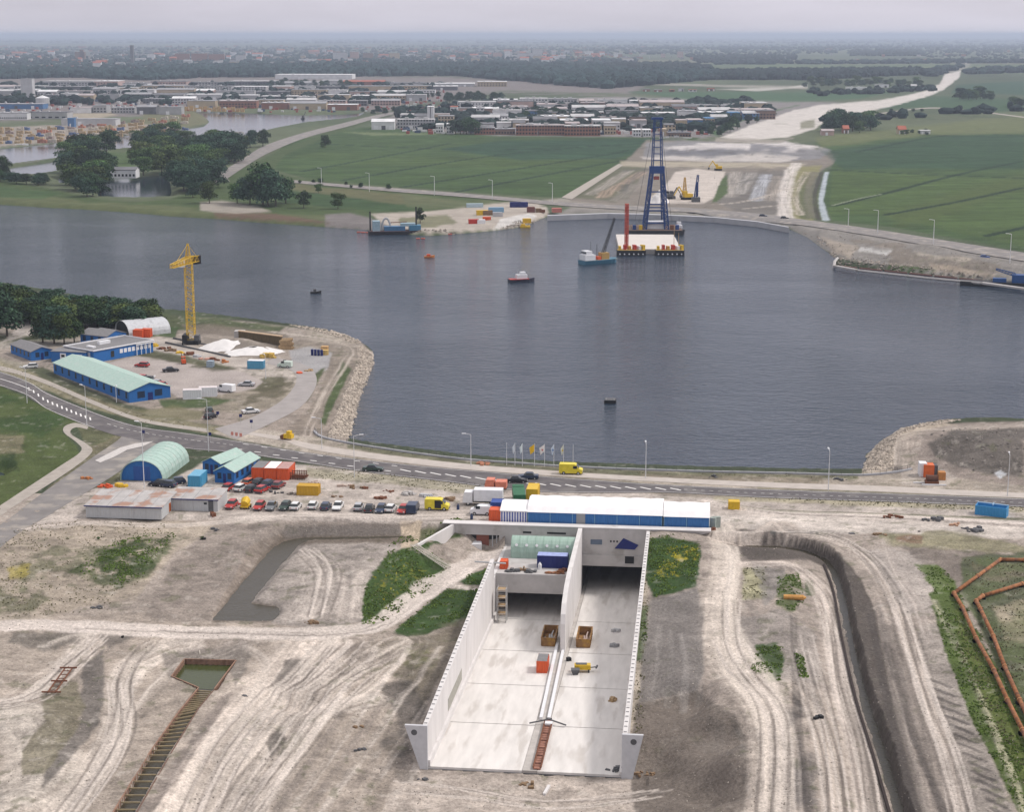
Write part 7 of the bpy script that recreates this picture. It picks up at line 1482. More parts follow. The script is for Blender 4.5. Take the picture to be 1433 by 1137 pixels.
# ------------------------------------------------------------------ trees
def leaf_mat(name, c):
    m = mat(name, c, .85, var=.35, scale=.5, island=.55, spec=.12); t = m.node_tree; b = t.nodes['Principled BSDF']; src = b.inputs['Base Color'].links[0].from_socket
    oi = t.nodes.new('ShaderNodeObjectInfo'); h1 = t.nodes.new('ShaderNodeMapRange'); h1.inputs['To Min'].default_value = .47; h1.inputs['To Max'].default_value = .515
    h2 = t.nodes.new('ShaderNodeMapRange'); h2.inputs['To Min'].default_value = .7; h2.inputs['To Max'].default_value = 1.45; hv = t.nodes.new('ShaderNodeHueSaturation')
    t.links.new(oi.outputs['Random'], h1.inputs[0]); t.links.new(oi.outputs['Random'], h2.inputs[0]); t.links.new(h1.outputs[0], hv.inputs['Hue']); t.links.new(h2.outputs[0], hv.inputs['Value'])
    t.links.new(src, hv.inputs['Color']); t.links.new(hv.outputs[0], b.inputs['Base Color']); return m
LEAF = [leaf_mat('leaves_dark', (.032,.06,.024)), leaf_mat('leaves_mid', (.052,.09,.028)), leaf_mat('leaves_blue', (.032,.062,.038)), leaf_mat('leaves_olive', (.075,.105,.035))]
def crown_mesh(seed, h, r, nq, q, base=.22, lobes=11, m=None):
    rr = np.random.default_rng(seed); cs = []
    for i in range(lobes):
        a_ = rr.random()*6.28; zz = rr.uniform(base+.14, .82); rad = r*math.sqrt(rr.random())*.7*(1.2-abs(zz-.42)*1.3); cs.append((rad*math.cos(a_), rad*math.sin(a_), zz*h, r*rr.uniform(.36,.6)))
    cs.append((0, 0, h*.62, r*.6)); cs.append((0, 0, h*.3, r*.72)); cs.append((r*.35, r*.2, h*.26, r*.55)); cs.append((-r*.4, -r*.2, h*.28, r*.5)); cs = np.array(cs); wts = cs[:,3]**2; wts /= wts.sum()
    k_ = rr.choice(len(cs), nq, p=wts); d_ = rr.normal(size=(nq,3)); d_ /= np.linalg.norm(d_, axis=1)[:,None]; d_[:,2] = np.where(d_[:,2] < -.35, -d_[:,2]*.6, d_[:,2])
    P = cs[k_,:3] + d_*cs[k_,3:4]*rr.uniform(.72,1.06,(nq,1))*np.array([1,1,.85]); P[:,2] = np.maximum(P[:,2], base*h*rr.uniform(.7,1,nq))
    nrm = d_ + rr.normal(size=(nq,3))*.55; nrm /= np.linalg.norm(nrm, axis=1)[:,None]
    a_ = np.cross(nrm, rr.normal(size=(nq,3))); a_ /= np.linalg.norm(a_, axis=1)[:,None]; b_ = np.cross(nrm, a_); s_ = q*rr.uniform(.6,1.3,(nq,1)); b_ = b_*.75
    V = np.stack([P-a_*s_, P-b_*s_, P+a_*s_, P+b_*s_], 1).reshape(-1,3); Fc = np.arange(nq*4).reshape(-1,4)
    me = bpy.data.meshes.new('crown'); me.vertices.add(len(V)); me.vertices.foreach_set('co', V.astype(np.float32).ravel()); me.loops.add(nq*4); me.loops.foreach_set('vertex_index', Fc.astype(np.int32).ravel())
    me.polygons.add(nq); me.polygons.foreach_set('loop_start', np.arange(0, nq*4, 4, dtype=np.int32)); me.update(calc_edges=True); me.materials.append(m); return me
def tree_proto(seed, h, r, nq, q, m, base=.22, tr=.3):
    t = bpy.data.objects.new('broadleaf_tree', None); c_ = bpy.data.objects.new('crown', crown_mesh(seed, h, r, nq, q, base, m=m)); col.objects.link(c_); c_.parent = t
    rr = random.Random(seed); b_ = MB().tube((0,0,-.3), (0,0,h*.45), tr, 7, tr*.6)
    for i in range(6): a_ = i*1.05+rr.random(); b_.tube((0,0,h*(.2+.04*i)), (r*.55*math.cos(a_), r*.55*math.sin(a_), h*(.5+.06*i)), tr*.4, 5, tr*.12)
    b_.build('trunk', BARK, t); return t
TPR = [tree_proto(s_, 1.0*12, 5.2, 2000, .40, LEAF[i % 4], .05) for i, s_ in enumerate((3, 9, 14, 27))] + [tree_proto(41, 12, 3.6, 1500, .38, LEAF[0], .06), tree_proto(52, 12, 6.4, 2200, .44, LEAF[2], .04)]
used = set()
def tree(u, v, hpx, kind, label, group=None, name='broadleaf_tree', wid=1.0, zg=0.0):
    p = gv(u, v, zg); s_ = hpx/((v-47)/94.2)/12.0
    k_ = kind % len(TPR)
    t = TPR[k_] if k_ not in used else copy_tree(TPR[k_])
    if k_ not in used: used.add(k_); col.objects.link(t)
    t.name = name; t.location = p; t.rotation_euler = (0, 0, random.random()*6.28); t.scale = (s_*wid, s_*wid, s_); t['label'] = label; t['category'] = 'tree'
    if group: t['group'] = group
    elif 'group' in t: del t['group']
    return t
rt = random.Random(4)
# shelter belt along the water above the compound: two staggered rows
for r_, (dv_, n_) in enumerate(((0, 19), (9, 20), (17, 19))):
    for i in range(n_):
        k_ = i/(n_-1); u = -45 + 256*k_ + rt.uniform(-4,4); v = 420 + dv_*(1-.35*k_) + 30*k_ + 6*math.sin(k_*3) + rt.uniform(-3,3) - (0 if k_ < .85 else 2)
        tree(u, v, 37*rt.uniform(.9,1.12) - 6*k_, rt.choice((0,0,5,3,2)), 'dark tree in the closed shelter belt between the compound and the basin', 'shelter belt trees above the compound', wid=1.4)
for i, (u, v, h_, k_, lb) in enumerate(((10,470,66,5,'large dark tree at the left edge in front of the shelter belt'),(-14,455,60,0,'tall dark tree cut by the left edge of the frame'),(34,446,44,1,'tree behind the pale sandy patch at far left'),(60,479,48,0,'leftmost tree of the clump above the flat-roofed office'),(76,481,54,5,'tallest tree of the clump above the flat-roofed office'),(90,482,48,1,'middle-right tree of the clump above the office'),(104,480,42,4,'rightmost slim tree of the clump above the office'),(84,470,46,2,'rear tree of the clump above the office'),(8,440,46,0,'dark tree behind the left edge clump'),(100,462,36,3,'olive tree filling the gap behind the office clump'))):
    tree(u, v, h_, k_, lb)
# island wood, far left: three clumps
def clump(poly, n_, h0, h1, label, group, kinds=(0,1,2,5), sp=6.0, seed=1, name='broadleaf_tree'):
    rr = random.Random(seed); xs = [p[0] for p in poly]; ys = [p[1] for p in poly]; pts = []; tries = 0
    while len(pts) < n_ and tries < 9000:
        tries += 1; u = rr.uniform(min(xs), max(xs)); v = rr.uniform(min(ys), max(ys))
        if not bool(inside(np.array([u]), np.array([v]), poly)[0]): continue
        if any(abs(u-a_) < sp and abs(v-b_) < sp*.45 for a_, b_ in pts): continue
        pts.append((u, v))
    for u, v in pts: tree(u, v, rr.uniform(h0, h1), rr.choice(kinds), label, group, name, wid=1.2)
clump([(78,222),(105,205),(150,214),(152,250),(140,270),(112,272),(86,248),(78,238)], 22, 26, 38, 'dark round tree in the wood left of the white house by the pond', 'trees left of the pond house', seed=2)
clump([(120,208),(180,196),(250,192),(262,206),(230,214),(192,214),(185,200),(150,203),(140,212)], 20, 18, 26, 'dark tree in the wood behind the white house by the pond', 'trees behind the pond house', seed=3)
clump([(190,222),(230,214),(240,222),(236,243),(206,247),(192,246)], 14, 26, 34, 'tree with lighter green crown right of the white pond house', 'trees right of the pond house', (1,3,1,0), seed=4)
clump([(236,235),(268,206),(300,206),(340,214),(330,226),(300,238),(285,260),(262,270),(240,256)], 34, 26, 38, 'dark tree in the wood between the pond and the dyke road', 'trees between pond and dyke road', seed=5)
clump([(255,196),(330,196),(345,206),(340,214),(300,206),(266,206)], 10, 16, 24, 'dark tree at the canal side behind the pond wood', 'trees at the canal behind the wood', seed=6)
for u, v, h_, k_, lb in ((350,206,25,5,'left tree of the dark pair where the dyke road meets the canal'),(368,205,26,0,'right tree of the dark pair where the dyke road meets the canal'),(455,206,19,0,'lone dark round tree at the left edge of the green field'),(451,207,8,1,'small bush at the foot of the lone field tree'),(130,274,34,0,'tall tree at the left corner of the pond'),(122,275,30,2,'broad tree just left of the pond corner'),(293,284,32,1,'isolated tree left of the gravel place by the shore'),(270,276,24,2,'small tree left of the isolated shore tree'),
    (350,286,40,5,'leftmost big tree of the group right of the shore place'),(368,286,62,0,'tallest tree of the group right of the shore place'),(386,288,52,5,'broad tree at the right of the shore group'),(332,284,30,1,'low tree at the left end of the shore group'),(375,288,44,2,'front tree of the shore group'),(400,284,38,0,'outermost right tree of the shore group'),(425,291,26,0,'single round tree right of the shore group'),(446,270,14,1,'small bushy tree above the single round trees'),(473,292,24,1,'second single tree farther right along the shore'),(588,312,24,4,'thin bare-looking tree in the far yard')):
    tree(u, v, h_, k_, lb)
clump([(296,208),(342,210),(336,228),(312,240),(300,262),(276,276),(262,270),(288,252)], 16, 26, 36, 'dark tree filling the wood edge along the dyke road', 'trees along the dyke road wood edge', seed=31)
clump([(92,238),(150,236),(148,274),(118,280),(96,262)], 9, 26, 36, 'dark tree at the pond corner below the island wood', 'trees at the pond corner', seed=32)
clump([(400,250),(470,256),(560,266),(556,270),(460,262),(400,256)], 7, 5, 9, 'small bush along the shore road verge', 'bushes along the shore road', seed=33, name='bush')
for i in range(9): tree(-40+i*13+rt.uniform(-3,3), 254+rt.uniform(-3,3)+i*.5, 16 if i else 40, (0,2,5)[i % 3], 'low dark tree in the hedge along the left end of the far canal', 'hedge trees along the left canal', wid=1.5)
tree(3, 250, 34, 0, 'tall dark tree at the left edge beside the canal dam')
# field edge and farm trees on the right
clump([(1148,186),(1175,182),(1200,186),(1226,184),(1222,176),(1180,176),(1150,180)], 14, 16, 30, 'dark tall tree in the farm wood beside the new sand bed', 'trees of the farm wood', seed=8, sp=5)
clump([(1258,186),(1300,185),(1298,189),(1256,189)], 6, 5, 9, 'low dark bush around the red-roofed farmhouse', 'bushes around the farmhouse', seed=9, name='bush')
clump([(1336,136),(1385,134),(1388,140),(1340,140)], 12, 9, 17, 'dark tree in the row across the right polder', 'tree row across the right polder', seed=10, sp=4)
clump([(1412,145),(1440,144),(1440,151),(1414,151)], 5, 9, 14, 'dark tree at the right edge of the polder', 'trees at the right polder edge', seed=11, sp=4)
for u, v in ((1262,155),(1278,156),(1290,156),(1247,156),(1338,155),(1360,155),(1372,155)): tree(u, v, 5, 0, 'small dark bush along the farm lane', 'bushes along the farm lane', 'bush', 1.4)
clump([(975,192),(1010,190),(1050,175),(1095,160),(1085,158),(1030,172),(985,184)], 18, 8, 14, 'dark young tree in the strip beside the sand bed', 'young trees beside the sand bed', (0,2,4), seed=12, sp=4)
clump([(1126,122),(1200,122),(1290,122),(1290,116),(1130,116)], 30, 8, 13, 'distant dark tree around the farms beyond the sand bed', 'distant farm trees', seed=13, sp=5)
# trees between the halls of the estate
clump([(634,186),(668,184),(668,188),(636,189)], 9, 16, 24, 'dense dark tree before the estate offices', 'trees before the estate offices', (0,2,4), seed=14, sp=4)
for i, (a_, b_, c_, n_, h_, lb) in enumerate(((380,120,500,16,9,'dark tree in the row before the long white hall'),(590,136,640,7,9,'dark tree between the low estate roofs'),(625,142,700,12,14,'dark tree of the wood strip behind the estate'),(730,166,790,8,14,'dark tree between the estate halls'),(700,158,725,4,10,'dark tree beside the white estate hall'),(885,170,910,4,14,'dark tree behind the sheerlegs head'),(20,140,60,6,9,'dark tree beside the grey silo tower'),(510,158,560,6,9,'dark tree at the bend of the dyke road'))):
    for j in range(n_): tree(a_+(c_-a_)*j/max(1,n_-1)+rt.uniform(-3,3), b_+rt.uniform(-2,2), h_*rt.uniform(.8,1.2), rt.choice((0,2,5)), lb, lb.replace('dark tree', 'trees'))
# bushes of the near slopes
for u, v, h_, lb in ((283,755,5,'small green bush on the slope above the moat'),(138,755,4,'small dark green bush below the corrugated shed')):
    p = onland(u, v); t = tree(u, v, h_, 1, lb, None, 'bush', 1.5); t.location = p
# far-off woods that read as one mass: thousands of small crowns in a single object
def wood(polys, name, label, dens, r_, h_, m, seed):
    rr = np.random.default_rng(seed); V = []; Fc = []; k_ = 0
    for poly, n_ in polys:
        xs = [p[0] for p in poly]; ys = [p[1] for p in poly]; u = rr.uniform(min(xs), max(xs), n_*3); v = rr.uniform(min(ys), max(ys), n_*3)
        ok = inside(u, v, poly); u = u[ok][:n_]; v = v[ok][:n_]; tt_ = -H/(-F*ST+(568-v)*CT); X = (u-716.5)*tt_; Y = (F*CT+(568-v)*ST)*tt_
        for x, y in zip(X, Y):
            r = r_*rr.uniform(.6,1.4); hh = h_*rr.uniform(.6,1.25); a0 = rr.random()*6; n2 = 6
            for zz, q in ((.05*hh,.8),(.55*hh,1.0),(.85*hh,.6)):
                for j in range(n2): a_ = a0 + j*6.283/n2; w2 = r*q*rr.uniform(.75,1.25); V.append((x+w2*math.cos(a_), y+w2*math.sin(a_), zz*rr.uniform(.85,1.1)))
            V.append((x+rr.uniform(-.3,.3)*r, y, hh))
            for L_ in (0, 1):
                for j in range(n2): a2 = k_+L_*n2+j; b2 = k_+L_*n2+(j+1) % n2; Fc.append((a2, b2, b2+n2, a2+n2))
            for j in range(n2): Fc.append((k_+2*n2+j, k_+2*n2+(j+1) % n2, k_+3*n2))
            k_ += 3*n2+1
    o = mesh_obj(name, V, Fc, m); o['label'] = label; o['category'] = 'wood'; o['kind'] = 'stuff'; return o
WL = leaf_mat('wood_leaves', (.014,.028,.026))
wood([([(-60,98),(200,102),(240,96),(500,92),(700,92),(860,96),(880,104),(840,118),(700,112),(640,106),(480,107),(300,108),(200,112),(100,108),(-60,112)], 5200), ([(740,96),(880,100),(1000,104),(1010,110),(850,124),(745,116)], 1300)], 'forest', 'wide dark forest belt between the town and the estate', 1, 9, 15, WL, 1)
wood([([(980,103),(1290,99),(1292,104),(1130,112),(980,111)], 1500), ([(960,78),(1110,78),(1118,83),(980,88)], 420), ([(1190,70),(1290,70),(1290,78),(1190,78)], 300), ([(850,92),(960,90),(1000,98),(860,100)], 500)], 'forest', 'dark tree belts across the distant polder', 1, 9, 13, WL, 2)
wood([([(-60,66),(860,62),(1433,60),(1600,66),(1433,74),(880,76),(500,80),(-60,82)], 2600), ([(-60,82),(700,76),(900,84),(860,94),(-60,98)], 2000)], 'forest', 'scattered greenery among the distant town', 1, 10, 11, WL, 3)
wood([([(-60,49.6),(1500,49.6),(1500,60),(-60,60)], 1500)], 'forest', 'faint tree lines fading into haze near the horizon', 1, 28, 16, WL, 4)
# tufts of weeds and grass on the banks: uncountable ground cover
def tufts(polys, name, label, r_, h_, m, seed, q=3):
    rr = np.random.default_rng(seed); V = []; Fc = []; k_ = 0
    for poly, n_, zz in polys:
        xs = [p[0] for p in poly]; ys = [p[1] for p in poly]; u = rr.uniform(min(xs), max(xs), n_*4); v = rr.uniform(min(ys), max(ys), n_*4)
        ok = inside(u, v, poly); u = u[ok][:n_]; v = v[ok][:n_]; tt_ = (zz-H)/(-F*ST+(568-v)*CT); X = (u-716.5)*tt_; Y = (F*CT+(568-v)*ST)*tt_
        den = fbm(X, Y, 2.2, seed); kk = den > -.05; X = X[kk]; Y = Y[kk]; Z = relief(X.copy(), Y.copy())
        for x, y, z in zip(X, Y, Z):
            s_ = rr.uniform(.5,1.4)
            for j in range(q):
                a_ = rr.random()*6.28; c2, s2 = math.cos(a_)*r_*s_, math.sin(a_)*r_*s_; ox, oy = rr.uniform(-r_,r_), rr.uniform(-r_,r_); lx_, ly_ = rr.uniform(-.4,.4)*r_, rr.uniform(-.4,.4)*r_
                V += [(x+ox-c2, y+oy-s2, z-.05), (x+ox+c2, y+oy+s2, z-.05), (x+ox+c2*.7+lx_, y+oy+s2*.7+ly_, z+h_*s_), (x+ox-c2*.7+lx_, y+oy-s2*.7+ly_, z+h_*s_*.9)]; Fc.append((k_, k_+1, k_+2, k_+3)); k_ += 4
    o = mesh_obj(name, V, Fc, m); o['label'] = label; o['category'] = 'grass'; o['kind'] = 'stuff'; return o
GM = leaf_mat('weeds', (.13,.21,.05)); GM2 = leaf_mat('dry_weeds', (.22,.22,.12)); YM = mat('yellow_flowers', (.5,.45,.04), .8, island=.3)
tufts([([(548,775),(585,762),(640,745),(650,750),(590,770),(628,792),(560,850),(520,876),(505,874),(512,830)], 2600, -3), ([(655,805),(682,795),(686,822),(650,818)], 400, -4), ([(625,822),(680,828),(655,868),(600,885),(555,884)], 1300, -4), ([(904,756),(940,752),(978,762),(980,775),(972,818),(914,836)], 2300, -.5), ([(892,850),(908,850),(903,925),(888,925)], 400, -1),
  ([(130,782),(160,765),(205,755),(190,775),(216,790),(180,812),(150,808)], 1100, -1), ([(100,800),(150,770),(200,752),(250,750),(210,800),(160,820)], 900, -1), ([(1060,905),(1096,905),(1092,950),(1078,955),(1050,933)], 600, 0), ([(1112,915),(1125,918),(1132,945),(1120,945)], 200, 0), ([(1088,808),(1118,800),(1126,836),(1110,855),(1086,850)], 500, 0), ([(1300,830),(1340,822),(1400,940),(1470,1100),(1440,1160),(1370,1030),(1330,930)], 3200, 0), ([(1280,790),(1310,790),(1338,815),(1334,832),(1310,830)], 300, 0)], 'weeds', 'dense green weeds growing on the banks around the ramp', .12, .15, GM, 5)
tufts([([(20,745),(110,735),(230,735),(240,770),(150,850),(-20,868),(-20,790)], 2200, -1), ([(1040,795),(1072,795),(1072,835),(1040,840)], 300, 0), ([(1325,870),(1345,860),(1440,1080),(1440,1160)], 1200, 0), ([(1345,780),(1440,775),(1440,1000),(1380,900)], 1500, 0), ([(896,752),(912,752),(900,1000),(885,1010)], 500, -1), ([(430,650),(560,664),(700,680),(640,690),(560,680),(430,668)], 700, 0), ([(1000,694),(1433,706),(1433,716),(1160,706)], 900, 0), ([(486,622),(650,645),(1200,667),(1200,670),(800,661),(486,627)], 900, 0), ([(0,505),(110,550),(200,580),(320,605),(200,592),(0,518)], 700, 0)], 'dry_weeds', 'thin dry weeds scattered over the sandy ground', .10, .14, GM2, 6, 2)
tufts([([(930,770),(978,766),(975,784),(945,790)], 130, -.5), ([(920,790),(950,782),(950,806),(915,812)], 50, -.5), ([(520,820),(560,790),(600,800),(540,850)], 60, -3)], 'flowers', 'patches of yellow flowers on the green banks', .10, .24, YM, 7, 2)

# stones: rubble on the banks and clods on the site, beyond counting
def stones(polys, name, label, s0, s1, m, seed, kind='stuff'):
    rr = np.random.default_rng(seed); V = []; Fc = []; k_ = 0
    for poly, n_, zz in polys:
        xs = [p[0] for p in poly]; ys = [p[1] for p in poly]; u = rr.uniform(min(xs), max(xs), n_*5); v = rr.uniform(min(ys), max(ys), n_*5)
        ok = inside(u, v, poly); u = u[ok][:n_]; v = v[ok][:n_]; tt_ = (zz-H)/(-F*ST+(568-v)*CT); X = (u-716.5)*tt_; Y = (F*CT+(568-v)*ST)*tt_
        Z = relief(X.copy(), Y.copy())
        for x, y, z in zip(X, Y, Z):
            s_ = rr.uniform(s0, s1); a0 = rr.random()*6; q = 5
            for j in range(q): a_ = a0+j*1.2566; w2 = s_*rr.uniform(.6,1.1); V.append((x+w2*math.cos(a_), y+w2*math.sin(a_), z-.05+s_*rr.uniform(0,.25)))
            V.append((x+rr.uniform(-.3,.3)*s_, y+rr.uniform(-.3,.3)*s_, z+s_*rr.uniform(.4,.9)))
            for j in range(q): Fc.append((k_+j, k_+(j+1) % q, k_+q))
            k_ += q+1
    o = mesh_obj(name, V, Fc, m); o['label'] = label; o['category'] = 'stones'; o['kind'] = 'stuff'
RK = mat('bank_stone', (.36,.31,.26), .9, var=.2, island=.5); CL = mat('soil_clod', (.27,.24,.21), .95, var=.2, island=.5)
stones([([(500,486),(522,494),(524,508),(512,545),(502,572),(488,616),(460,612),(472,580),(490,535),(503,505)], 2600, -.8), ([(1207,664),(1211,640),(1229,618),(1257,604),(1320,592),(1345,592),(1290,602),(1262,615),(1249,640),(1250,662)], 2200, -.8), ([(400,457),(470,466),(505,480),(500,486),(460,471)], 500, -.8)], 'riprap', 'rough rubble stone lining the banks of both near headlands', .25, .6, RK, 1)
stones([([(1108,318),(1135,330),(1172,360),(1166,370),(1300,384),(1433,400),(1433,396),(1300,378),(1185,364),(1150,335)], 1300, -1), ([(545,325),(640,325),(690,321),(762,303),(768,306),(735,316),(690,323)], 700, -1)], 'riprap', 'rubble stone along the far banks of the basin', .4, .9, mat('far_bank_stone', (.23,.2,.17), .9, var=.2, island=.5), 2)
stones([([(-60,745),(560,735),(560,1160),(-60,1160)], 2600, -2.5), ([(890,745),(1433,745),(1433,1160),(890,1160)], 2200, 0), ([(480,900),(600,880),(600,1160),(480,1160)], 500, -4), ([(560,1090),(900,1090),(900,1160),(560,1160)], 350, -6)], 'soil_clods', 'loose clods and stones scattered over the dug-up soil', .05, .19, CL, 3)
stones([([(870,230),(1130,205),(1130,295),(880,288)], 500, 0), ([(1150,320),(1250,335),(1400,370),(1390,388),(1180,366)], 300, 0), ([(1300,620),(1340,600),(1433,598),(1433,670),(1320,655)], 200, 0)], 'spoil_rubble', 'dark spoil and rubble on the banks and far diggings', .15, .5, mat('dark_spoil', (.17,.15,.135), .95, var=.2, island=.45), 4)
wood([([(-60,52),(1500,52),(1500,53.5),(-60,53.5)], 500), ([(-60,56),(1500,55),(1500,57),(-60,58)], 700), ([(860,66),(1433,64),(1500,66),(1500,67),(860,69)], 420), ([(1000,88),(1433,86),(1433,88),(1000,90)], 300), ([(1290,104),(1340,92),(1350,94),(1300,108)], 60), ([(1350,100),(1500,96),(1500,100),(1350,104)], 160)], 'forest', 'thin hedge and tree lines across the flat far land', 1, 12, 13, WL, 8)

wood([([(-40,118),(640,118),(560,146),(250,146),(-40,150)], 520), ([(560,150),(1060,140),(1080,160),(990,184),(560,182)], 520), ([(1130,128),(1300,122),(1310,128),(1150,134)], 60), ([(1140,170),(1433,150),(1433,156),(1200,170)], 30), ([(1240,60),(1433,62),(1433,84),(1300,80)], 300)], 'forest', 'greenery growing between the estate roofs and farms', 1, 7, 8, WL, 12)
# ------------------------------------------------------------------ estate, harbour and town
WALLS = {'white': (.62,.62,.63), 'grey': (.36,.36,.37), 'pale grey': (.46,.46,.47), 'brick': (.25,.12,.085), 'tan': (.42,.34,.24), 'brown': (.2,.13,.1), 'blue': (.07,.16,.32), 'dark grey': (.13,.13,.14), 'pinkish': (.42,.3,.27)}
ROOFS = {'grey': (.27,.27,.285), 'dark grey': (.14,.14,.15), 'white': (.66,.66,.67), 'pale grey': (.44,.435,.44), 'red': (.34,.11,.07), 'brown': (.2,.13,.1), 'pinkish grey': (.38,.33,.33), 'blue': (.07,.18,.34)}
def wm(n): return mat('wall_' + n.replace(' ', '_'), WALLS[n], .85, var=.12, scale=.15)
def rm(n): return mat('roofing_' + n.replace(' ', '_'), ROOFS[n], .85, var=.14, scale=.12)
def building(u, v, wpx, dep, h, wall, roof, label, cat='warehouse', name='warehouse', rz=0.0, gable=0.0, wins=0, group=None, bands=1, posts=False):
    p = gv(u, v); s_ = (v-47)/94.2; L = wpx/s_
    t = thing(name, label, cat, p, rz, group)
    if gable:
        MB().exx([(0,0),(dep,0),(dep,h),(dep/2,h+gable),(0,h)], 0, L).build('wall', wm(wall), t)
        r_ = MB()
        for y0, y1 in ((-.4, dep/2), (dep+.4, dep/2)): r_.add([(-.4,y0,h-.05),(L+.4,y0,h-.05),(L+.4,y1,h+gable+.05),(-.4,y1,h+gable+.05),(-.4,y0,h+.3),(L+.4,y0,h+.3),(L+.4,y1,h+gable+.4),(-.4,y1,h+gable+.4)], [(0,3,2,1),(4,5,6,7),(0,1,5,4),(1,2,6,5),(2,3,7,6),(3,0,4,7)])
        r_.build('roof', rm(roof), t)
    else:
        MB().box(0,0,0,L,dep,h).build('wall', wm(wall), t); MB().box(-.3,-.3,h,L+.3,dep+.3,h+.5).build('roof', rm(roof), t)
        if L > 18: 
            rr = random.Random(int(u)); 
            for j in range(rr.randint(1, 3)): MB().box(L*(.2+.25*j),dep*.3,h+.5,L*(.2+.25*j)+rr.uniform(2,5),dep*.5,h+rr.uniform(1.4,2.4)).build('roof_unit', rm('pale grey'), t)
    for b_ in range(bands):
        z0 = 1.2 + b_*3.2
        if z0 + 1.4 > h: break
        if wins:
            n_ = min(wins, 24)
            for j in range(n_): MB().box(L*(j+.2)/n_,-.12,z0,L*(j+.75)/n_,-.02,z0+1.5).build('window', GLASS, t)
    if not wins:
        rr = random.Random(int(u*3+v)); n_ = rr.randint(1, 3)
        for j in range(n_): MB().box(L*(j+.3)/n_,-.12,0,L*(j+.3)/n_+min(4,L*.2),-.02,min(4,h*.7)).build('loading_door', DGREY if j % 2 else WHT, t)
    return t
# hand-placed landmarks
qh = building(520, 181, 32, 16, 7.5, 'white', 'white', 'low white arched hall alone at the left corner of the green field', 'hall', 'white_hall', gable=2.5)
building(385, 110, 108, 60, 9, 'white', 'white', 'very long white-roofed hall before the forest belt', 'hall', 'long_hall', rz=-.03)
building(480, 120, 58, 40, 8, 'brick', 'red', 'long red-roofed hall right of the long white one', 'hall', 'long_hall', gable=2)
building(30, 137, 16, 14, 28, 'pale grey', 'grey', 'tall pale grey silo tower in the left estate', 'silo', 'silo_tower')
st2 = thing('storage_tank', 'pale domed storage tank right of the grey silo tower', 'tank', gv(60, 146)); MB().tube((0,0,0),(0,0,9),9,20).build('tank_wall', wm('pale grey'), st2); MB().tube((0,0,9),(0,0,12.5),9.2,20,.5).build('dome', rm('white'), st2)
building(-10, 167, 48, 30, 7, 'white', 'grey', 'long white-walled shed with many openings at the left edge', 'shed', wins=16)
building(38, 166, 56, 26, 7, 'grey', 'dark grey', 'long dark grey shed right of the white-walled one', 'shed', wins=6)
building(86, 175, 76, 22, 6, 'pale grey', 'grey', 'long pale grey quay shed behind the stacked goods', 'shed', wins=0)
building(-10, 152, 70, 26, 6, 'blue', 'grey', 'blue-grey shed behind the white-walled one at left', 'shed')
building(95, 178, 9, 8, 9, 'blue', 'blue', 'small bright blue shed among the yellow stacked goods', 'shed')
fy = building(144, 249, 46, 12, 5.2, 'white', 'dark grey', 'white waterside house with dark roof at the head of the pond', 'house', 'waterside_house', wins=9, gable=1.5)
for k_, x in enumerate((.12,.45,.82)): MB().box(fy.children[0].dimensions.x*x,-.3,5.2,fy.children[0].dimensions.x*x+1.6,2,8.2).build('dormer', wm('white'), fy)
for i, (x0, v0) in enumerate(((500,181),)): pass
building(1150, 189, 17, 9, 4, 'pinkish', 'pinkish grey', 'long low pink-roofed barn beside the farm wood', 'barn', 'barn', gable=1.5)
building(1180, 186, 8, 9, 4, 'brick', 'red', 'small orange-roofed farmhouse in the farm wood', 'farmhouse', 'farmhouse', gable=3)
building(1257, 187, 11, 9, 4, 'tan', 'red', 'red-roofed farmhouse alone in the right polder', 'farmhouse', 'farmhouse', gable=3.2)
building(1288, 187, 14, 8, 3, 'pale grey', 'white', 'pale low farm shed right of the red-roofed farmhouse', 'shed')
gh = building(1185, 125, 35, 12, 4, 'white', 'white', 'long white greenhouse beyond the sand bed', 'greenhouse', 'greenhouse'); building(1226, 122, 18, 12, 5, 'white', 'pale grey', 'white farm building right of the greenhouse', 'farm building')
building(1275, 124, 8, 8, 5, 'pinkish', 'pale grey', 'small pale house beyond the sand bed near the trees', 'house', 'house', gable=3)
# frontage along the green field
front = [(556,180,52,'grey','pale grey',9,'wide grey hall with pale roof, first behind the white arched hall'),(610,186,10,'white','white',8,'small white block at the corner of the estate front'),(598,172,4,'white','white',17,'slim white silo left of the red-fronted hall'),(603,172,4,'white','white',17,'slim white silo touching the red-fronted hall'),(613,176,22,'tan','grey',10,'tan hall with red gable behind the small white block'),(625,187,10,'white','white',9,'white block left of the dense dark trees'),(664,188,28,'brick','grey',6,'brick office with white windows right of the dense dark trees'),(693,188,28,'brown','grey',5,'brown-grey office row second right of the trees'),
 (722,189,30,'brick','pinkish grey',9,'three-storey brick terrace, left of two facing the field'),(754,189,36,'brick','pinkish grey',9,'three-storey brick terrace, middle of the field front'),(790,190,50,'brick','pale grey',9,'long brick block with pale storeys, right of the terraces'),(846,188,16,'tan','grey',8,'tan block right of the long brick block'),(886,191,11,'white','white',6,'left of two white houses beside the sheerlegs head'),(900,191,11,'white','white',6,'right of two white houses beside the sheerlegs head'),(925,190,8,'tan','tan',6,'tan silo-like building right of the sheerlegs head'),(935,192,32,'brown','dark grey',4,'low dark building at the right end of the estate front')]
ROOFS['tan'] = (.42,.34,.24)
for u, v, w2, wl, rf, h_, lb in front:
    building(u, v, w2, 18, h_, wl, rf, lb, 'office' if 'office' in lb or 'terrace' in lb else 'building', 'estate_building', wins=(max(3, int(w2/4)) if w2 > 9 else 0), bands=3)
building(923, 196, 45, 1.5, 2.0, 'white', 'white', 'low white wall closing the right end of the estate front', 'wall', 'boundary_wall')
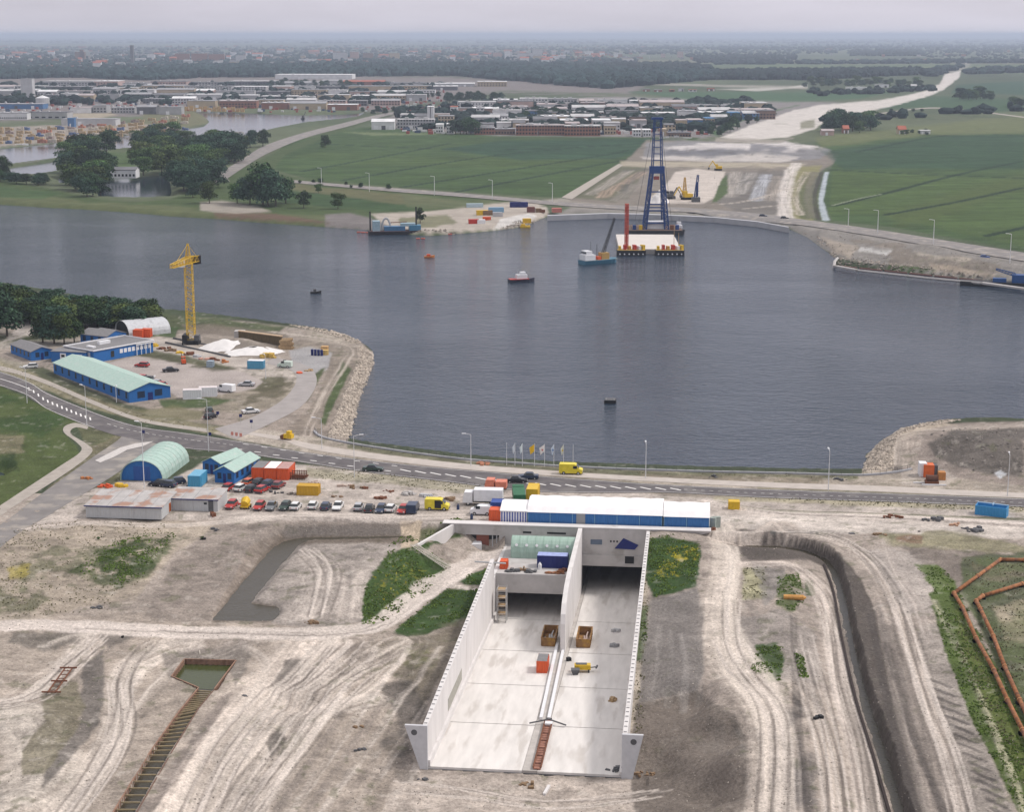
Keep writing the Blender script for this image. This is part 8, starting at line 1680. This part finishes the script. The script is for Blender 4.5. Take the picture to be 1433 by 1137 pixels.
# rows of the industrial estate (label: row + place in it)
def row(v0, v1, u0, u1, rname, seed, walls, roofs, wpx=(18,46), hh=(5,9), gap=(1,7), dep=(16,34), cat='warehouse', wins=0, gb=.25, nm=None):
    rr = random.Random(seed); u = u0; out = []
    while u < u1 - wpx[0]:
        w2 = min(rr.uniform(*wpx), u1-u); k_ = (u-u0)/(u1-u0); out.append((u, v0+(v1-v0)*k_+rr.uniform(-.8,.8), w2, rr.uniform(*dep), rr.uniform(*hh), rr.choice(walls), rr.choice(roofs), rr.random() < gb, rr.random())); u += w2 + rr.uniform(*gap)
    for i, (u, v, w2, d_, h_, wl, rf, g_, q_) in enumerate(out):
        o_ = ORD[i] if i < len(ORD) else None
        building(u, v, w2, d_, h_, wl, rf, (o_ + ' from left' if o_ else 'far right one') + ' in the ' + rname + ', ' + wl + ' walls', cat, nm or cat.replace(' ', '_'), gable=(2.2 if g_ else 0), wins=(int(w2/4) if q_ > .55 else 0), bands=2)
A1 = ['white','pale grey','grey','white','tan','pinkish','brown']; A2 = ['grey','pale grey','white','dark grey','pinkish grey','pale grey']
row(183, 184, 672, 880, 'second row behind the field terraces', 21, A1, A2, (16,34))
row(177, 179, 660, 905, 'third estate row above the field', 22, A1, A2, (18,40))
row(171, 172, 640, 925, 'fourth estate row above the field', 23, A1, A2, (20,46))
row(165, 166, 690, 1085, 'fifth estate row above the field', 24, A1+['blue'], A2, (20,48))
row(184, 172, 930, 1010, 'row right of the sheerlegs', 29, ['white','blue','tan','grey'], A2+['blue'], (10,20))
row(174, 160, 995, 1080, 'row along the sand bed', 30, ['blue','pale grey','white','brown'], ['blue','pale grey','white'], (14,30), gap=(2,5))
row(158, 160, 660, 1090, 'sixth estate row above the field', 25, A1, A2, (24,60), dep=(24,50))
row(151, 154, 640, 1075, 'seventh estate row above the field', 26, A1, A2, (24,64), dep=(24,50))
row(145, 148, 690, 960, 'rearmost estate row before the far meadow', 27, A1, A2, (16,44))
row(168, 172, 560, 640, 'row left behind the arched white hall', 28, A1, A2, (16,30))
row(159, 158, 630, 700, 'row beside the tree strip', 31, ['white','brick','pinkish'], ['red','grey','white'], (10,20))
B1 = ['pale grey','grey','pinkish','grey','white','dark grey','tan']; B2 = ['grey','dark grey','pale grey','pinkish grey','white','grey','pale grey']
row(151, 155, 262, 500, 'quayside row above the far canal', 41, ['brick','brown','pale grey','grey','tan'], B2, (26,60), hh=(6,9), dep=(20,30))
row(145, 148, 200, 560, 'second harbour row behind the canal', 42, B1, B2, (20,50))
row(139, 141, 60, 600, 'third harbour row behind the canal', 43, B1, B2, (20,54))
row(132, 133, -20, 620, 'fourth harbour row behind the canal', 44, B1, B2, (24,60))
row(126, 126, -20, 640, 'fifth harbour row behind the canal', 45, B1, B2, (28,70), dep=(30,60))
row(120, 120, 60, 740, 'rear harbour row close to the forest', 46, B1+['white'], B2+['white'], (30,76), dep=(30,60))
row(158, 160, 100, 262, 'row on the harbour peninsula', 47, B1, B2, (18,44))
row(128, 127, 900, 1000, 'group of farms on the far meadow', 48, ['white','pale grey','brick'], ['grey','red'], (6,12), gap=(4,20), dep=(10,14), hh=(3,5), cat='farm building')
# goods stacked on the harbour quay
rr = random.Random(77); GC = [(.36,.27,.16),(.40,.31,.19),(.1,.14,.25),(.45,.4,.34),(.4,.18,.12),(.28,.22,.2)]; GN = ['yellow','ochre','dark blue','pale','reddish','brown']
for r_ in range(5):
    for i in range(20):
        u = -8 + i*14.5 + rr.uniform(-3,3); v = 199 - r_*4.6 - max(0, u-90)*.105 + (0 if u > 90 else (90-u)*.02); 
        if u > 255: continue
        ci = rr.randrange(6) if rr.random() > .35 else 0; s_ = (v-47)/94.2; w2 = rr.uniform(8,13.5)/s_
        b_ = MB(); n_ = 3
        for k_ in range(n_): b_.box(w2*k_/n_+.1,0,0,w2*(k_+1)/n_-.1,rr.uniform(2.5,5),rr.uniform(1.8,3.6))
        o = b_.build('goods_stack', mat('goods_' + GN[ci].replace(' ', '_'), GC[ci], .8, var=.25, scale=.3)); o.location = gv(u, v)
        tag(o, GN[ci] + ' stacked goods on the harbour quay, ' + ORD[r_] + ' line from the water, ' + ORD[i] + ' from left', 'goods stack', 'goods stacked on the harbour quay')
for i in range(14):
    u = 252 + i*6.5; o = MB().box(0,0,0,4.5,3,4+(i%3)).build('timber_stack', mat('goods_timber', (.5,.33,.15), .8, var=.25, scale=.3)); o.location = gv(u, 154.4+i*.15); tag(o, 'tan timber stack before the red quay sheds, ' + ORD[i] + ' from left', 'timber stack', 'timber stacks before the quay sheds')
sf = thing('frame_structure', 'grey bare building frame beside the canal behind the wood', 'building frame', gv(306, 200)); b_ = MB()
for i in range(6):
    for j in range(3): b_.box(i*4,j*5,0,i*4+.5,j*5+.5,9)
for z in (3,6,9):
    for j in range(3): b_.box(0,j*5,z,20.5,j*5+.4,z+.4)
    for i in range(6): b_.box(i*4,0,z,i*4+.4,10.5,z+.4)
b_.build('frame', CONCM, sf)
sh_ = thing('river_barge', 'long white barge moored at the left edge of the far canal', 'barge', gv(8, 204, WZ), -1.45); hull(38,6,1.8,.15,'hull',WHT,sh_); MB().box(-2.4,-17,1.8,2.4,-10,4).build('deckhouse', WHT, sh_)
fe = thing('canal_crane', 'small dark crane boat on the far canal', 'crane boat', gv(424, 166, WZ)); hull(9,4,1.2,.2,'hull',BLACK,fe); MB().tube((0,0,1),(3,2,8),.4,5).box(-1,-1,1,1,1,4).build('crane', DGREY, fe)
dm = thing('mooring_dam', 'narrow dark dam across the far canal at left', 'dam', (0,0,0)); P = [gv(u, v, -1.6) for u, v in ((-60,238),(0,234),(40,229),(76,223.5))]; MB().path(P, 1.6, 6).build('dam_body', mat('dam_stone', (.12,.12,.1), .9), dm)
# town on the horizon side
rr = random.Random(99)
landm = [(183,92,4,60,'slim dark tower rising over the town','dark grey',16),(105,84,14,30,'brown flats at the left of the town','brown',14),(112,84,5,38,'taller brown block beside the left flats','brown',14),(245,86,20,28,'long reddish flats in the left part of town','brick',12),(268,86,22,28,'reddish flats right of the long ones','brick',12),(292,86,22,26,'third reddish flats in the row','brick',12),(330,86,14,22,'pale flats right of the reddish ones','pale grey',12),(418,88,24,14,'low white building in the middle of the town','white',20),(466,84,20,28,'pale block of flats left of the town centre','pale grey',12),(490,84,12,30,'pinkish block right of the pale flats','pinkish',12),(508,84,14,26,'brown block of flats near the town centre','brown',12),(545,83,14,24,'tan flats in the middle of the town','tan',12),(690,82,12,24,'pinkish flats at the right of the town','pinkish',12),(706,82,8,30,'white flats with stepped top at the right','white',12),(724,82,22,22,'pale flats right of the stepped block','pale grey',12),(745,80,14,34,'pale church-like block on the right of town','pale grey',12),(948,80,8,24,'lone pink tower beyond the forest','pinkish',12),(925,80,6,16,'small pink block left of the lone pink tower','pinkish',10)]
for u, v, w2, h_, lb, wl, d_ in landm: building(u, v, w2, d_, h_, wl, 'grey', lb, 'block of flats', 'block_of_flats', wins=max(2,int(w2/4)), bands=1)
TW = [('brick','red'),('white','red'),('pinkish','red'),('pale grey','grey'),('tan','dark grey'),('white','grey')]
for i in range(88):
    u = rr.uniform(-20, 880); v = rr.choice((74,77,80,83,87,91,94)) + rr.uniform(-1,1)
    if u > 600 and v > 88: v -= 12
    wl, rf = rr.choice(TW); building(u, v, rr.uniform(4,16), 14, rr.uniform(7,16), wl, rf, 'distant %s-walled town building with %s roof' % (wl, rf), 'town building', 'town_building', gable=4, group='distant %s town buildings with %s roofs' % (wl, rf), wins=0)
# the rest of the town's roofs, beyond counting
V = []; Fc = []; k_ = 0; rr = np.random.default_rng(5)
b_ = [MB() for _ in range(3)]
for i in range(900):
    u = rr.uniform(-60, 900 if i % 5 else 1500); v = rr.uniform(64, 98 if u < 560 else 88); s_ = (v-47)/94.2; p = g(u, v); w2 = rr.uniform(2,9)/s_; h_ = rr.uniform(5,11)
    b_[i % 3].box(p[0], p[1], 0, p[0]+w2, p[1]+12, h_)
for i, (c_, n_) in enumerate((((.4,.38,.37),'pale'),((.3,.13,.09),'red-brown'),((.2,.2,.22),'grey'))):
    o = b_[i].build('town_roofscape', mat('town_%d' % i, c_, .85, var=.2, scale=.02)); o['label'] = 'mass of small %s town roofs far beyond the forest' % n_; o['category'] = 'town'; o['kind'] = 'stuff'
# parked vehicles and clutter of the estate yards, tiny and numberless
b_ = [MB() for _ in range(3)]
for i in range(1500):
    u = rr.uniform(560, 1000) if i % 2 else rr.uniform(-10, 620); v = rr.uniform(148, 188) if i % 2 else rr.uniform(122, 157); p = g(u, v)
    b_[i % 3].box(p[0], p[1], 0, p[0]+rr.uniform(1.8,5), p[1]+rr.uniform(2,5), rr.uniform(1.3,3))
for i, (c_, n_) in enumerate((((.6,.6,.6),'white'),((.3,.07,.05),'reddish'),((.05,.08,.14),'dark blue'))):
    o = b_[i].build('yard_clutter', mat('clutter_%d' % i, c_, .6)); o['label'] = 'tiny %s vehicles and goods scattered over the estate yards' % n_; o['category'] = 'yard clutter'; o['kind'] = 'stuff'
# ------------------------------------------------------------------ haze
bx0, bx1, by0, by1, bz0, bz1 = -30000, 30000, -1500, 60000, -14, 110
hv_ = [(x, y, z) for z in (bz0, bz1) for y in (by0, by1) for x in (bx0, bx1)]
haze = mesh_obj('haze', hv_, [(0, 2, 3, 1), (4, 5, 7, 6), (0, 1, 5, 4), (2, 6, 7, 3), (0, 4, 6, 2), (1, 3, 7, 5)], None)
hm = bpy.data.materials.new('haze'); hm.use_nodes = True; N = hm.node_tree.nodes; N.remove(N['Principled BSDF'])
pv = N.new('ShaderNodeVolumePrincipled'); pv.inputs['Color'].default_value = (.70, .80, .98, 1); pv.inputs['Density'].default_value = 8.5e-5; pv.inputs['Anisotropy'].default_value = 0.2
hm.node_tree.links.new(pv.outputs[0], N['Material Output'].inputs['Volume']); haze.data.materials.append(hm); tagk(haze, 'stuff')
